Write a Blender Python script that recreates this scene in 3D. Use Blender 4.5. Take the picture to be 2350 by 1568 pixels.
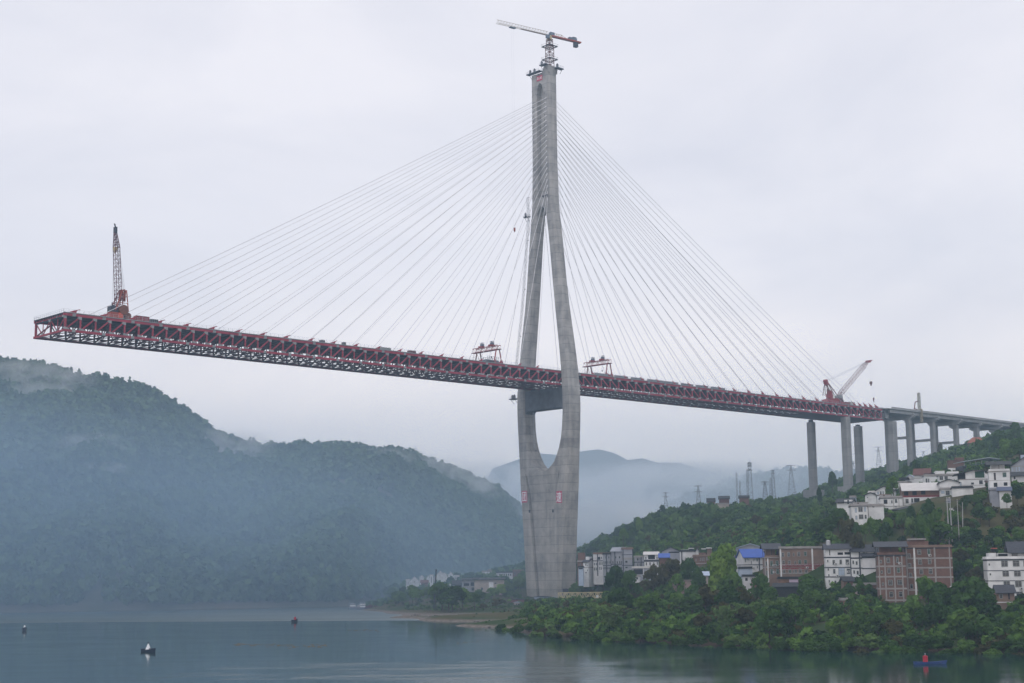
import bpy, math, random
import numpy as np
from mathutils import Vector, Matrix

for _o in list(bpy.data.objects): bpy.data.objects.remove(_o)
SC = bpy.context.scene
COL = SC.collection
RAD = math.radians
rnd = random.Random(7)

# ---------------------------------------------------------------- camera
CAMZ = 18.0
W_, H_, F_ = 2350.0, 1568.0, 3400.0
PH, ROLL = 0.15488, -0.010
fw = np.array([0, math.cos(PH), math.sin(PH)])
_up = np.array([0, -math.sin(PH), math.cos(PH)]); _rt = np.array([1.0, 0, 0])
cr, sr = math.cos(ROLL), math.sin(ROLL)
rt = cr * _rt + sr * _up; up = -sr * _rt + cr * _up
CP = np.array([0, 0, CAMZ])
cam = bpy.data.cameras.new('camera'); camo = bpy.data.objects.new('camera', cam); COL.objects.link(camo)
M = Matrix.Identity(4)
for i in range(3):
    M[i][0] = rt[i]; M[i][1] = up[i]; M[i][2] = -fw[i]; M[i][3] = CP[i]
camo.matrix_world = M
cam.sensor_width = 36.0; cam.lens = F_ / W_ * 36.0
cam.clip_start = 1.0; cam.clip_end = 20000.0
SC.camera = camo

# ---------------------------------------------------------------- world, sun, exposure
SUN_EL, SUN_AZ = RAD(52), RAD(200)
wd = bpy.data.worlds.new('World'); SC.world = wd; wd.use_nodes = True
nt = wd.node_tree; nt.nodes.clear()
def N(tree, typ, **kw):
    n = tree.nodes.new(typ)
    for k, v in kw.items(): setattr(n, k, v)
    return n
out = N(nt, 'ShaderNodeOutputWorld'); bg = N(nt, 'ShaderNodeBackground')
bg.inputs['Strength'].default_value = 0.128
sky = N(nt, 'ShaderNodeTexSky', sky_type='NISHITA', sun_disc=False, sun_elevation=SUN_EL, sun_rotation=SUN_AZ)
tc = N(nt, 'ShaderNodeTexCoord'); mp = N(nt, 'ShaderNodeMapping'); mp.inputs['Scale'].default_value = (1.0, 1.0, 2.6)
n1 = N(nt, 'ShaderNodeTexNoise'); n1.inputs['Scale'].default_value = 3.2; n1.inputs['Detail'].default_value = 7; n1.inputs['Roughness'].default_value = 0.52; n1.inputs['Distortion'].default_value = 0.4
r1 = N(nt, 'ShaderNodeValToRGB')
e = r1.color_ramp.elements
e[0].position = 0.30; e[0].color = (6.5, 6.5, 7.15, 1)
e[1].position = 0.62; e[1].color = (7.85, 7.65, 8.05, 1)
mx = N(nt, 'ShaderNodeMixRGB'); mx.inputs[0].default_value = 0.96
nt.links.new(tc.outputs['Generated'], mp.inputs[0]); nt.links.new(mp.outputs[0], n1.inputs['Vector'])
nt.links.new(n1.outputs[0], r1.inputs[0]); nt.links.new(sky.outputs[0], mx.inputs[1]); nt.links.new(r1.outputs[0], mx.inputs[2])
sz = N(nt, 'ShaderNodeSeparateXYZ'); nt.links.new(tc.outputs['Generated'], sz.inputs[0])
hz_ = N(nt, 'ShaderNodeMapRange', interpolation_type='SMOOTHSTEP'); hz_.inputs['From Min'].default_value = 0.02; hz_.inputs['From Max'].default_value = 0.22; hz_.inputs['To Min'].default_value = 1.0; hz_.inputs['To Max'].default_value = 0.0
nt.links.new(sz.outputs[2], hz_.inputs[0])
mh = N(nt, 'ShaderNodeMixRGB', blend_type='MULTIPLY'); mh.inputs[2].default_value = (1.64, 1.46, 1.24, 1)
nt.links.new(hz_.outputs[0], mh.inputs[0]); nt.links.new(mx.outputs[0], mh.inputs[1])
nt.links.new(mh.outputs[0], bg.inputs['Color']); nt.links.new(bg.outputs[0], out.inputs[0])
sl = bpy.data.lights.new('sun', 'SUN'); sl.energy = 0.55; sl.angle = RAD(25); sl.color = (1, 0.96, 0.9)
so = bpy.data.objects.new('sun', sl); COL.objects.link(so)
sd = Vector((math.sin(SUN_AZ) * math.cos(SUN_EL), math.cos(SUN_AZ) * math.cos(SUN_EL), math.sin(SUN_EL)))
so.rotation_euler = sd.to_track_quat('Z', 'Y').to_euler()
SC.view_settings.view_transform = 'Standard'; SC.view_settings.look = 'None'
SC.view_settings.exposure = 0.0; SC.view_settings.gamma = 1.0
cy = SC.cycles
cy.max_bounces = 8; cy.diffuse_bounces = 2; cy.glossy_bounces = 3; cy.transmission_bounces = 2
cy.transparent_max_bounces = 6; cy.volume_bounces = 6
cy.volume_step_rate = 2.0; cy.volume_max_steps = 96
cy.use_denoising = True

# ---------------------------------------------------------------- geometry helpers
def ray(px, py):
    return fw + rt * ((px - W_ / 2) / F_) - up * ((py - H_ / 2) / F_)
def at(px, py, Y):
    d = ray(px, py); return CP + d * (Y / d[1])
def water_at(px, py, z=0.0):
    d = ray(px, py); return CP + d * ((z - CAMZ) / d[2])
def scr(P):
    v = np.asarray(P, float) - CP; k = v @ fw
    return (W_ / 2 + F_ * (v @ rt) / k, H_ / 2 - F_ * (v @ up) / k)
def scrv(P):
    v = P - CP; k = v @ fw
    return W_ / 2 + F_ * (v @ rt) / k, H_ / 2 - F_ * (v @ up) / k
def zoomf(x0, y0, s):
    return lambda x, y: ((x0 + x / s) / 1.743, (y0 + y / s) / 1.743)

def tag(o, label=None, cat=None, group=None, kind=None):
    if label: o['label'] = label
    if cat: o['category'] = cat
    if group: o['group'] = group
    if kind: o['kind'] = kind
    return o
def empty(name, loc, rz=0.0, label=None, cat=None, group=None):
    o = bpy.data.objects.new(name, None); COL.objects.link(o)
    o.location = Vector([float(c) for c in loc]); o.rotation_euler = (0, 0, rz); o.empty_display_size = 0.5
    return tag(o, label, cat, group)
def hit(root):   # world matrix of a fresh empty (no depsgraph update needed)
    return Matrix.Translation(root.location) @ root.rotation_euler.to_matrix().to_4x4()

class MB:
    """collects polygons; build() links them as one mesh object"""
    def __init__(s): s.v = []; s.f = []; s.m = []
    def add(s, vs, fs, mi=0):
        b = len(s.v); s.v.extend([tuple(map(float, p)) for p in vs])
        s.f.extend([tuple(b + i for i in f) for f in fs]); s.m.extend([mi] * len(fs)); return s
    def hexa(s, c8, mi=0):
        return s.add(c8, [(0, 3, 2, 1), (4, 5, 6, 7), (0, 1, 5, 4), (1, 2, 6, 5), (2, 3, 7, 6), (3, 0, 4, 7)], mi)
    def box(s, x0, x1, y0, y1, z0, z1, mi=0):
        return s.hexa([(x0, y0, z0), (x1, y0, z0), (x1, y1, z0), (x0, y1, z0), (x0, y0, z1), (x1, y0, z1), (x1, y1, z1), (x0, y1, z1)], mi)
    def bar(s, A, B, w, h=None, mi=0, upv=(0, 0, 1)):
        A = np.array(A, float); B = np.array(B, float); h = h or w
        ax = B - A; L = np.linalg.norm(ax)
        if L < 1e-6: return s
        ax /= L; u = np.array(upv, float)
        if abs(ax @ u) > 0.97: u = np.array([1.0, 0, 0]) if abs(ax[0]) < 0.9 else np.array([0, 1.0, 0])
        r = np.cross(ax, u); r /= np.linalg.norm(r); u = np.cross(r, ax)
        r = r * w / 2; u = u * h / 2
        c = [A - r - u, A + r - u, A + r + u, A - r + u, B - r - u, B + r - u, B + r + u, B - r + u]
        return s.hexa(c, mi)
    def tube(s, A, B, r0, r1=None, n=6, mi=0, caps=True):
        A = np.array(A, float); B = np.array(B, float); r1 = r0 if r1 is None else r1
        ax = B - A; ax = ax / np.linalg.norm(ax)
        u = np.array([0, 0, 1.0]) if abs(ax[2]) < 0.9 else np.array([1.0, 0, 0])
        a = np.cross(ax, u); a /= np.linalg.norm(a); b = np.cross(ax, a)
        vs = []
        for P, r in ((A, r0), (B, r1)):
            for k in range(n):
                t = 2 * math.pi * k / n; vs.append(P + a * r * math.cos(t) + b * r * math.sin(t))
        fs = [(k, (k + 1) % n, n + (k + 1) % n, n + k) for k in range(n)]
        if caps: fs += [tuple(range(n))[::-1], tuple(range(n, 2 * n))]
        return s.add(vs, fs, mi)
    def prism(s, poly, fn, e0, e1, mi=0):
        """polygon (list of 2-tuples) extruded between e0 and e1; fn(a,b,e)->point"""
        n = len(poly); vs = [fn(a, b, e0) for a, b in poly] + [fn(a, b, e1) for a, b in poly]
        fs = [tuple(range(n)), tuple(range(2 * n - 1, n - 1, -1))] + [(k, n + k, n + (k + 1) % n, (k + 1) % n) for k in range(n)]
        return s.add(vs, fs, mi)
    def loft(s, rings, mi=0, caps=True):
        n = len(rings[0]); vs = [p for r in rings for p in r]; fs = []
        for i in range(len(rings) - 1):
            for k in range(n):
                fs.append((i * n + k, i * n + (k + 1) % n, (i + 1) * n + (k + 1) % n, (i + 1) * n + k))
        if caps: fs += [tuple(range(n))[::-1], tuple(range((len(rings) - 1) * n, len(rings) * n))]
        return s.add(vs, fs, mi)
    def lattice(s, A, B, w, h, n, r, up=(0, 0, 1), w1=None, h1=None, mi=0, faces='lrtb', rc=None):
        """four-chord lattice beam from A to B, n bays, tapering from w x h to w1 x h1"""
        A = np.array(A, float); B = np.array(B, float); ax = B - A; L = np.linalg.norm(ax); ax /= L
        u = np.array(up, float)
        if abs(ax @ u) > 0.97: u = np.array([0, 1.0, 0]) if abs(ax[1]) < 0.9 else np.array([1.0, 0, 0])
        R = np.cross(ax, u); R /= np.linalg.norm(R); U = np.cross(R, ax)
        w1 = w if w1 is None else w1; h1 = h if h1 is None else h1; rc = rc or r * 1.6
        def pt(i, a, b):
            t = i / n; P = A + ax * L * t
            return P + R * a * (w * (1 - t) + w1 * t) / 2 + U * b * (h * (1 - t) + h1 * t) / 2
        for a in (-1, 1):
            for b in (-1, 1): s.bar(pt(0, a, b), pt(n, a, b), rc, rc, mi)
        sides = {'l': ((-1, -1), (-1, 1)), 'r': ((1, -1), (1, 1)), 't': ((-1, 1), (1, 1)), 'b': ((-1, -1), (1, -1))}
        for fc in faces:
            p, q = sides[fc]
            for i in range(n):
                s.bar(pt(i, *p), pt(i, *q), r, r, mi)
                if i % 2: p2, q2 = p, q
                else: p2, q2 = q, p
                s.bar(pt(i, *p2), pt(i + 1, *q2), r, r, mi)
            s.bar(pt(n, *p), pt(n, *q), r, r, mi)
        return s
    def build(s, name, mats, parent=None, smooth=False, world=False):
        if not isinstance(mats, (list, tuple)): mats = [mats]
        me = bpy.data.meshes.new(name); me.from_pydata(s.v, [], s.f)
        for m in mats: me.materials.append(m)
        me.polygons.foreach_set('material_index', s.m)
        if smooth: me.polygons.foreach_set('use_smooth', [True] * len(s.f))
        me.update()
        o = bpy.data.objects.new(name, me); COL.objects.link(o)
        if parent is not None:
            o.parent = parent
            if world: o.matrix_parent_inverse = chain(parent).inverted()
        return o
def chain(o):
    m = hit(o)
    if o.parent is not None: m = chain(o.parent) @ o.matrix_parent_inverse @ m
    return m

# ---------------------------------------------------------------- materials
MATS = {}
def mat(name, col, rough=0.7, metal=0.0, noise=0.0, nscale=1.0, col2=None, spec=0.3, detail=4, bump=0.0, rand=0.0):
    if name in MATS: return MATS[name]
    m = bpy.data.materials.new(name); m.use_nodes = True; t = m.node_tree; b = t.nodes['Principled BSDF']
    b.inputs['Roughness'].default_value = rough; b.inputs['Metallic'].default_value = metal
    b.inputs['Specular IOR Level'].default_value = spec
    c = (*col, 1)
    if noise > 0 or col2:
        tcn = N(t, 'ShaderNodeTexCoord'); nz = N(t, 'ShaderNodeTexNoise'); nz.inputs['Scale'].default_value = nscale; nz.inputs['Detail'].default_value = detail
        geo = N(t, 'ShaderNodeNewGeometry')
        t.links.new(geo.outputs['Position'], nz.inputs['Vector'])
        rp = N(t, 'ShaderNodeValToRGB'); el = rp.color_ramp.elements
        c2 = col2 or tuple(x * (1 - noise) for x in col)
        el[0].position = 0.35; el[0].color = (*c2, 1); el[1].position = 0.65; el[1].color = c
        t.links.new(nz.outputs[0], rp.inputs[0]); t.links.new(rp.outputs[0], b.inputs['Base Color'])
        if bump > 0:
            bp = N(t, 'ShaderNodeBump'); bp.inputs['Strength'].default_value = bump; bp.inputs['Distance'].default_value = 0.3
            t.links.new(nz.outputs[0], bp.inputs['Height']); t.links.new(bp.outputs[0], b.inputs['Normal'])
    else: b.inputs['Base Color'].default_value = c
    MATS[name] = m; return m

def concrete(name, c1, c2, lift=4.5, line=0.55, warm=None):
    """cast concrete: pour joints every `lift` metres, vertical run-off streaks, blotches"""
    m = bpy.data.materials.new(name); m.use_nodes = True; t = m.node_tree; b = t.nodes['Principled BSDF']
    b.inputs['Roughness'].default_value = 0.85; b.inputs['Specular IOR Level'].default_value = 0.2
    geo = N(t, 'ShaderNodeNewGeometry'); L = t.links.new
    nz = N(t, 'ShaderNodeTexNoise'); nz.inputs['Scale'].default_value = 0.16; nz.inputs['Detail'].default_value = 8; nz.inputs['Roughness'].default_value = 0.6
    L(geo.outputs['Position'], nz.inputs['Vector'])
    mp = N(t, 'ShaderNodeMapping'); mp.inputs['Scale'].default_value = (0.62, 0.62, 0.03); L(geo.outputs['Position'], mp.inputs[0])
    st = N(t, 'ShaderNodeTexNoise'); st.inputs['Scale'].default_value = 0.8; st.inputs['Detail'].default_value = 4; L(mp.outputs[0], st.inputs['Vector'])
    mp2 = N(t, 'ShaderNodeMapping'); mp2.inputs['Scale'].default_value = (0.05, 0.05, 1 / lift); L(geo.outputs['Position'], mp2.inputs[0])
    bn = N(t, 'ShaderNodeTexWhiteNoise', noise_dimensions='1D')
    sp = N(t, 'ShaderNodeSeparateXYZ'); L(geo.outputs['Position'], sp.inputs[0])
    dv = N(t, 'ShaderNodeMath', operation='DIVIDE'); dv.inputs[1].default_value = lift; L(sp.outputs[2], dv.inputs[0])
    fl = N(t, 'ShaderNodeMath', operation='FLOOR'); L(dv.outputs[0], fl.inputs[0]); L(fl.outputs[0], bn.inputs['W'])
    fr = N(t, 'ShaderNodeMath', operation='FRACT'); L(dv.outputs[0], fr.inputs[0])
    lt = N(t, 'ShaderNodeMath', operation='LESS_THAN'); lt.inputs[1].default_value = 0.05; L(fr.outputs[0], lt.inputs[0])
    s1 = N(t, 'ShaderNodeMath', operation='MULTIPLY_ADD'); s1.inputs[1].default_value = 0.7; L(nz.outputs[0], s1.inputs[0])
    s2 = N(t, 'ShaderNodeMath', operation='MULTIPLY'); s2.inputs[1].default_value = 0.42; L(st.outputs[0], s2.inputs[0]); L(s2.outputs[0], s1.inputs[2])
    s3 = N(t, 'ShaderNodeMath', operation='MULTIPLY_ADD'); s3.inputs[1].default_value = 0.10; L(bn.outputs[0], s3.inputs[0]); L(s1.outputs[0], s3.inputs[2])
    s4 = N(t, 'ShaderNodeMath', operation='MULTIPLY_ADD'); s4.inputs[1].default_value = -0.20 * line; L(lt.outputs[0], s4.inputs[0]); L(s3.outputs[0], s4.inputs[2])
    rp = N(t, 'ShaderNodeValToRGB'); el = rp.color_ramp.elements
    el[0].position = 0.42; el[0].color = (*c2, 1); el[1].position = 0.74; el[1].color = (*c1, 1)
    L(s4.outputs[0], rp.inputs[0])
    last = rp.outputs[0]
    if warm:
        mr = N(t, 'ShaderNodeMapRange'); mr.inputs['From Min'].default_value = warm[0]; mr.inputs['From Max'].default_value = warm[1]
        mr.inputs['To Min'].default_value = 0.9; mr.inputs['To Max'].default_value = 0.0
        L(sp.outputs[2], mr.inputs[0])
        mxx = N(t, 'ShaderNodeMixRGB', blend_type='MULTIPLY'); mxx.inputs[2].default_value = (1.0, 0.92, 0.82, 1)
        L(mr.outputs[0], mxx.inputs[0]); L(last, mxx.inputs[1]); last = mxx.outputs[0]
    L(last, b.inputs['Base Color'])
    MATS[name] = m; return m

M_tower = concrete('tower_concrete', (0.43, 0.42, 0.41), (0.20, 0.20, 0.205), 4.6, 1.0, warm=(20, 110))
M_pier = concrete('pier_concrete', (0.34, 0.34, 0.34), (0.23, 0.23, 0.235), 6.0, 0.8)
M_via = concrete('viaduct_concrete', (0.40, 0.41, 0.42), (0.28, 0.29, 0.30), 50, 0.0)
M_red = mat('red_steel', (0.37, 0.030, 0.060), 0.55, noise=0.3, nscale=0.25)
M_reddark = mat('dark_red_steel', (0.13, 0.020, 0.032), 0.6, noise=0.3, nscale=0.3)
M_gus = mat('grey_steel', (0.30, 0.32, 0.33), 0.55, noise=0.25, nscale=0.5)
M_dsteel = mat('dark_steel', (0.035, 0.042, 0.06), 0.6)
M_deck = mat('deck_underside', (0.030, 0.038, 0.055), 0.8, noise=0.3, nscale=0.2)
M_decktop = mat('deck_top', (0.22, 0.22, 0.22), 0.85)
M_rail = mat('galvanised_rail', (0.42, 0.45, 0.50), 0.5)
M_cable = mat('cable_sheath', (0.50, 0.50, 0.54), 0.5)
M_cablew = mat('cable_sheath_white', (0.75, 0.75, 0.78), 0.5)
M_orange = mat('crane_orange', (0.36, 0.065, 0.035), 0.6, noise=0.3, nscale=0.8)
M_rust = mat('crane_rust', (0.16, 0.055, 0.04), 0.7, noise=0.3, nscale=0.8)
M_cred = mat('crane_red', (0.33, 0.045, 0.055), 0.6, noise=0.25, nscale=0.7)
M_yel = mat('crane_yellow', (0.55, 0.45, 0.25), 0.6, noise=0.2, nscale=0.6)
M_paleyel = mat('pale_yellow_paint', (0.36, 0.31, 0.22), 0.6, noise=0.15, nscale=0.6)
M_cab = mat('crane_grey_blue', (0.12, 0.16, 0.22), 0.6)
M_white = mat('white_paint', (0.78, 0.78, 0.76), 0.7, noise=0.12, nscale=0.3)
M_signred = mat('sign_red', (0.50, 0.045, 0.11), 0.6)
M_signwhite = mat('sign_white', (0.80, 0.78, 0.80), 0.6)
M_black = mat('black_opening', (0.012, 0.014, 0.018), 0.8)  # mostly panels that put the shade inside openings into the colour
M_scaf = mat('scaffold_green', (0.06, 0.085, 0.09), 0.7, noise=0.4, nscale=0.8)
# ---------------------------------------------------------------- bridge frame
AZ = 0.81635; GR = 0.00124
D3 = np.array([math.sin(AZ), math.cos(AZ), 0.0]); T3 = np.array([math.cos(AZ), -math.sin(AZ), 0.0])
P0 = np.array([17.057, 773.263, 0.0]); ZT0 = CAMZ + 105.11
HW = 13.0                                     # half distance between the truss planes
O3 = P0 - T3 * HW
def br(s, q, z): return O3 + D3 * s + T3 * q + np.array([0, 0, z])
def zt(s): return ZT0 + GR * s
HT = 6.5
ST = 15.2                                     # tower station
_ka = [0, 1, 2, 14, 38, 45, 76, 86]; _sa = [-270.3, -263.7, -257.0, -178.6, -18.3, 29.2, 245.4, 315.5]
NODE = [float(np.interp(k, _ka, _sa)) for k in range(87)]

bridge = empty('cable_stayed_bridge', br(ST, 0, 5), 0, 'red steel truss bridge hung by pale stay cables from one tall grey concrete tower', 'bridge')

# ---- tower: section tables  z -> Qo (outer), a (half length along deck), Qi (inner)
TZ = [3, 23.5, 41.6, 55.3, 66, 71, 72, 74, 76, 80, 83, 88, 94.5, 104, 113, 125, 136.6, 146, 160, 172, 184, 199, 208, 212, 218, 240, 257, 293]
TQO = [12.6, 14.0, 15.4, 16.8, 18.0, 18.55, 18.65, 18.9, 19.15, 19.6, 19.95, 20.4, 20.9, 21.3, 21.1, 19.85, 18.3, 16.95, 15.0, 13.6, 12.25, 10.6, 9.4, 8.85, 8.2, 7.3, 7.2, 7.2]
TA = [6.9, 6.7, 6.4, 6.0, 5.6, 5.2, 5.15, 5.0, 4.9, 4.7, 4.6, 4.4, 4.3, 4.3, 4.35, 4.35, 4.1, 3.9, 3.5, 3.3, 3.3, 3.3, 3.3, 3.3, 3.35, 3.4, 3.4, 3.4]
TQI = [0, 0, 0, 0, 0, 0, 3.6, 6.4, 8.2, 10.3, 11.5, 12.9, 13.8, 14.5, 14.5, 13.75, 12.4, 11.1, 9.06, 7.6, 6.4, 4.9, 3.9, 3.5, 3.1, 2.75, 2.65, 2.62]
def tq(z): return np.interp(z, TZ, TQO), np.interp(z, TZ, TA), np.interp(z, TZ, TQI)
def tw(s, q, z): return br(ST + s, q, z)
mb = MB()
# lower pier: one solid body whose long faces are recessed between the two legs
def ring_low(z):
    qo, a, _ = tq(z); qc = np.interp(z, [3, 46, 71], [3.0, 8.0, 12.6]); c = 1.5; ins = float(np.interp(z, [3, 60, 71], [1.25, 1.25, 0.02])); sl = float(np.interp(z, [3, 62, 71], [3.4, 3.4, 0.04]))
    pts = [(-a, -qo + c), (-a, -qc - 0.5), (-a + sl, -qc - 0.5), (-a + sl, -qc + 0.45), (-a + ins, -qc + 0.45), (-a + ins, qc - 0.45), (-a + sl, qc - 0.45), (-a + sl, qc + 0.5), (-a, qc + 0.5), (-a, qo - c), (-a + c, qo), (a - c, qo), (a, qo - c),
           (a, qc + 0.4), (a - ins, qc - 0.4), (a - ins, -qc + 0.4), (a, -qc - 0.4), (a, -qo + c), (a - c, -qo), (-a + c, -qo)]
    return [tw(s, q, z) for s, q in pts]
mb.loft([ring_low(z) for z in (-1, 3, 13, 23.5, 32, 41.6, 48, 55.3, 60, 66, 71)])
for sg in (1, -1):
    def ring_leg(z):
        qo, a, qi = tq(z); c = min(1.5, (qo - qi) * 0.22); ci = 0.35 if z < 76 or z > 205 else 0.6
        if z <= 71.01: qi = 0.02
        pts = [(-a, qi + ci), (-a, qo - c), (-a + c, qo), (a - c, qo), (a, qo - c), (a, qi + ci), (a - ci, qi), (-a + ci, qi)]
        if sg < 0: pts = pts[::-1]
        return [tw(s, sg * q, z) for s, q in pts]
    zs = [71.0, 72, 74, 76, 78, 80, 83, 88, 94.5, 104, 113, 119, 125, 130, 136.6, 146, 153, 160, 172, 184, 192, 199, 208, 212, 218, 229, 240, 257, 275, 292.3 if sg < 0 else 291.5]
    mb.loft([ring_leg(z) for z in zs])
# the near leg has been poured one lift higher, with a sloping shoulder
qo, a, qi = tq(291)
sh = [(qi - 0.6, 291.4), (qo, 291.4), (qo, 295.3), (qi + 1.9, 296.2), (qi + 1.0, 295.6), (qi - 0.6, 292.6)]
mb.prism(sh, lambda q, z, e: tw(e, q, z), -a + 0.02, a - 0.02)
# wall between the legs of the upper shaft, set back, with a closed head and a band above the fork
def wall(z0, z1, inset):
    r = []
    for z in (z0, z1):
        _, a, qi = tq(z); a -= inset
        r.append([tw(-a, -qi - .3, z), tw(-a, qi + .3, z), tw(a, qi + .3, z), tw(a, -qi - .3, z)])
    mb.loft(r)
wall(212.5, 240, 3.05); wall(240, 257, 3.05); wall(257, 292.0, 3.05)
for sgn in (-1, 1):
    _, a, qi = tq(286)
    head = [(-qi - .2, 292.2), (-qi - .2, 279.0), (-qi + .05, 280.2), (-2.15, 283.0), (-1.35, 285.2), (-.35, 286.4), (0.35, 286.5), (1.35, 285.5), (2.15, 283.5), (qi - .05, 280.8), (qi + .2, 279.8), (qi + .2, 292.2)]
    mb.prism(head, lambda q, z, e: tw(sgn * e, q, z), a - 3.05, a - 0.06)
    _, a, qi = tq(216)
    fork = [(-qi - .2, 221.5), (-qi - .2, 212.6), (-qi + .5, 213.6), (-1.6, 215.2), (-.5, 216.1), (.5, 216.1), (1.6, 215.2), (qi - .5, 213.6), (qi + .2, 212.6), (qi + .2, 221.5)]
    mb.prism(fork, lambda q, z, e: tw(sgn * e, q, z), a - 3.05, a - 0.06)
tower = mb.build('tower', M_tower, bridge, world=True)
tower['label'] = 'tall grey concrete tower, forked above the deck and joined to one tapering pier below'
# cross beam under the deck, haunched at both ends
mb = MB(); _, a, _ = tq(110); a -= 0.9
cb = [(-14.9, 115.2), (-14.9, 102.6), (-13.9, 103.5), (-12.9, 104.5), (12.9, 104.5), (13.9, 103.5), (14.9, 102.6), (14.9, 115.2)]
mb.prism(cb, lambda q, z, e: tw(e, q, z), -a, a)
for q in (-11, -4, 4, 11): mb.box(0, 0, 0, 0, 0, 0) if False else mb.prism([(q - .6, 115.1), (q + .6, 115.1), (q + .6, 116.0), (q - .6, 116.0)], lambda q2, z, e: tw(e, q2, z), -2.0, 2.0)
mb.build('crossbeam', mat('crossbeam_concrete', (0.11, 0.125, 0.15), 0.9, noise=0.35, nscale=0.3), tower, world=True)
# shutter-hole rows beside the recess and two drain holes near the panels
mb = MB()
for z in np.arange(222, 286, 3.05):
    qo, a, qi = tq(z)
    for q in (-qo + 1.15, qi + 0.9):
        c = tw(-a - 0.02, q, z); mb.bar(c, c + D3 * 0.06, 0.42, 0.5)
for z, q in ((50, 7.3), (50.4, -9.2)):
    _, a, _ = tq(z); c = tw(-a - 0.03 + (0.0 if abs(q) > 8.5 else 1.25), q, z); mb.bar(c, c + D3 * 0.1, 1.2, 1.6)
_h = mb.build('shutter_holes', M_black, tower, world=True); _h['kind'] = 'stuff'

# ---- text helper: lettering turned into mesh
def glyph_mesh(txt, size):
    cu = bpy.data.curves.new('t', 'FONT'); cu.body = txt; cu.size = size; cu.align_x = 'CENTER'; cu.align_y = 'CENTER'; cu.offset = size * 0.016; cu.resolution_u = 2
    o = bpy.data.objects.new('t', cu); COL.objects.link(o)
    me = bpy.data.meshes.new_from_object(o); bpy.data.objects.remove(o); bpy.data.curves.remove(cu)
    return me
def sign_panel(parent, txt, w, h, size, sx, origin, ax, normal, name='sign_panel', zup=(0, 0, 1)):
    """red board with white lettering; origin = centre, ax = reading direction, normal = outward"""
    origin = np.array(origin); ax = np.array(ax, float); nn = np.array(normal, float); u = np.array(zup, float)
    mb = MB(); c = []
    for e in (0, 0.15):
        for i, j in ((-1, -1), (1, -1), (1, 1), (-1, 1)): c.append(origin + ax * i * w / 2 + u * j * h / 2 + nn * e)
    mb.hexa(c)
    p = mb.build(name, M_signred, parent, world=True)
    me = glyph_mesh(txt, size)
    xs = [v.co.x for v in me.vertices]; ys = [v.co.y for v in me.vertices]; cx, cyy = (min(xs) + max(xs)) / 2, (min(ys) + max(ys)) / 2
    for v in me.vertices:
        P = origin + ax * (v.co.x - cx) * sx + u * (v.co.y - cyy) + nn * 0.2
        v.co = P
    me.materials.clear(); me.materials.append(M_signwhite)
    l = bpy.data.objects.new('lettering', me); COL.objects.link(l); l.parent = p; l.matrix_parent_inverse = chain(p).inverted()
    return p
# lower signs on the long face: the far leg strip and the near leg strip
for q, z, ch in ((-13.1, 58.3, '团'), (13.25, 57.0, '速')):
    _, a, _ = tq(z)
    b0 = (tq(z + 3)[1] - tq(z - 3)[1]) / 6
    n = -D3 + np.array([0, 0, -b0 * 0.0]); sign_panel(tower, ch, 4.1, 6.2, 5.6, 0.68, tw(-a - 0.1, q, z), T3, -D3)
_, a, _ = tq(287)
sign_panel(tower, '爱心谊', 4.2, 3.0, 1.75, 0.72, tw(-a + 0.02, 0.05, 289.4), T3, -D3)

# ---- truss girder
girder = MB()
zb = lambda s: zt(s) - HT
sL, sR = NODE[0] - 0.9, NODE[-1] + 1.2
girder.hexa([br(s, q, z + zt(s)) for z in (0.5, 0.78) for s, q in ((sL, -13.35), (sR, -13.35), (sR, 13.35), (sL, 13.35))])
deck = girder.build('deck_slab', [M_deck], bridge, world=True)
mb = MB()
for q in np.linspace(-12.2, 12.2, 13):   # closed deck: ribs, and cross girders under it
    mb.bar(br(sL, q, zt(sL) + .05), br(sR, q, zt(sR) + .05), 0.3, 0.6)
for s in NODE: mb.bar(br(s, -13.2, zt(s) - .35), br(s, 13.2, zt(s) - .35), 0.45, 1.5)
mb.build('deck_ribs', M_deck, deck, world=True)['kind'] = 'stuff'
mb = MB()
for a0, a1, q0, q1 in ((sL, sR, -13.4, -13.2), (sL, sR, 13.2, 13.4)):
    mb.bar(br(a0, (q0 + q1) / 2, zt(a0) + .84), br(a1, (q0 + q1) / 2, zt(a1) + .84), 0.2, 0.35)
mb.build('deck_kerb', M_gus, deck, world=True)
mb = MB(); mb.hexa([br(s, q, z + zt(s)) for z in (0.782, 0.84) for s, q in ((sL + .2, -13.1), (sR - .2, -13.1), (sR - .2, 13.1), (sL + .2, 13.1))])
mb.build('road_surface', M_decktop, deck, world=True)
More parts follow.
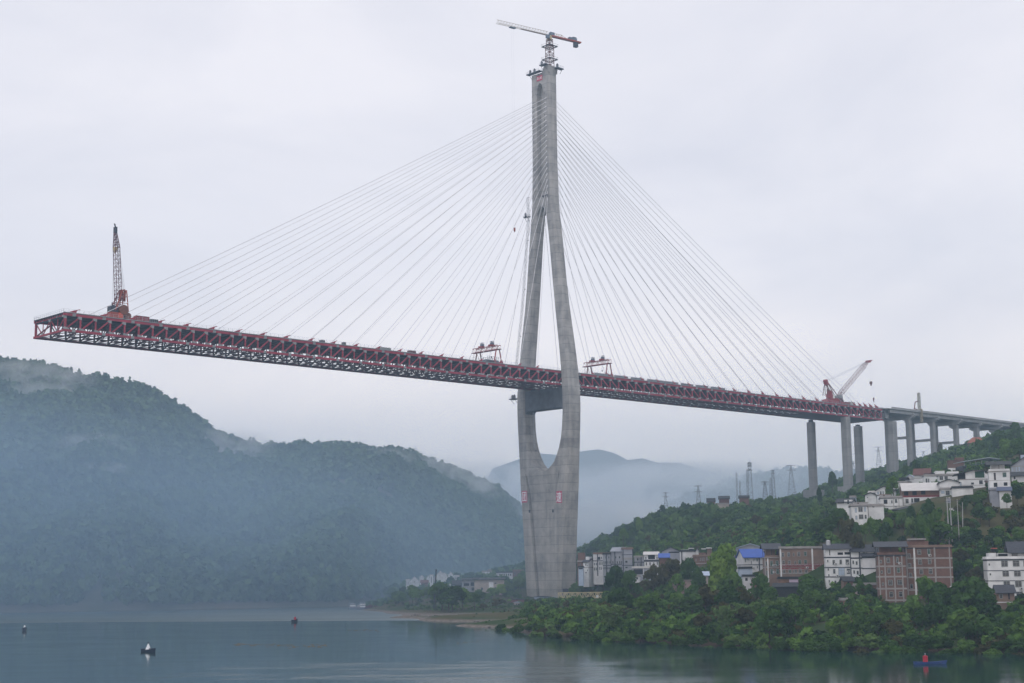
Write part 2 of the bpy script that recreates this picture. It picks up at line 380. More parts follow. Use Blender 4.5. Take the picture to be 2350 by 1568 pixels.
for sg in (1, -1):
    q = sg * HW
    mb = MB(); mb.bar(br(sL, q, zt(sL)), br(sR, q, zt(sR)), 0.75, 0.95); mb.build('top_chord', M_red, bridge, world=True)
    mb = MB(); mb.bar(br(sL, q, zb(sL)), br(sR, q, zb(sR)), 0.75, 0.95); mb.build('bottom_chord', M_red, bridge, world=True)
    # end post and bracket at the open end of the girder
    if sg > 0:
        proto_v = None
        for i, s in enumerate(NODE):
            mb = MB(); mb.bar(br(s, q, zb(s) + .45), br(s, q, zt(s) - .45), 0.55, 0.62, upv=D3); mb.build('vertical_post', M_red, bridge, world=True)
        for i in range(86):
            a, b = NODE[i], NODE[i + 1]
            if (a + b) / 2 < ST: A, B = br(a, q, zb(a) + .35), br(b, q, zt(b) - .35)
            else: A, B = br(a, q, zt(a) - .35), br(b, q, zb(b) + .35)
            mb = MB(); mb.bar(A, B, 0.5, 0.55, upv=D3); mb.build('diagonal_brace', M_red, bridge, world=True)
        mb = MB()
        for i, s in enumerate(NODE):
            # gusset plates: grey, flared towards the diagonal
            sgn = 1 if s < ST else -1
            ztp, zbp = zt(s) - .47, zb(s) + .47; e0, e1 = q - .42, q + .42
            f = lambda x, z, e: br(s + x, e, z)
            mb.prism([(-1.15 * sgn, ztp), (.4 * sgn, ztp), (.4 * sgn, ztp - 1.25), (-.36 * sgn, ztp - 1.1), (-1.3 * sgn, ztp - .75)][::sgn], f, e0, e1)
            mb.prism([(-.45 * sgn, zbp), (1.6 * sgn, zbp), (1.45 * sgn, zbp + .55), (.4 * sgn, zbp + .8), (-.42 * sgn, zbp + 1.0)][::sgn], f, e0, e1)
            if i < 86:
                sm = NODE[i] * .45 + NODE[i + 1] * .55
                if i % 2 == 0:
                    mb.bar(br(sm - .75, q, zt(sm)), br(sm + .75, q, zt(sm)), 0.86, 1.03)
                    mb.bar(br(sm - .75, q, zb(sm)), br(sm + .75, q, zb(sm)), 0.86, 1.03)
        g = mb.build('gusset_plates', M_gus, bridge, world=True); g['kind'] = 'stuff'
    else:
        mb = MB()
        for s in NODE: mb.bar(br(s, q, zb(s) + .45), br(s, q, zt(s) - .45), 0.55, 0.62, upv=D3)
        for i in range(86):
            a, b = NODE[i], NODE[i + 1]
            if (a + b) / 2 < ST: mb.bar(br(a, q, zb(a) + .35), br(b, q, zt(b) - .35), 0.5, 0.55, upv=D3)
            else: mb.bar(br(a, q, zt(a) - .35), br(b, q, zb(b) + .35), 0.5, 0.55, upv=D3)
        g = mb.build('far_truss_web', M_reddark, bridge, world=True); g['kind'] = 'stuff'  # far web in a darker red, its shade put into the colour
# cross frames (W shaped) at every node and bottom laterals
mb = MB()
def cross(mb, s, m0=0):
    z0, z1 = zb(s) + .1, zt(s) - .6
    qs = [-HW, -HW / 2, 0, HW / 2, HW]
    mb.bar(br(s, -HW, zb(s)), br(s, HW, zb(s)), 0.34, 0.5)
    mb.bar(br(s, qs[0], z1), br(s, qs[1], z0), .32, .32, upv=D3); mb.bar(br(s, qs[1], z0), br(s, qs[2], z1), .32, .32, upv=D3)
    mb.bar(br(s, qs[2], z1), br(s, qs[3], z0), .32, .32, upv=D3); mb.bar(br(s, qs[3], z0), br(s, qs[4], z1), .32, .32, upv=D3)
    for q in qs[1:4]: mb.bar(br(s, q, z0), br(s, q, z1), .28, .28, upv=D3)
for s in NODE[1:]: cross(mb, s)
g = mb.build('cross_frames', mat('frame_steel', (0.085, 0.013, 0.025), 0.65, noise=0.3, nscale=0.2), bridge, world=True); g['kind'] = 'stuff'  # inner frames darker than the end frame: shade inside the girder as colour
mb = MB()
for i in range(86):
    a, b = NODE[i], NODE[i + 1]; m = (a + b) / 2
    for q0, q1 in ((-HW, 0), (0, HW)):
        mb.bar(br(a, q0, zb(a)), br(b, q1, zb(b)), .38, .28); mb.bar(br(a, q1, zb(a)), br(b, q0, zb(b)), .38, .28)
mb.bar(br(sL + .5, 0, zb(sL) - .1), br(sR, 0, zb(sR) - .1), .28, .3)
# maintenance walkway along the far bottom chord
for q in (-11.6,): mb.bar(br(sL + .5, q, zb(sL) - .42), br(sR, q, zb(sR) - .42), .18, .2)
mb.hexa([br(s, q, z + zb(s)) for z in (-.36, -.28) for s, q in ((sL + 2, -12.6), (sR, -12.6), (sR, -10.8), (sL + 2, -10.8))])
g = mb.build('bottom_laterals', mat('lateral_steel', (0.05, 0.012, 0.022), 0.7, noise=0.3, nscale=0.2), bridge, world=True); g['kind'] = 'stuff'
mb = MB(); mb.hexa([br(s, q, z + zb(s)) for z in (-.56, -.47) for s, q in ((236, -HW), (sR - 0.5, -HW), (sR - 0.5, HW), (236, HW))])
mb.build('bottom_plate', mat('bottom_plate_steel', (0.085, 0.035, 0.055), 0.7, noise=0.25, nscale=0.2), bridge, world=True)
# open end frame in bright red with its bracket plates
mb = MB(); cross(mb, NODE[0]); s = NODE[0]
mb.bar(br(s, -13.8, zt(s) - .05), br(s, 14, zt(s) - .05), .9, .9)
mb.bar(br(s - .3, -HW, zb(s)), br(s - .3, HW, zb(s)), .7, .8)
for q in (HW, -HW): mb.bar(br(s, q, zb(s)), br(s, q, zt(s)), .8, .8, upv=D3)
mb.build('end_frame', M_red, bridge, world=True)
mb = MB()
for q in (-HW / 2, HW / 2): mb.prism([(q - .8, zb(s)), (q + .8, zb(s)), (q + .5, zb(s) + 1.3), (q - .5, zb(s) + 1.3)], lambda q2, z, e: br(s + e, q2, z), -.5, -.2)
mb.prism([(-1, zt(s) - .5), (1, zt(s) - .5), (.6, zt(s) - 1.6), (-.6, zt(s) - 1.6)], lambda q2, z, e: br(s + e, q2, z), -.5, -.2)
for q in (-3.2 * 2, 6.4): mb.prism([(q - .35, zt(s) - .6), (q + .35, zt(s) - .6), (q + .35, zt(s) + .3), (q - .35, zt(s) + .3)], lambda q2, z, e: br(s + e, q2, z), -.56, -.46)
mb.build('end_gussets', M_gus, bridge, world=True)['kind'] = 'stuff'

# railings on both edges (one mesh each: posts and two rails)
def railing(q, s0, s1, h=1.25, step=2.2, name='railing', par=None, r=.05):
    mb = MB(); n = int((s1 - s0) / step)
    for i in range(n + 1):
        s = s0 + (s1 - s0) * i / n; mb.bar(br(s, q, zt(s) + .8), br(s, q, zt(s) + .8 + h), r * 1.5, r * 1.5)
    for k in (.5, 1.0): mb.bar(br(s0, q, zt(s0) + .8 + h * k), br(s1, q, zt(s1) + .8 + h * k), r, r)
    return mb.build(name, M_rail, par or bridge, world=True)
railing(13.3, sL, sR, h=1.45, r=.055); railing(-13.3, sL, sR, h=1.45, r=.055)
mb = MB()
for i in range(15):
    q = -13 + 26 * i / 14; mb.bar(br(sL, q, zt(sL) + .8), br(sL, q, zt(sL) + 2.25), .08, .08)
for k in (.7, 1.45): mb.bar(br(sL, -13, zt(sL) + .8 + k), br(sL, 13, zt(sL) + .8 + k), .055, .055)
mb.build('railing', M_rail, bridge, world=True)
# noise barrier panels right of the tower
mb = MB()
for i in range(50):
    s = 38 + i * 2.25
    if (s - 38) % 14 > 12.4: continue
    mb.hexa([br(s + a, 13.0 + b, zt(s) + z) for z in (.85, 2.05) for a, b in ((.05, -.04), (2.15, -.04), (2.15, .04), (.05, .04))])
    mb.bar(br(s, 13.0, zt(s) + .8), br(s, 13.0, zt(s) + 2.2), .14, .14)
mb.build('edge_panels', mat('edge_panel_grey', (0.22, 0.25, 0.30), 0.6, noise=0.5, nscale=0.4), bridge, world=True)['kind'] = 'stuff'

# ---- stay cables and their deck anchors
LA = [-253.1, -240.3, -227.6, -214.8, -201.9, -188.9, -176.0, -163.4, -149.9, -137.0, -124.1, -110.9, -97.7, -84.4, -71.3, -58.1, -45.0, -31.7, -18.1, -5.3]
RA = [290.7, 284.0, 270.5, 257.0, 242.8, 228.8, 214.5, 200.8, 186.7, 172.8, 159.0, 145.2, 131.7, 117.4, 103.9, 89.9, 76.4, 62.6, 49.5, 36.4]
TOPZ = [276.8 - 2.42 * k - 0.031 * k * k for k in range(20)]
def fin(s, q, dirn, L, h):
    """deck anchor: tapered steel plate box rising towards the tower; dirn=+1 rises with s"""
    mb = MB(); z = zt(s) + .8
    pr = [(-dirn * L, z - .3), (0.12 * dirn * L, z - .3), (0.30 * dirn * L, z + h), (-dirn * .05 * L, z + h * .82), (-dirn * .5 * L, z + h * .32)]
    mb.prism(pr if dirn > 0 else pr[::-1], lambda x, z2, e: br(s + x, e, z2), q - .35, q + .35)
    mb.tube(br(s + dirn * .1 * L, q, z + h * .8), br(s + dirn * .62 * L, q, z + h * 1.28), .22, .18, 6)
    return mb.build('cable_anchor', M_red, bridge, world=True)
def cable(s, side, k, q):
    z = TOPZ[k]; _, a, _ = tq(z)
    A = np.array(tw(side * (a + .1), math.copysign(5.0, q), z)); h = 1.5
    B = br(s, q, zt(s) + .8 + h)
    mb = MB(); L = np.linalg.norm(B - A); n = 8; sag = L * 0.004
    P = [A + (B - A) * t / n - np.array([0, 0, 4 * sag * (t / n) * (1 - t / n)]) for t in range(n + 1)]
    for i in range(n): mb.tube(P[i], P[i + 1], .105, n=5, caps=False)
    u = (B - A) / L
    mb.tube(A - u * .6, A + u * 1.2, .25, .2, 6)
    return mb.build('stay_cable', M_cablew if (q > 0 and side < 0) else M_cable, bridge, world=True)
for side, lst in ((-1, LA), (1, RA)):
    for k, s in enumerate(lst):
        flat = abs(s - ST) / 260
        for q in (13.0, -13.0):
            cable(s, side, k, q)
            fin(s, q, -side, 1.9 + 1.9 * flat if side < 0 else 2.0 + 1.5 * flat, 1.25 + .1 * flat + (.4 * flat if side > 0 else 0))
for s in (-266.5,): fin(s, 13.0, 1, 4.0, 1.4); fin(s, -13.0, 1, 4.0, 1.4)
for s, L in ((297.0, 3.8), (303.4, 4.0), (310.0, 4.2)):
    for q in (13.0, -13.0): fin(s, q, -1, L, 2.1)

# ---- main piers under the girder (pairs)
def pier(s, q, ztop, zbot, a=3.6, b=4.3, cap=True, top=0.0, foot=True, name='pier'):
    mb = MB(); c = .7
    def ring(z, k=1.0):
        pts = [(-a, -b + c), (-a, b - c), (-a + c, b), (a - c, b), (a, b - c), (a, -b + c), (a - c, -b), (-a + c, -b)]
        return [br(s + x * k, q + y * k, z) for x, y in pts]
    mb.loft([ring(zbot - 8), ring(ztop)])
    if foot: mb.hexa([br(s + x, q + y, z) for z in (zbot - 9, zbot + 3.0) for x, y in ((-5, -5), (5, -5), (5, 5), (-5, 5))])
    o = mb.build(name, M_pier, bridge, world=True)
    if cap:
        m2 = MB(); m2.bar(br(s, q, ztop), br(s, q, zb(s) - .5), 2.2, 2.2, upv=D3); m2.build('bearing', M_dsteel, o, world=True)
    return o
pier(274.5, 12.4, zb(284) - 1.0, 68, 2.3, 2.7)
pier(274.0, -14.4, zb(284) - 2.2, 67, 2.1, 2.5)
pier(329.3, 12.2, zb(331) - .4, 84, 2.4, 2.7, cap=False, foot=False)
pier(328.8, -14.5, zb(331) - 1.6, 84, 2.2, 2.6, foot=False)
# ---------------------------------------------------------------- water, ground, mountains
def sheet(name, x0, x1, y0, y1, z, m, n=1):
    mb = MB(); mb.add([(x0, y0, z), (x1, y0, z), (x1, y1, z), (x0, y1, z)], [(0, 1, 2, 3)])
    return tag(mb.build(name, m), kind='structure')
m = bpy.data.materials.new('river_water'); m.use_nodes = True; t = m.node_tree; b = t.nodes['Principled BSDF']; L = t.links.new
b.inputs['IOR'].default_value = 1.33; b.inputs['Specular IOR Level'].default_value = 0.5
geo = N(t, 'ShaderNodeNewGeometry'); sp = N(t, 'ShaderNodeSeparateXYZ'); L(geo.outputs['Position'], sp.inputs[0])
# wind-ruffled reach across the far water and a patch of ripples in front
pn = N(t, 'ShaderNodeTexNoise'); pn.inputs['Scale'].default_value = 1.0; pn.inputs['Detail'].default_value = 4
mp = N(t, 'ShaderNodeMapping'); mp.inputs['Scale'].default_value = (0.008, 0.035, 1); L(geo.outputs['Position'], mp.inputs[0]); L(mp.outputs[0], pn.inputs['Vector'])
def mth(op, a, b_=None, c=None):
    n = N(t, 'ShaderNodeMath', operation=op)
    for i, x in enumerate((a, b_, c)):
        if x is None: continue
        if isinstance(x, (int, float)): n.inputs[i].default_value = x
        else: L(x, n.inputs[i])
    return n.outputs[0]
def ramp01(x, a, b_):
    n = N(t, 'ShaderNodeMapRange', interpolation_type='SMOOTHSTEP'); n.inputs['From Min'].default_value = a; n.inputs['From Max'].default_value = b_
    L(x, n.inputs[0]); return n.outputs[0]
yy = mth('MULTIPLY_ADD', pn.outputs[0], 46.0, sp.outputs[1])
yy = mth('MULTIPLY_ADD', sp.outputs[0], 0.10, yy)
far = ramp01(yy, 600.0, 618.0)
pn2 = N(t, 'ShaderNodeTexNoise'); pn2.inputs['Scale'].default_value = 1.0; pn2.inputs['Detail'].default_value = 5
mp2 = N(t, 'ShaderNodeMapping'); mp2.inputs['Scale'].default_value = (0.022, 0.012, 1); mp2.inputs['Location'].default_value = (3.3, 1.2, 0); L(geo.outputs['Position'], mp2.inputs[0]); L(mp2.outputs[0], pn2.inputs['Vector'])
near = mth('MULTIPLY', ramp01(pn2.outputs[0], 0.50, 0.60), mth('SUBTRACT', 1.0, ramp01(mth('MULTIPLY_ADD', pn.outputs[0], -90.0, sp.outputs[1]), 225.0, 300.0)))
near = mth('MULTIPLY', near, mth('MULTIPLY', ramp01(sp.outputs[0], -85.0, -45.0), mth('SUBTRACT', 1.0, ramp01(sp.outputs[0], 12.0, 40.0))))
pn3 = N(t, 'ShaderNodeTexNoise'); pn3.inputs['Scale'].default_value = 1.0; pn3.inputs['Detail'].default_value = 3
mp3 = N(t, 'ShaderNodeMapping'); mp3.inputs['Scale'].default_value = (0.010, 0.03, 1); L(geo.outputs['Position'], mp3.inputs[0]); L(mp3.outputs[0], pn3.inputs['Vector'])
soft = mth('MULTIPLY', pn3.outputs[0], 0.10)
rough = mth('ADD', mth('MULTIPLY_ADD', far, 0.25, 0.025), mth('MULTIPLY_ADD', near, 0.10, soft))
pn5 = N(t, 'ShaderNodeTexNoise'); pn5.inputs['Scale'].default_value = 1.0; pn5.inputs['Detail'].default_value = 6; pn5.inputs['Roughness'].default_value = .65
mp5 = N(t, 'ShaderNodeMapping'); mp5.inputs['Scale'].default_value = (0.045, 0.16, 1); L(geo.outputs['Position'], mp5.inputs[0]); L(mp5.outputs[0], pn5.inputs['Vector'])
streak = ramp01(pn5.outputs[0], 0.42, 0.62)
near = mth('MULTIPLY', near, mth('MULTIPLY_ADD', streak, 0.75, 0.25))
rough = mth('ADD', mth('MULTIPLY_ADD', far, 0.25, 0.025), mth('MULTIPLY_ADD', near, 0.16, mth('MULTIPLY_ADD', streak, 0.035, soft)))
L(rough, b.inputs['Roughness'])
w1 = N(t, 'ShaderNodeTexNoise'); w1.inputs['Scale'].default_value = 1.0; w1.inputs['Detail'].default_value = 5; w1.inputs['Roughness'].default_value = 0.6
mp4 = N(t, 'ShaderNodeMapping'); mp4.inputs['Scale'].default_value = (0.55, 0.35, 1); L(geo.outputs['Position'], mp4.inputs[0]); L(mp4.outputs[0], w1.inputs['Vector'])
amp = mth('ADD', mth('MULTIPLY_ADD', near, 0.34, 0.035), mth('MULTIPLY', far, 0.8))
bp = N(t, 'ShaderNodeBump'); bp.inputs['Distance'].default_value = 0.35; L(amp, bp.inputs['Strength']); L(w1.outputs[0], bp.inputs['Height']); L(bp.outputs[0], b.inputs['Normal'])
b.inputs['Base Color'].default_value = (0.006, 0.034, 0.033, 1)
sheet('water', -2950, 3150, -28, 3380, 0.0, m)

# control points of the right bank: (px, py, distance) on the ground
G = []
def g(px, py, Y): p = at(px, py, Y); G.append((p[0], p[1], p[2]))
WL = [(2700, 1508), (2500, 1502), (2350, 1498), (2200, 1495), (2000, 1492), (1850, 1490), (1700, 1484), (1550, 1478), (1400, 1469), (1280, 1461), (1190, 1452), (1140, 1441), (1090, 1439), (1040, 1437), (960, 1425), (900, 1419)]
for x, y in WL:
    p = water_at(x, y, 0.0); G.append((p[0], p[1], 0.15)); G.append((p[0] - 3, p[1] - 14, -3.0)); G.append((p[0] - 6, p[1] - 45, -7.0))
for x, y, Y in [(885, 1405, 700), (860, 1398, 740), (835, 1393, 860), (838, 1390, 900), (850, 1386, 960)]:
    p = at(x, y, Y); G.append((p[0], p[1], 0.1)); G.append((p[0] - 22, p[1], -4)); G.append((p[0] - 60, p[1] + 5, -8))
for a_ in [(2700, 1300, 430), (2500, 1385, 400), (2350, 1388, 415), (2350, 1440, 360), (2350, 1300, 455), (2350, 1240, 480), (2350, 1180, 500), (2320, 1140, 512), (2350, 1085, 600), (2350, 1060, 690), (2350, 1036, 800), (2350, 1026, 950), (2500, 1150, 520), (2600, 1000, 700),
           (2180, 1386, 422), (2180, 1440, 368), (2180, 1300, 455), (2180, 1240, 480), (2180, 1205, 500), (2180, 1120, 600), (2180, 1072, 740), (2180, 1046, 900), (2250, 1022, 1000),
           (2040, 1386, 425), (2040, 1442, 370), (2000, 1340, 468), (2000, 1262, 505), (1980, 1215, 500), (1960, 1204, 514), (1973, 1203, 508), (2010, 1200, 510), (2050, 1175, 560), (2050, 1125, 650), (2050, 1116, 780), (2060, 1106, 920), (2060, 1098, 1009), (2110, 1078, 1045), (2150, 1066, 1080), (2200, 1046, 1110), (1990, 1108, 1060), (2020, 1088, 1220), (2100, 1072, 1250),
           (1860, 1350, 490), (1860, 1425, 400), (1850, 1260, 560), (1850, 1225, 620), (1850, 1198, 740), (1865, 1162, 965), (1945, 1152, 960), (1970, 1116, 1030), (1950, 1168, 820), (1920, 1204, 640),
           (1720, 1345, 520), (1720, 1420, 425), (1700, 1270, 600), (1700, 1235, 660), (1700, 1195, 780), (1760, 1166, 960), (1640, 1182, 900),
           (1560, 1340, 590), (1560, 1415, 450), (1560, 1290, 680), (1560, 1235, 740), (1560, 1182, 860), (1500, 1196, 840),
           (1420, 1368, 650), (1420, 1400, 500), (1395, 1383, 690), (1340, 1388, 700), (1290, 1390, 735), (1440, 1345, 690), (1440, 1300, 720), (1440, 1250, 780), (1430, 1232, 820), (1380, 1285, 800), (1350, 1342, 775),
           (1300, 1385, 700), (1300, 1420, 560), (1265, 1378, 783), (1210, 1390, 735), (1190, 1430, 560), (1220, 1345, 830), (1200, 1400, 640),
           (1130, 1398, 690), (1150, 1425, 560), (1060, 1415, 640), (960, 1412, 650), (1000, 1402, 690), (1130, 1362, 770), (1060, 1360, 800), (1010, 1375, 760), (1000, 1352, 880), (900, 1375, 840), (950, 1352, 920), (1100, 1342, 880), (1190, 1325, 900)]:
    g(*a_)
# the plateau behind, falling to the next bend of the river
for X, Y, Z in [(60, 1100, 18), (120, 1200, 30), (250, 1300, 78), (400, 1300, 112), (600, 1250, 135), (800, 900, 150), (800, 500, 90), (500, 1600, 120), (0, 1050, 8), (-30, 1150, -4), (100, 1450, 0), (250, 1600, 40), (900, 1700, 140), (-100, 1300, -8), (500, 850, 125), (-100, 500, -8), (0, 300, -8), (300, 200, -6), (420, 330, 8), (420, 250, 0.0), (-200, 700, -8), (-200, 900, -8), (-170, 1100, -8)]:
    G.append((X, Y, Z))
G = np.array(G)
# thin-plate spline through the control points
def tps_fit(P, z, lam=3.0):
    n = len(P); d = np.linalg.norm(P[:, None] - P[None], axis=2) / 100 + 1e-9
    K = d * d * np.log(d); K[np.arange(n), np.arange(n)] = lam * 0.002
    Q = np.c_[np.ones(n), P / 100]; A = np.zeros((n + 3, n + 3)); A[:n, :n] = K; A[:n, n:] = Q; A[n:, :n] = Q.T
    return np.linalg.solve(A, np.r_[z, 0, 0, 0])
cf = tps_fit(G[:, :2], G[:, 2])
GX = np.arange(-230, 900, 5.0); GY = np.arange(200, 1700, 5.0)
xx, yy2 = np.meshgrid(GX, GY, indexing='ij')
flat = np.c_[xx.ravel(), yy2.ravel()]; Z = np.zeros(len(flat))
for i in range(0, len(flat), 20000):
    q = flat[i:i + 20000]; d = np.linalg.norm(q[:, None] - G[None, :, :2], axis=2) / 100 + 1e-9
    Z[i:i + 20000] = (d * d * np.log(d)) @ cf[:-3] + cf[-3] + q @ cf[-2:] / 100
ZG = Z.reshape(xx.shape)
def vnoise(x, y, seed=0):
    """smooth value noise"""
    r = np.random.RandomState(seed); tb = r.rand(256, 256)
    xi = np.floor(x).astype(int); yi = np.floor(y).astype(int); fx = x - xi; fy = y - yi
    fx = fx * fx * (3 - 2 * fx); fy = fy * fy * (3 - 2 * fy)
    f = lambda a, b: tb[a % 256, b % 256]
    return (f(xi, yi) * (1 - fx) * (1 - fy) + f(xi + 1, yi) * fx * (1 - fy) + f(xi, yi + 1) * (1 - fx) * fy + f(xi + 1, yi + 1) * fx * fy) - .5
def fbm(x, y, oct=4, seed=0):
    s = 0; a = 1
    for o in range(oct): s = s + a * vnoise(x * 2 ** o, y * 2 ** o, seed + o); a *= .5
    return s
lumps = 2.6 * fbm(xx / 38, yy2 / 38, 4, 3)
ZG = ZG + lumps * np.clip((ZG - 2) / 12, 0, 1)
ZG = np.clip(ZG, -9, 175)
def ground_z(x, y):
    fx = np.clip((np.asarray(x, float) - GX[0]) / 5.0, 0, len(GX) - 1.001); fy = np.clip((np.asarray(y, float) - GY[0]) / 5.0, 0, len(GY) - 1.001)
    i = fx.astype(int); j = fy.astype(int); a = fx - i; b_ = fy - j
    return ZG[i, j] * (1 - a) * (1 - b_) + ZG[i + 1, j] * a * (1 - b_) + ZG[i, j + 1] * (1 - a) * b_ + ZG[i + 1, j + 1] * a * b_
def ground_at(px, py, Y0=300, Y1=1250):
    """march the view ray to the hillside"""
    Ys = np.linspace(Y0, Y1, 380); d = ray(px, py); P = CP + d[None] * (Ys / d[1])[:, None]; gz = ground_z(P[:, 0], P[:, 1]); k = np.argmax(P[:, 2] < gz)
    return (P[k, 0], P[k, 1]) if P[k, 2] < gz[k] else None
def grid_mesh(name, X, Y, Zv, mtl, smooth=True):
    nx, ny = X.shape; v = np.c_[X.ravel(), Y.ravel(), Zv.ravel()]
    idx = np.arange(nx * ny).reshape(nx, ny)
    f = np.stack([idx[:-1, :-1], idx[1:, :-1], idx[1:, 1:], idx[:-1, 1:]], -1).reshape(-1, 4)
    me = bpy.data.meshes.new(name); me.vertices.add(len(v)); me.vertices.foreach_set('co', v.ravel())
    me.loops.add(f.size); me.loops.foreach_set('vertex_index', f.ravel()); me.polygons.add(len(f))
    me.polygons.foreach_set('loop_start', np.arange(0, f.size, 4)); me.polygons.foreach_set('loop_total', np.full(len(f), 4))
    me.materials.append(mtl); me.update(calc_edges=True); me.polygons.foreach_set('use_smooth', np.full(len(f), smooth))
    o = bpy.data.objects.new(name, me); COL.objects.link(o); return o

# ground: green scrub soil, brown cut slopes, pale gravel near the waterline
m = bpy.data.materials.new('hill_ground'); m.use_nodes = True; t = m.node_tree; b = t.nodes['Principled BSDF']; L = t.links.new
b.inputs['Roughness'].default_value = 0.95; b.inputs['Specular IOR Level'].default_value = 0.05
geo = N(t, 'ShaderNodeNewGeometry'); sp = N(t, 'ShaderNodeSeparateXYZ'); L(geo.outputs['Position'], sp.inputs[0])
a1 = N(t, 'ShaderNodeTexNoise'); a1.inputs['Scale'].default_value = 0.035; a1.inputs['Detail'].default_value = 6; L(geo.outputs['Position'], a1.inputs['Vector'])
a2 = N(t, 'ShaderNodeTexNoise'); a2.inputs['Scale'].default_value = 0.6; a2.inputs['Detail'].default_value = 6; L(geo.outputs['Position'], a2.inputs['Vector'])
rp = N(t, 'ShaderNodeValToRGB'); el = rp.color_ramp.elements
el[0].position = 0.40; el[0].color = (0.034, 0.060, 0.020, 1); el[1].position = 0.60; el[1].color = (0.080, 0.072, 0.036, 1)
L(a1.outputs[0], rp.inputs[0])
rg = N(t, 'ShaderNodeValToRGB'); el = rg.color_ramp.elements
el[0].position = 0.35; el[0].color = (0.085, 0.072, 0.06, 1); el[1].position = 0.65; el[1].color = (0.24, 0.205, 0.18, 1); L(a2.outputs[0], rg.inputs[0])
zz = mth('MULTIPLY_ADD', a2.outputs[0], 1.6, sp.outputs[2])
sh_ = mth('SUBTRACT', 1.0, ramp01(zz, 1.15, 1.75))
wst = mth('SUBTRACT', 1.0, ramp01(sp.outputs[0], -4.0, 12.0))
rgm = N(t, 'ShaderNodeMixRGB'); L(wst, rgm.inputs[0]); rgm.inputs[1].default_value = (0.050, 0.036, 0.026, 1); L(rg.outputs[0], rgm.inputs[2])
fld = mth('MULTIPLY', ramp01(sp.outputs[0], 128.0, 132.0), mth('MULTIPLY', ramp01(sp.outputs[1], 478.0, 484.0), mth('SUBTRACT', 1.0, ramp01(sp.outputs[1], 505.0, 512.0))))
mx1 = N(t, 'ShaderNodeMixRGB'); L(fld, mx1.inputs[0]); L(rp.outputs[0], mx1.inputs[1]); mx1.inputs[2].default_value = (0.088, 0.082, 0.036, 1)
mxn = N(t, 'ShaderNodeMixRGB'); L(sh_, mxn.inputs[0]); L(mx1.outputs[0], mxn.inputs[1]); L(rgm.outputs[0], mxn.inputs[2]); L(mxn.outputs[0], b.inputs['Base Color'])
tag(grid_mesh('ground', xx, yy2, ZG, m), kind='structure')

# far mountains: crest and foot lines set out in the world, gullied slope between, falling away behind
def mountain(name, foot, crest, px0, px1, ncol, nrow, gully, mtl, seed, back=0.55, prof=0.85, amp=1.0):
    pxs = np.linspace(px0, px1, ncol)
    fx = np.array(foot, float); cx_ = np.array(crest, float)
    fY = np.interp(pxs, fx[:, 0], fx[:, 1]); cyy = np.interp(pxs, cx_[:, 0], cx_[:, 1]); cY = np.interp(pxs, cx_[:, 0], cx_[:, 2])
    A = np.array([at(p, 1300, y)[:2] for p, y in zip(pxs, fY)]); B = np.array([at(p, y1, y) for p, y1, y in zip(pxs, cyy, cY)])
    T = np.r_[np.linspace(-.04, 1, nrow), np.linspace(1.03, 1 + back, max(6, nrow // 5))]
    X = np.zeros((ncol, len(T))); Y = X.copy(); Zm = X.copy()
    for j, tt in enumerate(T):
        X[:, j] = A[:, 0] + (B[:, 0] - A[:, 0]) * tt; Y[:, j] = A[:, 1] + (B[:, 1] - A[:, 1]) * tt
        if tt <= 1: h = B[:, 2] * (np.sign(tt) * abs(tt) ** prof) - (2 if tt < 0 else 0)
        else: h = B[:, 2] * (1 - ((tt - 1) / back) ** 1.3 * 0.9)
        w = math.sin(math.pi * min(max(tt, 0), 1)) if tt <= 1 else 0
        nzv = fbm(X[:, j] / gully, Y[:, j] / (gully * 2.2), 5, seed)
        rid = -np.abs(fbm(X[:, j] / (gully * 1.3) + 7, Y[:, j] / (gully * 3) + 3, 4, seed + 9)) * 1.6 + .3
        Zm[:, j] = h + (nzv * 38 + rid * 34) * w * amp * np.clip(B[:, 2] / 200, .15, 1.4)
    o = grid_mesh(name, X, Y, Zm, mtl); tag(o, kind='structure'); return X, Y, Zm
def hillmat(name, c1, c2, sc=0.012):
    return mat(name, c1, 0.95, noise=0.3, nscale=sc, col2=c2, spec=0.05, detail=8)
M_mt = hillmat('mountain_scrub', (0.10, 0.085, 0.065), (0.045, 0.055, 0.035), .03)
LM = mountain('mountain', [(-900, 760), (0, 776), (400, 800), (800, 836), (870, 930), (950, 1050), (1300, 1400)],
              [(-900, 780, 1500), (-300, 800, 1450), (0, 838, 1400), (45, 848, 1400), (100, 850, 1380), (150, 862, 1380), (200, 868, 1380), (260, 880, 1370), (330, 903, 1350), (400, 942, 1330), (440, 968, 1320), (500, 1012, 1310), (560, 1030, 1330), (620, 1036, 1360), (700, 1032, 1400), (800, 1036, 1430), (860, 1048, 1450), (910, 1042, 1470), (950, 1054, 1500), (1000, 1074, 1540), (1050, 1094, 1580), (1100, 1114, 1620), (1150, 1134, 1670), (1195, 1172, 1720), (1240, 1238, 1780), (1290, 1300, 1820), (1340, 1325, 1850)],
              -900, 1340, 460, 110, 62, M_mt, 33, amp=.75)
M_m2 = hillmat('far_mountain_green', (0.030, 0.050, 0.030), (0.020, 0.035, 0.026), 0.006)
R1 = mountain('ridge', [(1300, 1900), (1500, 1800), (2100, 1700), (2600, 1700)], [(1300, 1315, 2100), (1420, 1290, 2100), (1500, 1205, 2150), (1540, 1170, 2200), (1600, 1144, 2250), (1680, 1118, 2300), (1760, 1100, 2350), (1850, 1088, 2400), (1950, 1096, 2450), (2050, 1106, 2500), (2200, 1116, 2550), (2600, 1125, 2600)], 1300, 2600, 190, 40, 160, M_m2, 5)
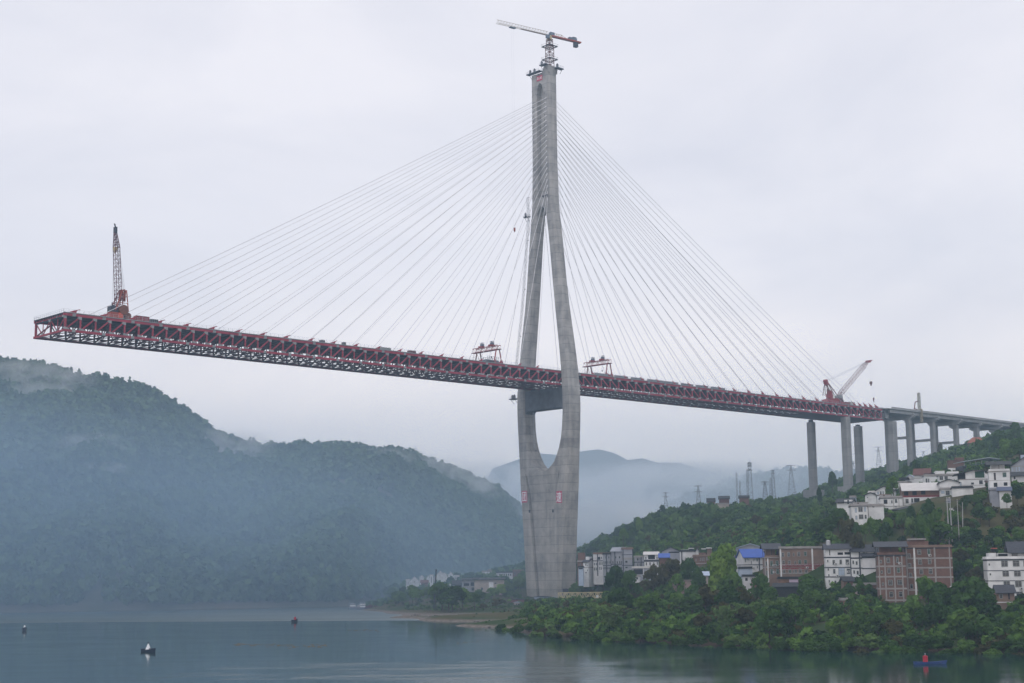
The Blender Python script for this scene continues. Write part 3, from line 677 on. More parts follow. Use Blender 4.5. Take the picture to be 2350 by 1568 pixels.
R2 = mountain('distant_mountain', [(1000, 2150), (1800, 2150), (2300, 2250)], [(1000, 1300, 2592), (1080, 1170, 2628), (1130, 1075, 2664), (1180, 1058, 2664), (1230, 1040, 2664), (1290, 1045, 2664), (1340, 1035, 2664), (1375, 1031, 2664), (1410, 1040, 2664), (1440, 1056, 2664), (1475, 1052, 2664), (1510, 1062, 2678), (1560, 1062, 2700), (1620, 1080, 2736), (1750, 1120, 2736), (1900, 1150, 2772), (2300, 1240, 2808)], 1000, 2300, 190, 36, 260, M_m2, 11)
R3 = mountain('distant_mountain', [(1000, 1880), (1600, 1880)], [(1000, 1320, 2132), (1090, 1250, 2148), (1150, 1190, 2173), (1220, 1150, 2197), (1300, 1158, 2214), (1370, 1166, 2214), (1440, 1176, 2214), (1500, 1190, 2214), (1560, 1230, 2214), (1640, 1300, 2214)], 1000, 1640, 130, 36, 200, M_m2, 31)
# ---------------------------------------------------------------- helpers on the bridge
def plq(px, py, q):
    """point of the vertical plane q=const (along the bridge) seen at px,py"""
    d = ray(px, py); n = T3; A = O3 + T3 * q; k = ((A - CP) @ n) / (d @ n); return CP + d * k
def s_at(px, q, z, lo=-300, hi=700):
    for _ in range(60):
        m_ = (lo + hi) / 2
        if scr(br(m_, q, z))[0] < px: lo = m_
        else: hi = m_
    return lo
def sq(P): v = np.asarray(P) - O3; return v @ D3, v @ T3, P[2]

# ---- concrete approach viaduct
via = empty('concrete_viaduct', br(350, 0, 92), 0, 'grey concrete approach viaduct on paired columns climbing behind the hillside village', 'viaduct')
ZV = 125.4
mb = MB(); mb.hexa([br(s, q, z) for z in (ZV - .35, ZV) for s, q in ((323, -13.2), (640, -13.2), (640, 13.2), (323, 13.2))]); mb.build('deck_slab', M_via, via, world=True)
mb = MB(); mb.hexa([br(s, q, z) for z in (ZV - .75, ZV - .1) for s, q in ((316.8, -12.5), (323, -12.5), (323, 12.5), (316.8, 12.5))]); mb.build('joint_slab', M_via, via, world=True)
for sg in (1, -1):
    mb = MB(); mb.bar(br(328.5, sg * 13.1, ZV + .45), br(640, sg * 13.1, ZV + .45), .35, 1.5); mb.build('parapet', M_via, via, world=True)
BENT = [329.5, 356, 387, 418, 447, 476, 505, 535, 565, 595]
for i in range(7):
    q = -11.4 + 22.8 * i / 6
    mb = MB(); mb.bar(br(328, q, ZV - 1.55), br(640, q, ZV - 1.55), 1.15 if i in (0, 6) else .7, 2.3); mb.build('girder', M_via, via, world=True)
for k, s in enumerate(BENT):
    mb = MB(); zc = ZV - 2.72
    if k == 0:
        mb.prism([(-13.2, zc), (-13.2, zc - 1.5), (-11, zc - 3.6), (8.6, zc - 3.6), (8.6, zc)], lambda q, z, e: br(s + e, q, z), -1.9, 1.9)
    else:
        mb.prism([(-13.2, zc), (-13.2, zc - 1.2), (-10.6, zc - 2.6), (10.6, zc - 2.6), (13.4, zc - 1.2), (13.4, zc)], lambda q, z, e: br(s + e, q, z), -1.3, 1.3)
    mb.build('cap_beam', M_via, via, world=True)
    mb = MB()
    for q in (-13.3, 13.3):
        if k: mb.prism([(q - .6, zc + .02), (q + .6, zc + .02), (q + .6, zc + .9), (q - .6, zc + .9)], lambda q2, z, e: br(s + e, q2, z), -1.5, 1.5)
    if k: mb.build('end_block', M_via, via, world=True)
    if k == 0: continue
    for q in (8.4, -8.4):
        P = br(s, q, 0); zg_ = float(ground_z(P[0], P[1])) - 3
        mb = MB(); mb.prism([(-1.5, -1.7), (1.5, -1.7), (1.9, -1.3), (1.9, 1.3), (1.5, 1.7), (-1.5, 1.7), (-1.9, 1.3), (-1.9, -1.3)][::-1], lambda x, y, e: br(s + x * .85, q + y * .95, e), zg_, zc - 2.5); mb.build('column', M_pier, via, world=True)
    if k < 5:
        mb = MB(); mb.bar(br(s, -7, 107.6), br(s, 7, 107.6), 1.4, 1.7); mb.build('tie_beam', M_pier, via, world=True)

# ---- girder lifting machine parked on the viaduct
z8 = zoomf(3100, 1550, 2.359)
s = s_at(z8(1352, 0)[0], 11, 126)
lr = empty('bridge_inspection_crane', br(s, 11, ZV), 0, 'pale grey and yellow inspection crane standing on the edge of the concrete viaduct', 'crane')
mb = MB(); mb.lattice(br(s, 12, ZV), br(s, 12, ZV + 13.5), 1.3, 1.5, 9, .22, up=D3); mb.build('mast', mat('pale_grey_paint', (0.42, 0.42, 0.38), .6), lr, world=True)
mb = MB(); mb.lattice(br(s, 13.4, ZV + 2), br(s, 13.4, ZV - 7), 1.0, 1.0, 6, .2, up=D3); mb.bar(br(s - 1.5, 12.9, ZV - 7), br(s + 1.6, 12.9, ZV - 7), 1.5, .4); mb.build('lower_arm', M_paleyel, lr, world=True)
mb = MB(); mb.bar(br(s - 4, 10, ZV + .2), br(s - 2.5, 10.5, ZV + 7), .5, .6); mb.bar(br(s - 2.5, 10.5, ZV + 7), br(s, 12, ZV + 8), .5, .6); mb.bar(br(s - 3.4, 10.2, ZV + 2.5), br(s, 12, ZV + 1), .4, .5); mb.build('boom_arm', M_rust, lr, world=True)
mb = MB(); mb.bar(br(s - 7, 10, ZV + .9), br(s + 2.5, 10, ZV + .9), 2.6, 1.4); mb.build('truck_bed', M_yel, lr, world=True)

# ---- tower crane on top of the tower
ztc = zoomf(1960, 60, 6.184)
TOPC = 296.0
s0 = s_at(ztc(1480, 0)[0], 4.6, TOPC); base = br(s0, 4.6, TOPC)
tcr = empty('tower_crane', base, 0, 'flat-top tower crane with pale yellow jib standing on the tip of the bridge tower', 'crane')
def zscr(P, py):  # height above P (vertical) that projects to py
    lo, hi = 200.0, 400.0
    for _ in range(50):
        m_ = (lo + hi) / 2
        if scr((P[0], P[1], m_))[1] > py: lo = m_
        else: hi = m_
    return lo
zm = zscr(base, ztc(0, 790)[1]); zs_ = zscr(base, ztc(0, 590)[1]); zj = zscr(base, ztc(0, 510)[1])
V = lambda z, dx=0, dy=0: np.array([base[0], base[1], z]) + D3 * dx + T3 * dy
mb = MB(); mb.lattice(V(TOPC - 6), V(zm), 3.3, 3.3, 9, .17, up=D3, rc=.32); mb.build('mast', M_rust, tcr, world=True)
mb = MB(); mb.lattice(V(zm), V(zs_ - .5), 2.6, 2.6, 3, .17, up=D3, rc=.3); mb.bar(V(zm + .6, -3.6, 1.0), V(zm + .4, 2.2, 1.0), .35, .4); mb.build('upper_mast', M_rust, tcr, world=True)
for zz_ in (zm, zm - 7.6):
    mb = MB()
    for a, b_ in (((-3, -3), (3, -3)), ((3, -3), (3, 3)), ((3, 3), (-3, 3)), ((-3, 3), (-3, -3))):
        mb.bar(V(zz_, *a), V(zz_, *b_), 1.1, .12)
        mb.bar(V(zz_ + 1.1, a[0] * 1.15, a[1] * 1.15), V(zz_ + 1.1, b_[0] * 1.15, b_[1] * 1.15), .07, .07)
    mb.build('work_platform', M_dsteel, tcr, world=True)
tip = ztc(170, 205)
best = None
for i in range(3600):
    ph_ = 2 * math.pi * i / 3600; e = np.array([math.sin(ph_), math.cos(ph_), 0])
    for Lj in (30, 40, 50, 60, 70):
        q = scr(V(zj) + e * Lj); r_ = scr(V(zj) + e * (Lj + .1)); 
        # line through both: distance of the tip from it
        dx, dy = tip[0] - scr(V(zj))[0], tip[1] - scr(V(zj))[1]; ex, ey = q[0] - scr(V(zj))[0], q[1] - scr(V(zj))[1]
        if ex > 0: continue
        cr_ = abs(dx * ey - dy * ex) / math.hypot(ex, ey)
        err = cr_ + abs(math.hypot(dx, dy) - math.hypot(ex, ey)) * .02 + (0 if e @ D3 < 0 else 100)
        if best is None or err < best[0]: best = (err, e, Lj)
EJ = best[1]
lo, hi = 5.0, 120.0
for _ in range(40):
    m_ = (lo + hi) / 2
    if scr(V(zj) + EJ * m_)[0] > tip[0]: lo = m_
    else: hi = m_
LJ = lo; NJ = np.cross(EJ, [0, 0, 1.0])
up3 = np.array([0, 0, 1.0])
mb = MB(); mb.tube(V(zs_ - .8), V(zj - .2), 1.5, 1.3, 10); mb.build('slewing_ring', M_yel, tcr, world=True)
mb = MB()   # triangular jib: two bottom chords, one top chord
def jib(a, b_, wb, hh, n, r):
    P = lambda t, k: V(zj) + EJ * (a + (b_ - a) * t) + (NJ * wb * (k - .5) if k in (0, 1) else up3 * hh)
    for k in (0, 1, 2): mb.bar(P(0, k), P(1, k), .17 if k < 2 else .15, .17 if k < 2 else .15)
    for i in range(n):
        t0, t1, tm = i / n, (i + 1) / n, (i + .5) / n
        for k in (0, 1): mb.bar(P(t0, k), P(tm, 2), r, r); mb.bar(P(tm, 2), P(t1, k), r, r)
        mb.bar(P(t0, 0), P(t0, 1), r, r)
jib(1.0, LJ, 1.5, 2.0, 18, .06); mb.build('jib', M_paleyel, tcr, world=True)
mb = MB(); mb.bar(V(zj) + EJ * LJ * .55 - up3 * .1, V(zj) + EJ * 1.5 - up3 * .1, .7, .14); mb.build('jib_walkway', M_rust, tcr, world=True)
ct = ztc(2235, 710)
lo, hi = 3.0, 60.0
for _ in range(40):
    m_ = (lo + hi) / 2
    if scr(V(zj) - EJ * m_)[0] < ct[0]: lo = m_
    else: hi = m_
LC = lo
mb = MB(); jib(-1.0, -LC * .42, 1.5, 1.9, 5, .09); mb.build('counter_jib_truss', M_paleyel, tcr, world=True)
mb = MB(); mb.bar(V(zj - .1) - EJ * 1.0, V(zj - .1) - EJ * LC, 2.0, .75); mb.bar(V(zj + 1.8) - EJ * LC * .38, V(zj + .2) - EJ * LC * .62, .12, .12); mb.build('counter_jib', M_orange, tcr, world=True)
mb = MB(); mb.bar(V(zj + 1.0) - EJ * LC * .62, V(zj + 1.0) - EJ * LC * .86, 1.9, 1.3); mb.bar(V(zj + 2.2) - EJ * LC * .74, V(zj + 2.2) - EJ * LC * .86, 1.4, .12); mb.build('winch_house', M_cab, tcr, world=True)
mb = MB()
for k in range(4): mb.bar(V(zj - 1.9) - EJ * (LC * .79 + k * .62), V(zj - 1.9) - EJ * (LC * .79 + k * .62 + .5), 1.8, 2.8)
mb.build('counterweight', M_dsteel, tcr, world=True)['kind'] = 'stuff'
mb = MB(); mb.bar(V(zj + 1.0) - EJ * .2, V(zj + 1.0) - EJ * 3.0, 1.9, 1.9); mb.build('tower_head', M_cab, tcr, world=True)
mb = MB(); mb.bar(V(zj - 1.4) + NJ * -1.2 + EJ * 1.0, V(zj - 1.4) + NJ * -1.2 + EJ * 3.0, 1.4, 2.0); mb.build('operator_cab', M_cab, tcr, world=True)
lo = 0.0; hi = LJ; hx = ztc(555, 0)[0]
for _ in range(40):
    m_ = (lo + hi) / 2
    if scr(V(zj) + EJ * m_)[0] > hx: lo = m_
    else: hi = m_
TR = V(zj - .5) + EJ * lo
mb = MB(); mb.bar(TR - EJ * 1.9, TR + EJ * 1.9, 1.4, .6); mb.build('trolley', M_cab, tcr, world=True)
zh_ = zscr(TR, 648); zr_ = zscr(TR, 746)
HK = np.array([TR[0], TR[1], 0])
hb = MB(); hb.bar(HK + up3 * (zh_ - .8), HK + up3 * (zh_ + .8), 1.7, 1.0); hb.tube(HK + up3 * (zh_ - 1.6), HK + up3 * (zh_ - .8), .15, .35, 6); hob = hb.build('hook_block', M_orange, tcr, world=True)
hb = MB()
for k in (-1, 1): hb.bar(HK + EJ * k * .7 + up3 * zh_, TR + EJ * k * .7, .035, .035)
hb.build('hoist_rope', M_rail, hob, world=True)
hb = MB(); hb.bar(HK + up3 * (zr_), HK + up3 * (zh_ - 1.5), .16, .16); hb.build('sling_rod', M_rust, hob, world=True)

# ---- work platforms on the tower
def platform(P, ax, w, d, label, gear=1, name='work_platform', drop=1.6):
    """steel deck w along ax, d across, with rails, brackets and a gear box"""
    ax = np.array(ax, float); cx_ = np.cross(up3, ax); P = np.array(P, float)
    r = empty(name, P, 0, label, 'platform', 'steel work platforms on the bridge tower')
    mb = MB(); mb.bar(P - ax * w / 2, P + ax * w / 2, d, .5); mb.build('platform_deck', M_dsteel, r, world=True)
    mb = MB()
    for k in range(int(w / 1.1) + 1):
        for e in (-1, 1):
            A = P - ax * w / 2 + ax * min(w, k * 1.1) + cx_ * e * d / 2; mb.bar(A, A + up3 * 1.4, .09, .09)
    for e in (-1, 1):
        for h in (.75, 1.4): mb.bar(P - ax * w / 2 + cx_ * e * d / 2 + up3 * h, P + ax * w / 2 + cx_ * e * d / 2 + up3 * h, .07, .07)
    mb.build('guard_rail', M_rail, r, world=True)
    mb = MB()
    for e in (-.3, .3): mb.bar(P + ax * w * e - cx_ * d * .4 - up3 * .2, P + ax * w * e + cx_ * d * .45 - up3 * drop * 1.6, .16, .16)
    mb.build('bracket', M_dsteel, r, world=True)
    for k in range(gear):
        mb = MB(); A = P + ax * (-w * .3 + k * w * .33) + up3 * .25; mb.bar(A, A + up3 * 1.7, 1.5, 1.2); mb.tube(A + up3 * 1.7, A + up3 * 2.3, .5, .35, 8); mb.build('winch', M_dsteel, r, world=True)
    return r
_, a_, _ = tq(290)
platform(tw(-a_ - 1.0, -3.2, 292.9), T3, 10.5, 2.4, 'dark steel platform with railing along the left top of the tower', 2)
platform(tw(-a_ - 1.2, 4.6, 295.6), T3, 4.8, 2.2, 'dark steel platform with winch at the foot of the tower crane', 1)
platform(tw(a_ + .2, 8.6, 294.3), D3, 5.0, 2.4, 'small steel platform jutting from the right edge of the tower top', 1)
platform(tw(-3.8, -11.0, 212.2), T3, 3.6, 2.2, 'small dark platform where the left tower leg joins the shaft', 1)
platform(tw(-3.4, 3.4, 221.6), T3, 4.0, 1.4, 'narrow dark platform on the shaft just above the fork', 0)
platform(tw(-3.6, -22.9, 112.0), T3, 5.0, 3.4, 'bulky green-grey scaffold platform at the left end of the cross beam', 2)

# ---- hoist ladder climbing the left leg, and the one hanging in the lower opening
def hoistway(name, pts, label, w=.9, st=1.5):
    r = empty(name, pts[0], 0, label, 'hoist mast')
    mb = MB()
    for i in range(len(pts) - 1):
        L_ = np.linalg.norm(np.array(pts[i + 1]) - np.array(pts[i])); mb.lattice(pts[i], pts[i + 1], w, w, max(1, int(L_ / st)), .09, up=D3, rc=.14, faces='lb')
    mb.build('lattice_mast', mat('hoist_white_grey', (0.42, 0.43, 0.46), .6), r, world=True)
    mb = MB()
    for i in range(0, len(pts), 2):
        P = np.array(pts[i]); mb.bar(P, P + T3 * 1.6, .18, .18)
    mb.build('wall_tie', M_dsteel, r, world=True)
    return r
zz_ = [125.5, 136, 146, 160, 172, 184, 199, 212]
hoistway('hoist_mast', [tw(-tq(z)[1] - .2, -tq(z)[0] - .9, z) for z in zz_] + [tw(-3.8, -10.4, 223)], 'thin white lattice hoist mast climbing the outer edge of the left tower leg')
hoistway('hoist_mast', [tw(0, -11.2, 103.8), tw(0, -11.0, 93), tw(0, -10.8, 83.2)], 'short dark hoist mast hanging inside the lower opening of the tower')
# ---- portal gantry cranes on the deck
def gantry(px, label):
    s = s_at(px, 11.5, zt(0) + 1.2); zd = zt(s) + .9; hgt = 7.4
    r = empty('gantry_crane', br(s, 4, zd), 0, label, 'gantry crane', 'red portal gantry cranes on the bridge deck')
    for q in (11.4, -3.4):
        for k, e in ((1, 2.7), (-1, -2.7)):
            mb = MB(); mb.bar(br(s + e, q, zd), br(s + e * .42, q, zd + hgt), .52, .6)
            if q < 0: mb.bar(br(s + e * .95, q - 1, zd + .4), br(s + e * .4, q - 2.4, zd + hgt), .16, .16)
            mb.build('leg', M_reddark if q < 0 else M_cred, r, world=True)  # far legs take the darker red, shade put into the colour
        mb = MB(); mb.prism([(-3.6, zd), (3.6, zd), (3.0, zd + 1.6), (1.9, zd + 2.2), (1.5, zd + .7), (-1.5, zd + .7), (-1.9, zd + 2.2), (-3.0, zd + 1.6)], lambda x, z, e: br(s + x, q + e, z), -.4, .4); mb.build('bogie', M_cred, r, world=True)
    for e in (-1.15, 1.15):
        mb = MB(); mb.lattice(br(s + e, -6.6, zd + hgt + 1.15), br(s + e, 12.2, zd + hgt + 1.15), .3, 2.1, 9, .12, rc=.26, faces='l'); mb.build('main_beam', M_cred, r, world=True)
    mb = MB(); mb.bar(br(s, -7.8, zd + hgt + .1), br(s, 12.9, zd + hgt + .1), 2.6, .22); mb.build('beam_walkway', M_reddark, r, world=True)
    for q in (-1.2, 6.4):
        mb = MB(); mb.bar(br(s - 1.2, q, zd + hgt + 2.8), br(s + 1.2, q, zd + hgt + 2.8), 2.4, .7); tr = mb.build('trolley', M_cred, r, world=True)
        mb = MB(); mb.bar(br(s, q + .6, zd + hgt + 3.2), br(s, q + .6, zd + hgt + 4.3), 1.5, 1.6, upv=D3); mb.bar(br(s, q - .4, zd + hgt + 4.8), br(s, q + 1.6, zd + hgt + 4.8), 1.5, .12); mb.build('winch', M_cab, tr, world=True)
        mb = MB(); mb.bar(br(s, q, zd + 4.2), br(s, q, zd + hgt + 2.5), .05, .05); mb.tube(br(s, q, zd + 3.4), br(s, q, zd + 4.3), .18, .34, 6); mb.build('hook', M_dsteel, tr, world=True)
    mb = MB()
    for i in range(10):
        q = -6.6 + i * 2; mb.bar(br(s + 1.4, q, zd + hgt + 2.2), br(s + 1.4, q, zd + hgt + 3.3), .06, .06)
    mb.bar(br(s + 1.4, -6.6, zd + hgt + 3.3), br(s + 1.4, 12, zd + hgt + 3.3), .06, .06); mb.build('handrail', M_rail, r, world=True)
    return s, zd
s, zd = gantry(1143, 'red portal gantry crane on the deck just left of the tower')
r = empty('lifting_cradle', br(s, 3, zd + 1.6), 0, 'blue grey steel cradle with railing hanging under the left gantry crane', 'cradle')
mb = MB(); mb.prism([(-3.2, 2.9), (4.6, 2.9), (5.4, 1.9), (4.2, 1.2), (-2.2, 1.2)], lambda x, z, e: br(s + x, 4.5 + e, zd + z - .3), -2.4, 2.4); mb.build('cradle_floor', M_cab, r, world=True)
mb = MB()
for e in (-2.4, 2.4):
    for x in np.arange(-3.2, 4.9, 1.6): mb.bar(br(s + x, 4.5 + e, zd + 2.5), br(s + x, 4.5 + e, zd + 4.3), .16, .16)
    for h in (3.4, 4.3): mb.bar(br(s - 3.2, 4.5 + e, zd + h), br(s + 4.8, 4.5 + e, zd + h), .14, .14)
mb.build('guard_rail', M_cab, r, world=True)
gantry(1397.8, 'red portal gantry crane on the deck just right of the tower')

# ---- derrick crane at the left end
z5 = zoomf(420, 1120, 8.71); z4 = zoomf(80, 850, 2.35)
qd = 3.0
p = lambda x, y, q=qd: plq(*z5(x, y), q)
p4 = lambda x, y, q=qd: plq(*z4(x, y), q)
sb = sq(p(450, 1300))[0]; zdk = zt(sb) + .86
cr1 = empty('derrick_crane', br(sb, qd, zdk), 0, 'rusty orange derrick crane with near-vertical lattice boom at the left end of the deck', 'crane', 'derrick cranes on the bridge deck')
def flatz(P, z): return np.array([P[0], P[1], z])
mb = MB()
for q in (-1.5, 7.5): mb.bar(br(sb - 8.5, q, zdk + .45), br(sb + 9.5, q, zdk + .45), .8, .9)
for x in (-8, -2.5, 3, 9): mb.bar(br(sb + x, -3, zdk + .5), br(sb + x, 9, zdk + .5), .7, .7)
mb.build('base_frame', M_cred, cr1, world=True)
f0 = p4(906, 930); tip1 = p4(896, 185); mid1 = p4(914, 760)
mb = MB(); pa = p4(922, 770); pb = p4(907, 330); pf = p4(908, 930)
mb.lattice(pf, pa, 1.3, 1.3, 4, .13, up=D3, w1=2.3, h1=2.3, rc=.24)
mb.lattice(pa, pb, 2.3, 2.3, 12, .10, up=D3, w1=2.1, h1=2.1, rc=.2)
mb.lattice(pb, tip1, 2.1, 2.1, 6, .13, up=D3, w1=.9, h1=.9, rc=.24)
mb.build('boom', mat('boom_purple_rust', (0.115, 0.035, 0.05), .7), cr1, world=True)
mb = MB(); P = p4(897, 160); mb.bar(P - up3 * 1.6, P + up3 * 1.0, 1.5, 1.1, upv=D3); mb.bar(P + up3 * 1.0, p4(888, 105), .5, .4); mb.build('boom_head', M_dsteel, cr1, world=True)
mb = MB()
A1 = p4(966, 735)
for e in (-1.6, 1.6):
    T_ = A1 + T3 * e
    mb.bar(T_ + D3 * -.9, br(sb - 2.6, qd + e * 1.6, zdk + 4.8), .36, .36); mb.bar(T_ + D3 * .9, br(sb + 3.4, qd + e * 1.6, zdk + 4.8), .4, .4)
    for k in (.12, .3, .62, .8):
        B0 = T_ * (1 - k) + br(sb - 2.6, qd + e * 1.6, zdk + 4.8) * k - D3 * .9 * (1 - k); B1 = T_ * (1 - k) + br(sb + 3.4, qd + e * 1.6, zdk + 4.8) * k + D3 * .9 * (1 - k); mb.bar(B0, B1, .26, .26)
for k in (0, .12, .24): 
    z = A1[2] - k * 14; mb.bar(flatz(A1 - T3 * 1.8, z), flatz(A1 + T3 * 1.8, z), .5, .5)
mb.bar(A1 + D3 * 1.0 + up3 * .2, A1 + D3 * .9 - up3 * 4.6, 1.2, .5, upv=D3); mb.bar(A1 - D3 * 1.0 + up3 * .2, A1 - D3 * .9 - up3 * 4.6, 1.2, .5, upv=D3)
mb.build('a_frame', M_orange, cr1, world=True)
mb = MB(); mb.tube(br(sb + 1.4, qd - 2.6, zdk + 5.4), br(sb + 1.4, qd + 2.6, zdk + 5.4), 2.15, n=12); mb.tube(br(sb + 3.6, qd - 2.2, zdk + 3.0), br(sb + 3.6, qd + 2.2, zdk + 3.0), 1.5, n=10); mb.build('winch_drum', mat('drum_rust', (0.20, 0.075, 0.045), .75, noise=.4, nscale=1.2), cr1, world=True)
mb = MB(); mb.bar(br(sb - 4.4, qd + .6, zdk + 2.7), br(sb + 1.2, qd + .6, zdk + 2.7), 3.6, 2.6); mb.bar(br(sb - 4.0, qd, zdk + 4.3), br(sb - 2.6, qd, zdk + 4.3), 2.6, 1.0); mb.build('machine_house', M_orange, cr1, world=True)
mb = MB(); mb.bar(br(sb - 1.0, qd + 2.45, zdk + 2.8), br(sb + 1.0, qd + 2.45, zdk + 2.8), .12, 2.2); mb.build('access_door', mat('bright_orange', (0.55, 0.09, 0.04), .6), cr1, world=True)
mb = MB(); P = p(255, 1060); mb.prism([(-1.5, 1.6), (-1.5, -1.2), (-.6, -2.6), (1.6, -2.9), (1.9, 0), (1.6, 1.4), (-.3, 2.1)], lambda x, z, e: P + D3 * x + up3 * z + T3 * e, -1.6, 1.6); mb.build('operator_cab', M_dsteel, cr1, world=True)
mb = MB(); B0 = p4(896, 170)
for e in (-.5, .5): mb.bar(B0 + T3 * e, A1 + T3 * e + up3 * .2, .08, .08); mb.bar(B0 + D3 * .5 + T3 * e, A1 + T3 * e + D3 * .8, .08, .08)
mb.build('luffing_rope', M_rail, cr1, world=True)
mb = MB(); P = p4(895, 350); mb.tube(P - up3 * 1.5, P + up3 * .2, .25, .95, 8); mb.tube(P + up3 * .2, P + up3 * 1.0, .95, .8, 8); hk = mb.build('hook_block', M_yel, cr1, world=True)
mb = MB(); P2 = p4(866, 860); top = p4(887, 160); T_ = flatz(P2, top[2]); mb.bar(P2, T_, .05, .05); mb.tube(P2 - up3 * .8, P2 + up3 * .7, .2, .25, 6); mb.build('hook_line', M_dsteel, cr1, world=True)

# ---- derrick crane at the right end
z6 = zoomf(3260, 1420, 6.032); qd = 4.0
p = lambda x, y, q=qd: plq(*z6(x, y), q)
sb = sq(p(420, 1100))[0]; zdk = zt(sb) + .86
cr2 = empty('derrick_crane', br(sb, qd, zdk), 0, 'red derrick crane with pale lattice boom raised to the right near the shore end', 'crane', 'derrick cranes on the bridge deck')
mb = MB(); mb.bar(br(sb - 9.5, qd, zdk + .6), br(sb + 10, qd, zdk + .6), 9, .9); mb.build('base_frame', M_cred, cr2, world=True)
mb = MB(); mb.prism([(-8.5, zdk + 1.0), (8.0, zdk + 1.0), (8.5, zdk + 3.2), (3, zdk + 4.6), (-3.5, zdk + 4.4), (-7.8, zdk + 3.4)], lambda x, z, e: br(sb + x, qd + e, z), -3, 3); mb.build('machine_house', M_cred, cr2, world=True)
mb = MB(); mb.tube(br(sb + 5.8, qd - 3.2, zdk + 2.7), br(sb + 5.8, qd + 3.3, zdk + 2.7), 2.3, n=12); mb.build('winch_drum', mat('drum_dark', (0.10, 0.04, 0.05), .75), cr2, world=True)
mb = MB(); mb.bar(br(sb - 7, qd + 1.5, zdk + 5.6), br(sb - 3.5, qd + 1.5, zdk + 5.6), 3, 3.0); mb.bar(br(sb - 5.4, qd + 1, zdk + 8.2), br(sb - 2.6, qd + 1, zdk + 8.2), 2.4, 2.4); mb.build('operator_cab', M_cred, cr2, world=True)
mb = MB(); mb.bar(br(sb - 3.2, qd + 3.05, zdk + 5.4), br(sb - 1.6, qd + 3.05, zdk + 5.4), .2, 2.2); mb.build('cab_window', M_white, cr2, world=True)
A2 = p(262, 640)
mb = MB()
for e in (-1.7, 1.7):
    T_ = A2 + T3 * e * .5
    for fx, fy in ((240, 980), (300, 975), (410, 970), (490, 985)):
        B0 = p(fx, fy) + T3 * e; mb.bar(T_, B0, .38, .38)
    mb.bar(p(330, 850) + T3 * e, p(420, 840) + T3 * e, .22, .22); mb.bar(p(245, 830) + T3 * e, p(290, 830) + T3 * e, .2, .2)
mb.build('a_frame', M_rust, cr2, world=True)
mb = MB(); mb.bar(A2 + up3 * .9 - D3 * .8, A2 - up3 * 2.2 + D3 * .8, 2.6, 1.8, upv=D3); mb.build('frame_head', M_cred, cr2, world=True)
mb = MB(); f0 = p(560, 1000); fa = p(660, 880); fb = p(1150, 300); fc = p(1258, 178)
mb.lattice(f0, fa, 1.6, 1.2, 2, .1, w1=2.6, h1=2.5, rc=.26, up=T3); mb.lattice(fa, fb, 2.4, 2.4, 11, .085, rc=.17, up=T3); mb.lattice(fb, fc, 2.6, 2.5, 3, .10, w1=1.3, h1=1.2, rc=.19, up=T3)
mb.build('boom', mat('boom_pale_red', (0.24, 0.12, 0.13), .65), cr2, world=True)
mb = MB(); mb.bar(p(520, 1010), p(625, 1030), 3, 1.6); mb.bar(p(560, 985), p(630, 970), 2, .8); mb.build('boom_foot', M_gus, cr2, world=True)
mb = MB(); mb.bar(p(1240, 165), p(1330, 155), 1.4, 1.6); mb.bar(p(1320, 145), p(1375, 130), .7, .6); mb.build('boom_head', M_cred, cr2, world=True)
mb = MB()
for e in (-.8, .8):
    mb.bar(p(1245, 155) + T3 * e, A2 + up3 * .4 + T3 * e, .07, .07); mb.bar(p(1250, 175) + T3 * e, A2 - up3 * .6 + T3 * e, .07, .07)
mb.build('luffing_rope', M_rail, cr2, world=True)
for (hx, hy, tx, big) in ((1325, 690, 1325, 1), (1398, 1080, 1372, 0)):
    Pt = p(tx, 150); lo, hi = 60, 220
    for _ in range(40):
        m_ = (lo + hi) / 2
        if scr((Pt[0], Pt[1], m_))[1] > z6(0, hy)[1]: lo = m_
        else: hi = m_
    H0 = flatz(Pt, lo)
    mb = MB(); w = .95 if big else .5; mb.tube(H0 - up3 * .2, H0 + up3 * 1.3, w, w, 8); mb.tube(H0 - up3 * 1.8, H0 - up3 * .2, .18, w * .8, 8); hk = mb.build('hook_block', M_rust, cr2, world=True)
    mb = MB()
    for e in ((-.6, .6) if big else (0,)): mb.bar(H0 + D3 * e + up3 * 1.2, Pt + D3 * e, .045, .045)
    mb.build('hoist_rope', M_rail, hk, world=True)

# ---- small things on the deck
def crate(px, q, w, l, h, m, name, label, cat, zo=0.0, frame=True):
    s = s_at(px, q, zt(0) + 1); z = zt(s) + .86 + zo
    r = empty(name, br(s, q, z), 0, label, cat)
    mb = MB(); mb.bar(br(s - l / 2, q, z + h / 2), br(s + l / 2, q, z + h / 2), w, h); mb.build('body', m, r, world=True)
    mb = MB()
    for k in range(5):
        x = s - l / 2 + l * k / 4; mb.bar(br(x, q + w / 2 + .03, z), br(x, q + w / 2 + .03, z + h), .1, .12)
    mb.bar(br(s - l / 2, q, z + h + .06), br(s + l / 2, q, z + h + .06), w + .3, .12); mb.build('ribs', M_gus, r, world=True)
    return r
crate(z6(760, 0)[0], 12, 2.2, 6.5, 1.7, M_cred, 'container', 'low red container on the deck right of the right derrick crane', 'container')
crate(z6(875, 0)[0], 12, 2.2, 5.4, 2.1, M_white, 'site_cabin', 'white site cabin on the deck beside the low red container', 'cabin')
crate(z4(1140, 0)[0], 11.4, 2.0, 6.4, 2.2, M_cred, 'container', 'dark red container on the deck right of the left derrick crane', 'container')
crate(z4(1255, 0)[0], 12.6, 1.6, 3.4, 1.2, M_dsteel, 'generator', 'dark generator on the deck third in line from the left crane', 'generator')
zz5 = zoomf(1000, 1200, 2.136)
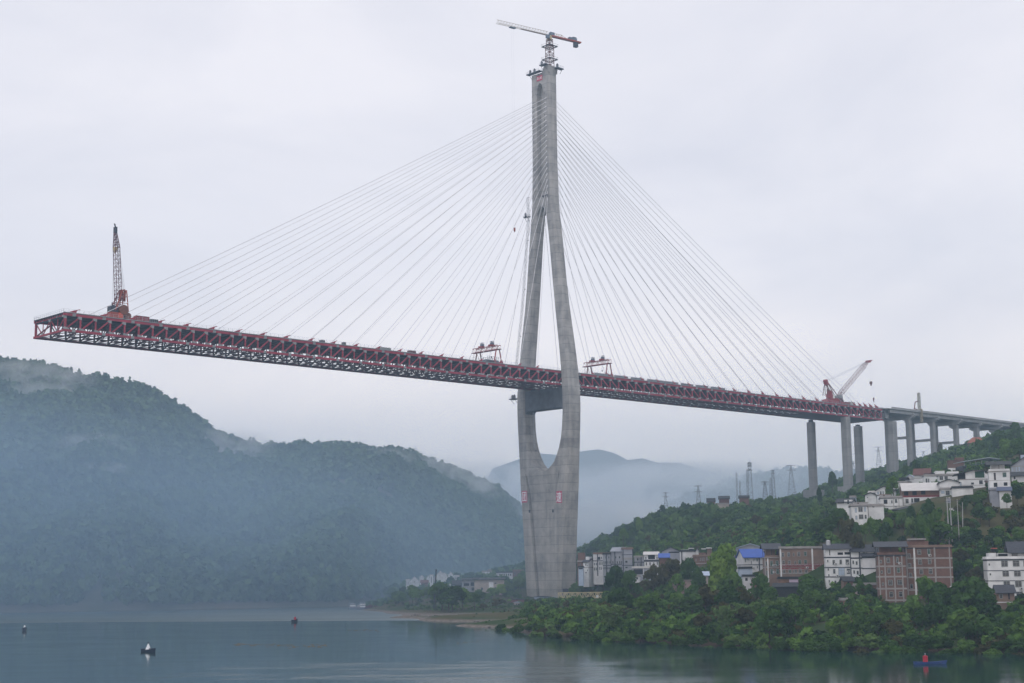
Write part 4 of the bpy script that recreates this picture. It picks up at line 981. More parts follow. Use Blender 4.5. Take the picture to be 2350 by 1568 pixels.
for x, l, h, m, nm, lb in ((615, 2.2, 1.0, M_dsteel, 'tool_chest', 'small dark tool chest on the deck a quarter of the way along'), (800, 1.5, 1.2, M_dsteel, 'cable_reel_box', 'small dark reel box on the deck left of mid span'),
                           (1150, 6.5, 1.0, M_gus, 'steel_stack', 'low grey steel stack on the deck between two cable anchors'), (1380, 4.2, 1.1, M_reddark, 'spreader_beam', 'dark red spreader frame lying on the deck left of the gantry'), (2050, 5.2, .9, M_dsteel, 'tarpaulin_pile', 'dark covered pile on the deck right of the left gantry')):
    crate(zz5(x, 0)[0], 12.6, 1.5, l, h, m, nm, lb, 'equipment')

# ---- yard launching truss, foundation and huts at the tower foot
zy = zoomf(2220, 2340, 9.79); YT = 700
yt = empty('truss_gantry', at(*zy(250, 880), YT), 0, 'pale yellow truss beam on one post standing among trees at the tower foot', 'gantry')
A = at(*zy(165, 420), YT); B = at(*zy(2180, 395), YT - 12); B = flatz(B, A[2] + .3)
mb = MB(); mb.lattice(A, B, 2.0, 2.5, 16, .16, rc=.3, faces='lrtb'); mb.build('truss_beam', mat('launcher_yellow', (0.62, 0.52, 0.30), .6), yt, world=True)
mb = MB(); P = at(*zy(250, 530), YT); P2 = at(*zy(255, 900), YT); mb.bar(P, flatz(P, P2[2] - 3), .75, .75, upv=D3); mb.build('post', mat('launcher_yellow', (1, 1, 1)), yt, world=True)
mb = MB(); P = A + (B - A) * .125 + up3 * 2.3; mb.bar(P - np.array([1.3, 0, 0]), P + np.array([1.3, 0, 0]), 1.6, 1.6); mb.build('winch', M_dsteel, yt, world=True)
mb = MB(); mb.bar(P - np.array([1.5, 0, 1.0]), P + np.array([1.5, 0, -1.0]), 1.9, .4); mb.build('winch_base', M_yel, yt, world=True)
for k in (.26, .74):
    P = A + (B - A) * k - up3 * .6; mb = MB(); mb.bar(P - np.array([.55, 1.3, 0]), P + np.array([.55, -1.3, 0]), .1, 1.2); mb.build('notice_board', M_white, yt, world=True)
mb = MB()
mb.hexa([br(ST + s, q, z) for z in (-2, 3.6) for s, q in ((-12.5, -19), (12.5, -19), (12.5, 17), (-12.5, 17))])
mb.build('pile_cap', mat('wet_concrete', (0.13, 0.12, 0.12), .9, noise=.4, nscale=.5), tower, world=True)
def hut(zf, x0, y0, x1, y1, Y, wallm, roofm, label, name='site_hut', cat='hut', stripes=None):
    P = at(*zf(x0, y1), Y); Q = at(*zf(x1, y1), Y); w = Q[0] - P[0]; h = (zf(0, y1)[1] - zf(0, y0)[1]) / F_ * Y
    r = empty(name, P, 0, label, cat)
    mb = MB(); mb.box(0, w, 0, w * .6, -3, h); mb.build('wall', wallm, r)
    mb = MB(); mb.prism([(-.3, h), (w + .3, h), (w + .3, h + .15), (w / 2, h + .5), (-.3, h + .15)], lambda x, z, e: (x, e, z), -.4, w * .6 + .3); mb.build('roof', roofm, r)
    mb = MB(); mb.box(w * .3, w * .45, -.05, 0, 0, h * .75); mb.build('door', M_dsteel, r)
    mb = MB(); mb.box(w * .6, w * .85, -.05, 0, h * .4, h * .75); mb.build('window', M_black, r)
    return r
M_tin = mat('tin_blue_grey', (0.30, 0.36, 0.45), .5)
hut(zy, 190, 890, 540, 1060, 694, M_white, M_dsteel, 'pale hut under the post of the yellow truss gantry')
zi0 = zoomf(1350, 2150, 2.238)
hut(zi0, 1545, 560, 1680, 640, 748, mat('hut_brick', (0.20, 0.09, 0.08), .8), M_dsteel, 'dark brick hut left of the tower foot')
hut(zi0, 1580, 585, 1640, 625, 738, mat('hut_tan', (0.42, 0.36, 0.33), .8), M_tin, 'small tan hut in front of the dark brick hut')
hut(zi0, 1915, 540, 1955, 560, 760, M_white, M_tin, 'tiny white hut against the right base of the tower')
hut(zi0, 1760, 535, 1905, 560, 762, M_tin, M_dsteel, 'long grey site shed against the base of the tower')
P = at(*zi0(862, 525), 700); 
pl_ = empty('signal_mast', P, 0, 'tall thin dark mast leaning slightly over the trees by the far village', 'mast')
T_ = at(*zi0(884, 285), 700)
mb = MB(); mb.bar(P - up3 * 6, T_, .32, .32); mb.build('pole', M_dsteel, pl_, world=True)
mb = MB(); mb.lattice(P - up3 * 6, T_, .7, .7, 26, .06, up=(0, 1, 0), rc=.08); mb.build('lattice', M_dsteel, pl_, world=True)
# ---------------------------------------------------------------- buildings
def wallmat(name, c, c2=None, n=.18, sc=.35): return mat(name, c, .85, noise=n, nscale=sc, col2=c2, spec=.15, detail=7)
WHT = wallmat('wall_white', (0.80, 0.80, 0.80), (0.62, 0.62, 0.62)); WHT2 = wallmat('wall_offwhite', (0.70, 0.69, 0.70), (0.54, 0.53, 0.54))
GRY = wallmat('wall_grey', (0.36, 0.37, 0.41), (0.27, 0.28, 0.32)); BRN = wallmat('wall_brown_plaster', (0.25, 0.175, 0.14), (0.18, 0.125, 0.10))
TAN = wallmat('wall_tan', (0.45, 0.38, 0.34), (0.36, 0.31, 0.28))
def brickmat(name, c1, c2, mortar):
    m = bpy.data.materials.new(name); m.use_nodes = True; t = m.node_tree; b = t.nodes['Principled BSDF']; b.inputs['Roughness'].default_value = .9
    tcn = N(t, 'ShaderNodeTexCoord'); mp = N(t, 'ShaderNodeMapping'); mp.inputs['Rotation'].default_value = (RAD(90), 0, 0)
    bk = N(t, 'ShaderNodeTexBrick'); bk.inputs['Scale'].default_value = 1.0; bk.inputs['Brick Width'].default_value = .5; bk.inputs['Row Height'].default_value = .2; bk.inputs['Mortar Size'].default_value = .02
    bk.inputs['Color1'].default_value = (*c1, 1); bk.inputs['Color2'].default_value = (*c2, 1); bk.inputs['Mortar'].default_value = (*mortar, 1)
    nz = N(t, 'ShaderNodeTexNoise'); nz.inputs['Scale'].default_value = .35; nz.inputs['Detail'].default_value = 6
    mxx = N(t, 'ShaderNodeMixRGB', blend_type='MULTIPLY'); mxx.inputs[0].default_value = .6
    rp = N(t, 'ShaderNodeValToRGB'); rp.color_ramp.elements[0].position = .3; rp.color_ramp.elements[0].color = (.55, .55, .55, 1); rp.color_ramp.elements[1].position = .65; rp.color_ramp.elements[1].color = (1.1, 1.05, 1.05, 1)
    L = t.links.new; L(tcn.outputs['Object'], mp.inputs[0]); L(mp.outputs[0], bk.inputs['Vector']); L(tcn.outputs['Object'], nz.inputs['Vector']); L(nz.outputs[0], rp.inputs[0])
    L(bk.outputs[0], mxx.inputs[1]); L(rp.outputs[0], mxx.inputs[2]); L(mxx.outputs[0], b.inputs['Base Color']); MATS[name] = m; return m
BRK = brickmat('brick_red_brown', (0.20, 0.098, 0.070), (0.155, 0.078, 0.055), (0.15, 0.12, 0.105))
BRK2 = brickmat('brick_orange_brown', (0.26, 0.14, 0.085), (0.20, 0.105, 0.065), (0.19, 0.14, 0.11))
TILE = mat('roof_slate', (0.060, 0.065, 0.080), .7, noise=.3, nscale=1.5); DRK = mat('roof_dark', (0.035, 0.04, 0.045), .7, noise=.3, nscale=1.0)
BLU = mat('roof_blue_tin', (0.035, 0.10, 0.42), .45, noise=.15, nscale=.6); PBLU = mat('roof_pale_tin', (0.42, 0.50, 0.62), .45, noise=.15, nscale=.6); WTIN = mat('roof_white_tin', (0.62, 0.60, 0.58), .5, noise=.12, nscale=.6)
RTIL = mat('roof_red_tile', (0.15, 0.066, 0.056), .8, noise=.3, nscale=1.0); CTRIM = mat('trim_cement', (0.34, 0.32, 0.31), .85, noise=.2, nscale=.6); DTRIM = mat('trim_dark', (0.055, 0.06, 0.075), .8)
REDT = mat('trim_red', (0.26, 0.05, 0.055), .8, noise=.2, nscale=.5); GLS = mat('window_glass', (0.018, 0.022, 0.028), .15, spec=.6); GLG = mat('window_green', (0.035, 0.085, 0.065), .3); FRM = mat('window_frame', (0.30, 0.33, 0.33), .6)
GNET = mat('green_net', (0.018, 0.075, 0.035), .8, noise=.3, nscale=1.0); AC = mat('ac_white', (0.55, 0.55, 0.55), .6)
FOOT = []      # footprints for keeping trees out, and screen rectangles for keeping facades clear
HG = []
def house(zf, x0, y0, x1, y1, Y, depth, yaw, wall, label, floors=None, cols=None, wins=(), bands=(), posts=(), roof='flat', roofm=None, trim=None, glass=None, name='house', cat='house', group=None,
          sidecols=0, rh=1.6, acs=(), keep=0.75, extra=(), tank=(), down=6.0):
    X0, Y1_ = zf(x0, y1); X1, Y0_ = zf(x1, y0)
    P = at(X0, Y1_, Y); yaw = yaw - math.atan2(P[0], P[1]) * .92; ca, sa = math.cos(yaw), math.sin(yaw); lo, hi = .5, 120
    for _ in range(50):
        m_ = (lo + hi) / 2
        if scr(P + np.array([ca, sa, 0]) * m_)[0] < X1: lo = m_
        else: hi = m_
    w = lo; Pt = at(X0, Y0_, Y); h = Pt[2] - P[2]
    u = lambda x: (x - x0) / (x1 - x0) * w
    v = lambda y: (y1 - y) / (y1 - y0) * h
    r = empty(name, P, yaw, label, cat, group)
    mb = MB(); mb.box(0, w, 0, depth, -down, h); mb.build('wall', wall, r)
    cx_, cy_ = P[0] + ca * w / 2 - sa * depth / 2, P[1] + sa * w / 2 + ca * depth / 2
    FOOT.append((cx_, cy_, w / 2 + .8, depth / 2 + .8, yaw, (X0, Y0_, X1, Y0_ + (Y1_ - Y0_) * keep), Y + abs(sa) * w / 2))
    trim = trim or CTRIM
    rm = roofm or trim
    mb = MB()
    if roof == 'flat':
        o_ = .35
        mb.box(-o_, w + o_, -o_, depth + o_, h, h + .22); mb.box(-.1, w + .1, -.1, .12, h + .22, h + .75); mb.box(-.1, .12, .12, depth + .1, h + .22, h + .75); mb.box(w - .12, w + .1, .12, depth + .1, h + .22, h + .75); mb.build('roof', rm, r)
    elif roof == 'gable':      # ridge parallel to the facade
        mb.prism([(-.7, h - .1), (depth / 2, h + rh), (depth + .7, h - .1), (depth + .7, h + .1), (depth / 2, h + rh + .22), (-.7, h + .1)], lambda y, z, e: (e, y, z), -.5, w + .5); rf = mb.build('roof', rm, r)
        m2 = MB(); m2.prism([(0.01, h), (depth - .01, h), (depth / 2, h + rh - .02)], lambda y, z, e: (e, y, z), 0.01, w - .01); m2.build('gable_wall', wall, r)
    elif roof == 'gable_f':    # gable end faces the river
        mb.prism([(-.6, h - .12), (w / 2, h + rh), (w + .6, h - .12), (w + .6, h + .1), (w / 2, h + rh + .25), (-.6, h + .1)], lambda x, z, e: (x, e, z), -.6, depth + .5); mb.build('roof', rm, r)
        m2 = MB(); m2.prism([(0.01, h), (w - .01, h), (w / 2, h + rh - .02)], lambda x, z, e: (x, e, z), .01, depth); m2.build('gable_wall', wall, r)
    elif roof == 'canopy':     # tin roof on posts over an open roof terrace
        mb.box(-.3, w + .3, -.3, depth + .3, h, h + .25); mb.build('roof_slab', trim, r)
        m2 = MB(); m2.prism([(-1.0, h + rh * .8), (depth * .45, h + rh * 1.35), (depth + .8, h + rh * .9), (depth + .8, h + rh * .9 + .14), (depth * .45, h + rh * 1.35 + .14), (-1.0, h + rh * .8 + .14)], lambda y, z, e: (e, y, z), -.8, w + .8); m2.build('canopy_roof', roofm or TILE, r)
        m3 = MB()
        n_ = max(2, int(w / 3.5))
        for i in range(n_ + 1): m3.box(.1 + (w - .35) * i / n_, .25 + (w - .35) * i / n_, .1, .25, h + .25, h + rh * .9); m3.box(.1 + (w - .35) * i / n_, .25 + (w - .35) * i / n_, depth - .3, depth - .15, h + .25, h + rh)
        m3.build('canopy_posts', DTRIM, r)
        m4 = MB(); m4.box(0, w, -.05, .08, h + .25, h + .95); m4.box(w * .15, w * .8, depth * .35, depth - .4, h + .25, h + rh * .95); m4.build('parapet', wall, r)
    elif roof == 'shedx':      # mono pitch, rising to the right
        mb.prism([(-.6, h - .1), (w + .6, h + rh), (w + .6, h + rh + .2), (-.6, h + .1)], lambda x, z, e: (x, e, z), -.6, depth + .6); mb.build('roof', rm, r)
        m2 = MB(); m2.prism([(0.01, h), (w - .01, h), (w - .01, h + rh - .1)], lambda x, z, e: (x, e, z), .01, depth); m2.build('gable_wall', wall, r)
    elif roof == 'hip':
        A = [(-.6, -.6, h - .05), (w + .6, -.6, h - .05), (w + .6, depth + .6, h - .05), (-.6, depth + .6, h - .05), (w * .28, depth / 2, h + rh), (w * .72, depth / 2, h + rh)]
        mb.add(A, [(0, 1, 5, 4), (1, 2, 5), (2, 3, 4, 5), (3, 0, 4), (3, 2, 1, 0)]); mb.build('roof', rm, r)
    # windows
    W = list(wins)
    if floors and cols:
        for (fa, fb) in floors:
            for c in cols:
                W.append((c[0], fa, c[1], fb, c[2] if len(c) > 2 else 0))
    for wd_ in W:
        a, b_, c, d_ = u(wd_[0]), u(wd_[2]), v(wd_[3]), v(wd_[1]); kind = wd_[4] if len(wd_) > 4 else 0
        mb = MB(); fr = .07
        mb.box(a, b_, -.03, .02, c, d_, 0)
        if kind != 2:
            mb.box(a - .04, a + fr, -.09, -.03, c - .04, d_ + .04, 1); mb.box(b_ - fr, b_ + .04, -.09, -.03, c - .04, d_ + .04, 1); mb.box(a + fr, b_ - fr, -.09, -.03, d_ - fr, d_ + .04, 1); mb.box(a + fr, b_ - fr, -.09, -.03, c - .04, c + fr, 1)
            nb = max(1, int(round((b_ - a) / .8)))
            for i in range(1, nb): x = a + (b_ - a) * i / nb; mb.box(x - .03, x + .03, -.08, -.03, c + fr, d_ - fr, 1)
            if d_ - c > 1.2: zz = c + (d_ - c) * .66; mb.box(a + fr, b_ - fr, -.085, -.031, zz - .03, zz + .03, 1)
        g_ = {0: GLS, 1: GLG, 2: M_black, 3: PBLU}[kind]  # kind two is a black panel: the shade of an opening as colour
        mb.build('window', [g_, FRM], r)
    if sidecols:
        nf = max(1, int(h / 3.1))
        for k in range(nf):
            for j in range(sidecols):
                y0 = depth * (j + .5) / sidecols - .5; z0 = h * (k + .38) / nf
                for sx in (0, 1):
                    mb = MB(); X_ = -.03 if sx == 0 else w - .01; mb.box(X_, X_ + .04, y0, y0 + 1.0, z0, z0 + 1.2); mb.build('window', [GLS], r)
    for (by, th, m_) in bands:
        z = v(by); mb = MB(); mb.box(-.06, w + .06, -.07, depth + .06, z - th / 2, z + th / 2); mb.build('floor_band', {0: CTRIM, 1: DTRIM, 2: REDT, 3: WHT}[m_], r)
    for (bx, th, m_) in posts:
        x = u(bx); mb = MB(); mb.box(x - th / 2, x + th / 2, -.10, .02, -2, h - .02); mb.build('corner_strip', {0: CTRIM, 1: DTRIM, 2: REDT, 3: WHT}[m_], r)
    for (ax_, ay_) in acs:
        mb = MB(); mb.box(u(ax_) - .42, u(ax_) + .42, -.5, -.11, v(ay_) - .3, v(ay_) + .3, 0); mb.tube((u(ax_) + .1, -.5, v(ay_)), (u(ax_) + .1, -.53, v(ay_)), .22, n=8, mi=1); mb.build('air_conditioner', [AC, DRK], r)
    for ex in extra:   # boxes in zoom units: (x0,y0,x1,y1,yin,yout,material,part)
        mb = MB(); mb.box(u(ex[0]), u(ex[2]), ex[4], ex[5], v(ex[3]), v(ex[1])); mb.build(ex[7], ex[6], r)
    for (tx, ty, lb) in tank:
        loc = P + np.array([ca * u(tx) - sa * depth * .4, sa * u(tx) + ca * depth * .4, v(ty)])
        tk = empty('water_tank', loc, 0, lb, 'water tank', 'steel water tanks on the roofs')
        mb = MB(); mb.tube((0, 0, .3), (0, 0, 2.0), .75, n=12); mb.tube((0, 0, 2.0), (0, 0, 2.3), .75, .2, n=12); mb.build('tank_body', mat('tank_steel', (.45, .46, .48), .35, .4), tk)
        mb = MB()
        for a in (-.5, .5):
            for b2 in (-.5, .5): mb.box(a - .06, a + .06, b2 - .06, b2 + .06, -1.2, .3)
        mb.build('tank_stand', DTRIM, tk)
    return r, w, h

zb_ = zoomf(2900, 2050, 2.851); zc_ = zoomf(3450, 2050, 2.296); ze = zoomf(2300, 2160, 5.875); zf_ = zoomf(2650, 2150, 5.222)
zg = zoomf(3340, 1820, 5.226); zh = zoomf(3700, 1780, 5.601); zfar = zoomf(1600, 2240, 4.7); za = zoomf(2200, 2050, 2.851); zj2 = zoomf(2500, 1750, 2.611); zk = zoomf(3350, 1700, 3.135)
# ---- river-front row
fl = [(452, 505), (547, 605), (645, 700)]
house(zb_, 630, 415, 1160, 745, 500, 11, RAD(4), BRN, 'brown three-storey brick block with red parapet bands and green window panes',
      wins=[(652, 460, 684, 507), (724, 458, 750, 506), (787, 465, 802, 502), (838, 455, 868, 502), (912, 452, 942, 500, 1),
            (660, 552, 690, 606), (727, 552, 755, 604), (798, 560, 817, 604), (845, 546, 877, 600, 1), (910, 545, 943, 598, 1),
            (664, 646, 692, 702), (730, 644, 758, 702, 1), (782, 660, 793, 700), (803, 655, 822, 700), (846, 642, 877, 700), (914, 640, 944, 698)],
      bands=[(432, .95, 2), (525, .7, 2), (414, .25, 3), (445, .22, 3), (540, .2, 3), (632, .3, 0), (738, .3, 3)], posts=[(643, .5, 3), (1006, .5, 3)], acs=[(942, 492), (560, 600)], name='apartment_block', cat='apartment block', sidecols=2,
      tank=[(822, 398, 'steel water tank on the brown block, left of the roof hut'), (888, 350, 'steel water tank on top of the brown block roof hut')], extra=[(870, 350, 1035, 415, 2, 7, BRN, 'roof_hut'), (850, 344, 1045, 356, 1.2, 8, WHT, 'hut_slab')], keep=.9)
house(zb_, 457, 522, 628, 742, 502, 10, RAD(3), BRN, 'narrow brown brick house with covered roof terrace left of the brown block', wins=[(470, 560, 488, 610), (522, 555, 552, 612, 1), (585, 553, 615, 610, 1), (522, 648, 552, 706, 1), (588, 646, 618, 704, 1), (473, 664, 488, 718)],
      bands=[(628, .3, 0)], posts=[(495, .4, 3), (462, .35, 0)], roof='canopy', roofm=TILE, rh=3.6, acs=[(560, 605), (578, 605)], keep=.9)
bl = [(515, .4, 1), (630, .35, 1), (737, .35, 1)]
house(zb_, 1160, 420, 1448, 842, 480, 10, RAD(2), WHT, 'white four-storey house with dark floor lines right of the brown block',
      wins=[(1178, 542, 1190, 568), (1238, 545, 1266, 598), (1318, 542, 1345, 595), (1388, 540, 1426, 598), (1180, 640, 1193, 664), (1240, 648, 1266, 700), (1302, 634, 1372, 722, 3), (1396, 645, 1434, 705), (1184, 706, 1196, 730), (1250, 780, 1272, 826), (1186, 772, 1198, 800), (1205, 430, 1215, 490, 2), (1300, 458, 1362, 486, 2), (1380, 456, 1438, 484, 2)],
      bands=bl, posts=[(1445, .35, 1)], roof='gable', roofm=TILE, rh=1.6, acs=[(1272, 590), (1284, 725), (1412, 585), (1412, 680)], tank=[(1206, 395, 'steel water tank on the white four-storey house roof')], keep=.85, name='house')
house(zb_, 1450, 452, 1711, 805, 478, 11, RAD(1), WHT, 'white house with dark corner strips tucked behind the ruined brick shed',
      wins=[(1464, 550, 1482, 590), (1502, 558, 1522, 600), (1470, 662, 1488, 700), (1508, 668, 1530, 710), (1655, 780, 1690, 800, 2), (1618, 462, 1640, 500), (1590, 458, 1612, 498)], bands=[(522, .5, 1), (637, .35, 1), (745, .35, 1)], posts=[(1548, .45, 1)], roof='gable', roofm=TILE, rh=2.2, keep=.85)
house(zc_, 8, 402, 162, 655, 476, 11, RAD(0), WHT2, 'white annexe with curved side pressed against the left brick tenement', wins=[(134, 438, 156, 480), (136, 526, 158, 570), (70, 628, 94, 640, 2), (110, 372, 150, 400, 2)], bands=[(414, .5, 1), (516, .35, 1), (601, .35, 1)], roof='gable', roofm=TILE, rh=2.4, acs=[(124, 566)], keep=.8)
house(zb_, 1362, 785, 1468, 905, 462, 6, RAD(8), BRK2, 'low ruined brick shed with broken slate roof before the white houses', wins=[(1402, 795, 1422, 850, 2)], roof='gable', roofm=DRK, rh=1.2, name='brick_shed', cat='shed', keep=.5)
house(zb_, 1475, 840, 1665, 955, 458, 6, RAD(3), TAN, 'low tan brick outbuilding with flat roof beside the ruined shed', wins=[(1512, 885, 1552, 935, 2)], roof='flat', name='brick_shed', cat='shed', keep=.5)
house(zc_, 0, 668, 166, 770, 447, 6, RAD(3), BRK2, 'brown brick garden shed with blue tarpaulin at the tenement foot', wins=[(100, 708, 112, 722, 3)], roof='flat', name='brick_shed', cat='shed', extra=[(60, 765, 168, 782, -1.6, 0, BLU, 'tarpaulin')], keep=.6)
house(zb_, 1322, 1005, 1405, 1100, 430, 4, RAD(5), BRK2, 'isolated brown brick outhouse standing among trees below the ruined shed', roof='flat', name='brick_shed', cat='shed', keep=.7)
house(zb_, 610, 760, 900, 850, 488, 5, RAD(2), BRK2, 'dark open-fronted shack under a torn awning below the brown block', wins=[(700, 800, 880, 850, 2)], roof='flat', roofm=DRK, name='shack', cat='shed', extra=[(735, 768, 860, 800, -.6, -.4, mat('lilac_tarp', (.45, .36, .45), .8), 'awning')], keep=.4)
house(zb_, 560, 850, 850, 930, 478, 4, RAD(-2), DRK, 'collapsed dark shack with tin roof among trees below the brown block', roof='gable', roofm=DRK, rh=1.0, name='shack', cat='shed', keep=.3)
# brick tenements
house(zc_, 153, 398, 415, 812, 425, 10, RAD(2), BRK, 'red brick five-storey tenement with slate canopy, left half of the pair',
      wins=[(240, 418, 270, 464), (328, 416, 350, 462), (178, 440, 194, 466), (244, 513, 272, 560), (331, 511, 358, 556, 1), (182, 536, 198, 562), (245, 623, 285, 670), (331, 622, 372, 668), (188, 648, 204, 670), (251, 731, 285, 778), (338, 730, 370, 776)],
      bands=[(400, .35, 1), (496, .45, 0), (592, .45, 0), (702, .45, 0), (808, .45, 0)], posts=[(380, .35, 0), (168, .35, 0), (222, .4, 0), (306, .4, 0)], roof='canopy', roofm=TILE, rh=2.9, acs=[(360, 470)], name='apartment_block', cat='apartment block', keep=.95, trim=DTRIM)
house(zc_, 416, 325, 845, 800, 428, 12, RAD(3), BRK, 'red brick tenement with cement floor bands and roof hut, right half of the pair',
      wins=[(428, 380, 460, 418), (528, 345, 560, 390), (620, 340, 645, 388, 1), (434, 470, 462, 505), (484, 440, 492, 470), (532, 434, 564, 480), (622, 430, 650, 476), (440, 558, 466, 594), (538, 524, 570, 568), (624, 520, 656, 566), (444, 660, 470, 700), (484, 530, 492, 560), (536, 630, 566, 672)],
      bands=[(424, .45, 0), (511, .45, 0), (598, .45, 0), (714, .45, 0), (328, .5, 1)], posts=[(424, .4, 0), (497, .5, 3), (685, .45, 0), (822, .35, 0)], roof='flat', roofm=BRN, acs=[(640, 398), (822, 690)], name='apartment_block', cat='apartment block', keep=.8,
      extra=[(412, 262, 640, 325, 2.5, 9, BRK, 'roof_hut'), (458, 238, 620, 252, 2.0, 9.5, CTRIM, 'hut_slab'), (470, 252, 610, 262, 3, 9, BRK, 'hut_top')])
rows = [(446, 500), (537, 592), (633, 690), (730, 776)]
house(zc_, 1166, 430, 1560, 812, 418, 12, RAD(4), WHT, 'clean white five-storey house with blue-framed windows at the right edge',
      wins=[(1296, 446, 1355, 500), (1402, 444, 1462, 498), (1302, 537, 1360, 590), (1408, 536, 1468, 590), (1306, 633, 1364, 688), (1412, 632, 1472, 688), (1418, 730, 1476, 776), (1178, 470, 1190, 488), (1183, 560, 1195, 578), (1320, 735, 1370, 776), (1500, 446, 1545, 500), (1505, 537, 1548, 590)],
      bands=[(436, .5, 1), (536, .22, 1), (630, .22, 1), (808, .25, 0)], roof='flat', roofm=WHT, acs=[(1462, 702)], name='apartment_block', cat='apartment block', keep=.85,
      extra=[(1190, 372, 1255, 430, 1, 9, WHT, 'roof_hut'), (1270, 375, 1560, 430, 1, 11, WHT, 'attic_wall'), (1275, 380, 1362, 410, .9, 1.0, M_black, 'attic_opening'), (1400, 380, 1455, 405, .88, .99, GLS, 'window'), (1215, 326, 1268, 334, .5, 3, mat('heater_red', (.45, .12, .10), .5), 'solar_heater'), (1215, 334, 1250, 362, .8, 2.6, M_black, 'heater_frame')])
# its slate roof
P_ = at(*zc_(1250, 372), 419); r = bpy.data.objects['apartment_block.003'] if 'apartment_block.003' in bpy.data.objects else None
if r:
    mb = MB(); w_ = 26; zz0 = P_[2] - r.location[2]; mb.prism([(-.6, zz0 - .2), (4.5, zz0 + 2.9), (10, zz0 + .2), (10, zz0 + .4), (4.5, zz0 + 3.15), (-.6, zz0)], lambda y, z, e: (e, y, z), 5.6, 27); mb.build('slate_roof', TILE, r)
house(zc_, 1240, 742, 1400, 828, 406, 6, RAD(6), BRN, 'small brown plank house with slate roof below the right white house', wins=[(1262, 752, 1290, 790), (1342, 745, 1356, 800, 2)], roof='gable', roofm=TILE, rh=2.0, name='cottage', cat='house', keep=.95, bands=[(826, .25, 3)])
house(zc_, 1240, 935, 1350, 975, 398, 5, RAD(6), GRY, 'low grey retaining wall among dark trees below the plank house', roof='flat', name='retaining_wall', cat='wall', keep=.9)
# ---- middle row, left of the brown block
house(zf_, 1712, 425, 2145, 800, 535, 10, RAD(14), WHT2, 'white house with bright blue tin roof behind the lime green tree',
      wins=[(1735, 455, 1752, 520), (1778, 440, 1788, 480), (1808, 455, 1818, 490), (1858, 495, 1872, 560), (1905, 450, 1915, 500), (1935, 445, 1948, 490), (1972, 440, 2000, 505, 1), (1740, 615, 1760, 640), (1908, 620, 1922, 680), (1978, 600, 1996, 650), (1815, 622, 1825, 640)],
      bands=[(575, .3, 1), (745, .3, 1)], posts=[(2030, .45, 1)], roof='gable', roofm=BLU, rh=3.0, keep=.8)
house(zf_, 1592, 405, 1708, 640, 545, 9, RAD(5), WHT2, 'narrow white house with red eave between green tree and blue roof', wins=[(1620, 450, 1636, 530), (1612, 560, 1628, 630)], roof='gable', roofm=RTIL, rh=.8, posts=[(1680, 1.6, 2)], keep=.7)
house(zf_, 1440, 262, 2240, 400, 585, 14, RAD(2), GRY, 'large dark steel warehouse with pale sloping roof above the blue-roofed house', wins=[(1700, 300, 2200, 380, 2)], roof='gable_f', roofm=PBLU, rh=2.2, name='warehouse', cat='warehouse', keep=.9)
house(zf_, 1612, 655, 1880, 800, 508, 8, RAD(3), PBLU, 'pale blue metal box building in front of the blue-roofed house', roof='flat', roofm=DRK, name='metal_shed', cat='shed', keep=.9)
house(zf_, 1700, 822, 1925, 940, 500, 6, RAD(5), WHT2, 'small white house with dark window at the tree edge', wins=[(1728, 845, 1782, 910)], roof='flat', roofm=DRK, name='cottage', cat='house', keep=.85)
house(zf_, 1885, 880, 1985, 1060, 490, 5, RAD(5), BRK2, 'brown brick stump wall left of the round dark tree', roof='flat', name='brick_wall', cat='wall', keep=.5)
house(zf_, 640, 400, 1085, 660, 620, 11, RAD(-8), BRK, 'brown brick building with rows of narrow windows left of the lime tree',
      wins=[(790, 430, 803, 490), (830, 425, 843, 495), (868, 420, 880, 495), (918, 415, 930, 485), (945, 412, 957, 480), (978, 408, 990, 475), (700, 450, 712, 500), (1030, 405, 1042, 470)] + [(x, 560, x + 14, 640) for x in (880, 930, 980, 1030)], bands=[(545, .3, 0), (390, .4, 2)], roof='flat', roofm=BRN, name='apartment_block', cat='apartment block', keep=.7,
      extra=[(760, 320, 900, 400, 1, 6, BRK, 'stair_hut'), (820, 232, 895, 250, 0, 5, WHT, 'roof_slab'), (925, 215, 1018, 235, 0, 5, WHT, 'roof_slab'), (935, 240, 1008, 400, 1, 6, BRN, 'stair_hut')])
house(zf_, 366, 300, 700, 430, 640, 10, RAD(-3), WHT2, 'white flat-roofed wing with dark eave behind scrub', roof='flat', roofm=DRK, posts=[(405, .5, 1)], keep=.8, extra=[(380, 255, 560, 298, 2, 7, WHT2, 'roof_hut'), (545, 222, 655, 236, 1, 7, WHT, 'hut_slab'), (560, 238, 640, 298, 2, 6, DRK, 'roof_opening')])
house(zf_, 700, 300, 752, 370, 636, 8, RAD(-3), WHT, 'tiny white gabled hut on the roofs between two brick stair towers', roof='gable_f', roofm=TILE, rh=1.4, keep=.9)
house(zf_, -10, 300, 360, 470, 655, 12, RAD(-3), GRY, 'grey workshop under a wide dark curved roof', wins=[(130, 300, 350, 330, 2)], roof='gable_f', roofm=DRK, rh=1.8, name='workshop', cat='workshop', keep=.8)
house(zf_, 650, 800, 960, 860, 540, 6, RAD(0), TAN, 'low shed with pale blue tin roof half hidden by trees', roof='gable', roofm=PBLU, rh=1.3, name='shed', cat='shed', keep=.9)
house(zf_, -60, 425, 140, 560, 640, 8, RAD(0), BRK, 'brick lean-to under a bright blue tin canopy', roof='gable', roofm=BLU, rh=1.7, name='shed', cat='shed', keep=.6)
